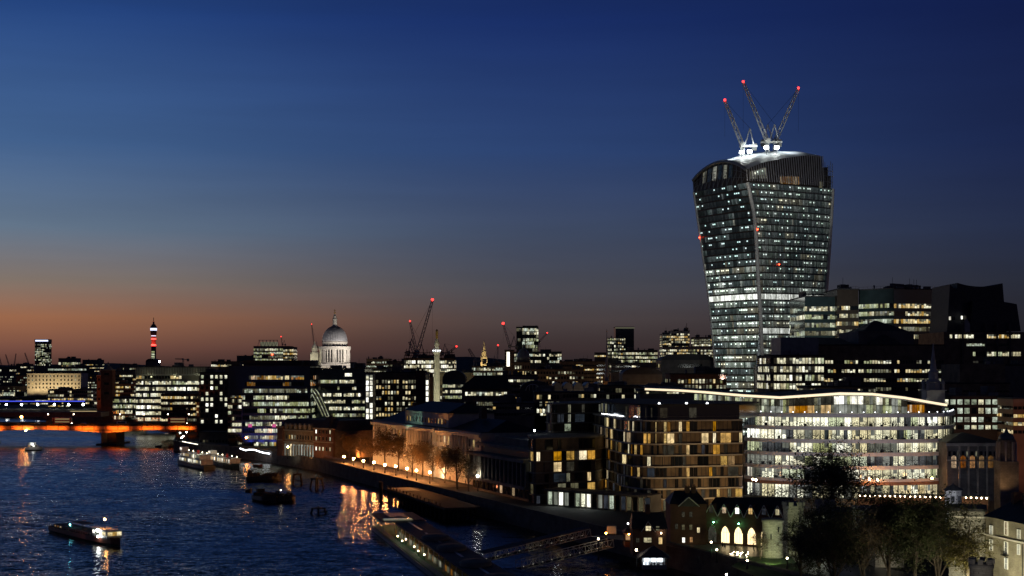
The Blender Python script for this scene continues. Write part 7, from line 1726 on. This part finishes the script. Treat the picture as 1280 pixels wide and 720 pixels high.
for x, y in ((38, 1.6), (45, 2.6), (48, 1.2), (60, 2.2), (68, 1.8), (75, 2.0)):
    q = MB(); q.ball((x, y, 2.4), .16, 'lamp_small', 6, 4); q.tube((x, y, 1.1), (x, y, 2.3), .05); q.build('deck_lamp', pr_)
q = MB(); q.box(19.5, 22.6, .5, 8, 4.71, 5.0, 'lit_dim'); q.build('lit_edge', pr_)
def gangway(label, a, b, w=2.4):
    a = Vector(a); b = Vector(b); L = (b-a).length; r_ = bpy.data.objects.new('gangway', None); C.objects.link(r_); r_.location = a; r_.rotation_euler = (b-a).to_track_quat('X', 'Z').to_euler(); tag(r_, label, 'gangway', 'gangways to the pier')
    q = MB(); q.box(0, L, -w/2, w/2, -.15, 0, 'timber'); q.build('deck', r_)
    for s_ in (-1, 1):
        q = MB(); y = s_*w/2; n = int(L/1.5); 
        for zz_ in (0, 1.7): q.tube((0, y, zz_), (L, y, zz_), .08, n=4, mat='white_paint')
        for i in range(n+1): q.tube((L*i/n, y, 0), (L*i/n, y, 1.7), .05, n=4, mat='white_paint')
        for i in range(n): q.tube((L*i/n, y, 0 if i % 2 else 1.7), (L*(i+1)/n, y, 1.7 if i % 2 else 0), .04, n=4, mat='white_paint')
        q.build('truss', r_)
    q = MB(); q.box(0, L, -w/2-.3, w/2+.3, 1.9, 2.02, 'canvas'); q.build('roof', r_) if w > 2.6 else None
    q = MB()
    for i in range(10): q.ball((L*(i+.5)/10, 0, .25), .05, 'strip_white', 5, 3)
    q.build('floor_lights', r_)
    return r_
g1 = gangway('nearer of the two lattice gangways, lit yellow along its deck', (1.5, 309, 1.4), (22.5, 322, 4.6))
g2 = gangway('farther of the two lattice gangways, roofed, behind the lit one', (-7, 321, 1.4), (18, 338, 5.2), 2.8)
for t in (.2, .5, .8):
    p = Vector((1.5, 309, 1.4)).lerp(Vector((22.5, 322, 4.6)), t); flood((p.x-1, p.y-4, p.z+.3), (p.x+.5, p.y+1, p.z+.8), 9, (1, .82, .4), 150, .2)
    p = Vector((-7, 321, 1.4)).lerp(Vector((18, 338, 5.2)), t); flood((p.x-1, p.y-4, p.z+.3), (p.x+.5, p.y+1, p.z+.8), 7, (1, .9, .5), 150, .2)
# jetty of dark timber
jd = rz; r_ = empty('timber_jetty', (-43, 486, 0), math.atan2(-54, 18), 'dark timber jetty on piles in front of the concrete block', 'jetty')
q = MB(); q.box(0, 74, 0, 11, 3.4, 4.1, 'timber'); q.build('deck', r_)
q = MB(); q.box(1, 15, 1, 8, 4.11, 4.2, 'concrete'); q.build('slab', r_)
for i in range(15):
    for y in (.5, 5, 10): q = MB(); q.tube((1+i*5, y, -3), (1+i*5, y, 3.4), .35, n=7, mat='timber'); q.build('pile', r_)
for i in range(16): q = MB(); q.tube((i*4.5, .2, 3), (i*4.5+.1, .2, 5.0), .15, n=5, mat='timber'); q.build('fender_post', r_)
def dolphin(label, px, pyw, hgt, D=None):
    D = CAMZ*F/(pyw-HOR); r_ = empty('mooring_dolphin', (PX(px, D), D, 0), R.random(), label, 'mooring post', 'mooring posts in the river')
    for s_ in ((-1.6, -1.6), (1.6, -1.6), (1.6, 1.6), (-1.6, 1.6)): q = MB(); q.tube((s_[0]*1.3, s_[1]*1.3, -2), (s_[0]*.8, s_[1]*.8, hgt*.7), .35, mat='timber', n=7); q.build('leg', r_)
    q = MB(); q.box(-1.7, 1.7, -1.7, 1.7, hgt*.7, hgt*.82, 'timber'); q.tube((0, 0, hgt*.8), (0, 0, hgt*1.15), .18, mat='timber'); q.tube((-2, -2, hgt*.3), (2, -2, hgt*.3), .2, mat='timber', n=5); q.build('platform', r_); return r_
dolphin('mooring dolphin with a pale beacon, left of the pair before the market hall', 371.5, 605, 5)
dolphin('mooring dolphin right of the pair before the market hall', 396, 611, 5)
dolphin('squat mooring dolphin low in the water left of the pier', 398, 642, 2.2)
D = 500; q = MB(); q.tube((0, 0, -3), (0, 0, 6.2), .75, .7, 12, 'timber'); o = q.build('mooring_post', loc=(PX(476, 485), 485, 0)); tag(o, 'single thick dark post standing in the orange reflections near the jetty', 'mooring post')

# ================================================================== boats
def hull(L, B, Hh, mat, keelmat='hull_black', sheer=.5, fine=.35):
    q = MB(); n = 14; sec_ = []
    for i in range(n+1):
        t = i/n; x = -L/2+L*t
        w = B/2*(1 if t < 1-fine else max(.03, math.cos((t-1+fine)/fine*math.pi/2)**.7)); w *= (.82+.18*min(1, t*6)); zt = Hh+sheer*t*t
        sec_.append([(x, -w*.8, -.6), (x, -w, Hh*.35), (x, -w, zt), (x, w, zt), (x, w, Hh*.35), (x, w*.8, -.6)])
    for a, b in zip(sec_, sec_[1:]):
        for j in range(5): q.face([a[j], b[j], b[j+1], a[j+1]] if j != 2 else [a[2], b[2], b[3], a[3]], mat if j in (1, 3) else ('timber' if j == 2 else keelmat))
    q.face(sec_[0][::-1], mat); q.face(sec_[-1], mat); return q
def wl(px, py): D = CAMZ*F/(py-HOR); return Vector((PX(px, D), D, 0))
def boat(label, a, b, B, Hh, mat, cat='boat', name='boat', group=None, keel='hull_black'):
    """a stern, b bow waterline points"""
    c = (a+b)/2; d = b-a; r_ = empty(name, c, math.atan2(d.y, d.x), label, cat, group); q = hull(d.length, B, Hh, mat, keel); q.build('hull', r_); return r_, d.length
# passenger launch, lower left
r_, L = boat('red brown river launch heading right with brightly lit bow cabin', wl(70, 664), wl(150, 684), 5.2, 1.7, 'hull_red', name='river_launch')
q = MB(); q.box(-L*.42, L*.18, -2.0, 2.0, 1.75, 2.5, 'hull_red'); q.box(-L*.40, L*.16, -1.8, 1.8, 2.51, 2.62, 'dark_concrete'); q.build('cabin', r_)
q = MB(); q.box(-L*.15, L*.03, -1.5, 1.5, 4.0, 4.15, 'canvas'); 
for x in (-L*.14, L*.02):
    for y in (-1.4, 1.4): q.tube((x, y, 2.6), (x, y, 4.0), .05)
q.build('canopy', r_)
q = MB(); q.box(L*.20, L*.42, -2.0, 2.0, 1.85, 3.7, 'hull_white'); q.prism([(L*.19, -2.2), (L*.43, -1.8), (L*.43, 1.8), (L*.19, 2.2)], 3.71, 3.9, 'hull_white'); q.build('wheelhouse', r_)
for x0_, x1_, m in ((.21, .24, 'lit_hot'), (.25, .31, 'lit_dim'), (.32, .35, 'lit_hot'), (.355, .40, 'lit_yellow')): q = MB(); q.face([(L*x0_, -2.04, 2.6), (L*x1_, -2.04, 2.6), (L*x1_, -2.04, 3.5), (L*x0_, -2.04, 3.5)], m, [(3, 0), (4, 0), (4, 1), (3, 1)]); q.build('window', r_)
q = MB(); q.face([(L*.425, -1.8, 2.6), (L*.425, 1.8, 2.6), (L*.425, 1.8, 3.5), (L*.425, -1.8, 3.5)], 'lit_yellow', [(0, 0), (3, 0), (3, 1), (0, 1)]); q.build('windscreen', r_)
q = MB(); q.tube((L*.28, 0, 3.9), (L*.28, 0, 6.1), .06); q.build('mast', r_)
for x, y, z, m, rr2 in ((L*.28, 0, 6.2, 'lamp_warm', .2), (L*.3, -2.3, 3.6, 'flood_white', .4), (L*.32, -2.5, 2.1, 'flood_white', .3), (-L*.17, -1.6, 3.2, 'cyan_lamp', .15)): q = MB(); q.ball((x, y, z), rr2, m, 6, 4); q.build('lamp', r_)
q = MB()
for i in range(24): x = -L*.48+L*.9*i/24; q.tube((x, -2.45, 1.8), (x, -2.45, 2.6), .03, n=4, mat='white_paint')
q.tube((-L*.48, -2.45, 2.6), (L*.42, -2.45, 2.6), .03, n=4, mat='white_paint'); q.build('railing', r_)
for k in range(3): q = MB(); u = k; q.face([(-L*.4+k*2, -2.03, 1.9), (-L*.4+k*2+1, -2.03, 1.9), (-L*.4+k*2+1, -2.03, 2.3), (-L*.4+k*2, -2.03, 2.3)], 'lit_warmdim', [(u, 0), (u+1, 0), (u+1, 1), (u, 1)]); q.build('window', r_)
p = loc2w(r_, (L*.33, -3, 3)); flood(p, loc2w(r_, (L*.33, -9, 0)), 60, (.9, .95, 1), 140, .3)
c_ = r_.location; flood((c_.x-2, c_.y-9, 3.2), (c_.x-3, c_.y, 1.2), 60, (1, .6, .4), 130, .3)
# white cruiser by the bridge
r_, L = boat('small white cabin cruiser near the orange bridge', wl(31, 563.5), wl(53, 563), 3.6, 1.7, 'hull_white', name='cabin_cruiser')
q = MB(); q.box(-L*.35, L*.22, -1.4, 1.4, 1.9, 3.3, 'hull_white'); q.prism([(-L*.3, -1.3), (L*.12, -1.3), (L*.12, 1.3), (-L*.3, 1.3)], 3.31, 4.5, 'hull_white'); q.build('cabin', r_)
for k, m in enumerate(('lit_orange', 'glass', 'lit_hot', 'glass')): x = -L*.32+k*L*.13; q = MB(); q.face([(x, -1.44, 2.2), (x+L*.1, -1.44, 2.2), (x+L*.1, -1.44, 3.0), (x, -1.44, 3.0)], m, [(k, 0), (k+1, 0), (k+1, 1), (k, 1)]); q.build('window', r_)
q = MB(); q.ball((-L*.1, -1.9, 3.6), .25, 'flood_white'); q.tube((-L*.1, -1.3, 3.6), (-L*.1, -1.9, 3.6), .05); q.build('lamp', r_)
flood(loc2w(r_, (0, -7, 4)), loc2w(r_, (0, 0, 1.5)), 170, (1, .9, .8), 100, .3)
# two moored pleasure ships with lit decks
def ship(label, a, b, B, decks, wh, pals):
    r_, L = boat(label, a, b, B, 2.0, 'hull_black', 'ship', 'pleasure_boat', 'moored pleasure boats'); z0 = 2.1
    for k, (f0, f1, hh) in enumerate(decks):
        q = MB(); q.box(L*f0, L*f1, -B*.42+.2*k, B*.42-.2*k, z0, z0+hh, 'hull_white'); q.box(L*f0-.5, L*f1+.5, -B*.47, B*.47, z0+hh+.01, z0+hh+.15, 'hull_white'); q.build('deck_house', r_)
        n = int((f1-f0)*L/1.6); 
        for sd in (-1, 1):
            for i in range(n):
                if R.random() < .8: x = L*f0+(f1-f0)*L*(i+.15)/n; w = (f1-f0)*L/n*.7; y = sd*(B*.42-.2*k+.05); q = MB(); u = R.randint(0, 99); q.face([(x, y, z0+.6), (x+w, y, z0+.6), (x+w, y, z0+hh-.2), (x, y, z0+hh-.2)], R.choice(pals), [(u, 0), (u+1, 0), (u+1, 1), (u, 1)]); q.build('window', r_)
        z0 += hh+.16
    q = MB(); q.box(L*wh-1.6, L*wh+1.6, -1.6, 1.6, z0, z0+2.1, 'hull_white'); q.build('wheelhouse', r_)
    for s_ in (-.85, .85):
        for y in (-1.65, 1.65): q = MB(); q.face([(L*wh+s_-.6, y, z0+.7), (L*wh+s_+.6, y, z0+.7), (L*wh+s_+.6, y, z0+1.8), (L*wh+s_-.6, y, z0+1.8)], 'lit_hot', [(0, 0), (1, 0), (1, 1), (0, 1)]); q.build('wheelhouse_window', r_)
    q = MB(); q.tube((L*wh, 0, z0+2), (L*wh, 0, z0+4.2), .06); q.tube((L*wh-.8, 0, z0+3.5), (L*wh+.8, 0, z0+3.5), .04); q.build('mast', r_)
    q = MB(); q.lathe([(.7, z0-.2), (.6, z0+1.5), (.62, z0+1.7)], 'red_paint', 10, -L*wh*.5, 0); q.build('funnel', r_)
    q = MB()
    for sd in (-1, 1):
        for i in range(22): x = -L*.46+L*.9*i/21; q.tube((x, sd*B*.46, 2.0), (x, sd*B*.46, 3.0), .035, n=4, mat='white_paint')
        q.tube((-L*.46, sd*B*.46, 3.0), (L*.44, sd*B*.46, 3.0), .035, n=4, mat='white_paint')
        for i in range(14): x = -L*.34+L*.56*i/13; q.tube((x, sd*B*.36, z0), (x, sd*B*.36, z0+.95), .03, n=4, mat='white_paint')
        q.tube((-L*.34, sd*B*.36, z0+.95), (L*.22, sd*B*.36, z0+.95), .03, n=4, mat='white_paint')
    q.build('railing', r_)
    for i in range(7): q = MB(); x = -L*.42+L*.85*i/6; q.ball((x, 0, z0+.9), .16, 'lamp_small', 6, 4); q.tube((x, 0, 2), (x, 0, z0+.8), .04); q.build('deck_lamp', r_)
    for i in range(4): q = MB(); x = -L*.3+L*.18*i; q.tube((x, -B*.5-.12, 1.1), (x, -B*.5+.1, 1.1), .42, n=10, mat='tyre'); q.build('fender', r_)
    return r_, L
s1, L1 = ship('left moored pleasure boat with high white wheelhouse and lit decks', wl(262, 588), wl(223, 580), 6.5, [(-.42, .3, 2.1), (-.36, .22, 2.0)], .3, ['lit_yellow', 'lit_dim', 'lit_hot', 'lit_white'])
s2, L2 = ship('right moored pleasure boat with an orange lit saloon', wl(258, 579), wl(299, 587), 6, [(-.4, .38, 2.3)], -.3, ['lit_orange', 'lit_warm', 'lit_hot', 'lit_yellow'])
for s_, L_ in ((s1, L1), (s2, L2)): c_ = s_.location; flood((c_.x, c_.y-12, 6), (c_.x, c_.y, 3), 500, (1, .85, .6), 120, .3); flood(loc2w(s_, (-L_*.2, 0, 10)), loc2w(s_, (-L_*.25, 0, 3)), 400, (1, .95, .7), 140, .3)
# dark barges
def barge(label, a, b, B=6.5, stuff=True):
    r_, L = boat(label, a, b, B, 1.9, 'hull_black', 'barge', 'cargo_barge', 'dark barges moored in midstream')
    q = MB(); 
    for k in range(6): x = -L*.42+k*L*.14; q.box(x, x+L*.12, -B*.38, B*.38, 1.9, 2.2+R.random()*1.1, 'timber')
    q.build('hatch_covers', r_); q = MB(); q.box(-L*.47, -L*.38, -1.4, 1.4, 1.9, 4.0, 'hull_black'); q.build('deck_house', r_)
    q = MB(); q.tube((L*.2, 0, 2), (L*.2, 0, 4.6), .08); q.build('mast', r_); return r_, L
barge('upper dark barge moored in the river below the market hall', wl(309, 601), wl(352, 601), 7)
barge('lower dark barge with a small pale figure of a lamp amidships', wl(324, 625), wl(345, 629), 7)
r_, L = barge('small dark barge lashed to the right of the lower barge', wl(345, 628), wl(369, 627), 6)
q = MB(); q.ball((-L*.3, -1, 4.2), .15, 'lamp_small'); q.build('lamp', r_)
for lab, px, py in (('tiny dark buoy like boat left of the lower barge', 311, 615), ('tiny dark skiff in midstream near the bridge shadow', 198, 559)):
    boat(lab, wl(px-4, py), wl(px+4, py), 2.2, .9, 'hull_black', name='skiff')
boat('small low dark workboat by the river wall right of the pleasure boats', wl(318, 583), wl(328, 584), 2.4, .9, 'hull_red', name='skiff')
for i, (px, py) in enumerate(((213, 560), (221, 562), (228, 563))): q = MB(); q.lathe([(.9, -.5), (1.4, .2), (1.4, .9), (.3, 1.3), (.25, 2.4)], 'red_panel', 10); o = q.build('mooring_buoy', loc=wl(px, py)); tag(o, 'dark red mooring buoy near the bridge foot, '+ordn[i]+' from the left', 'buoy', 'mooring buoys')
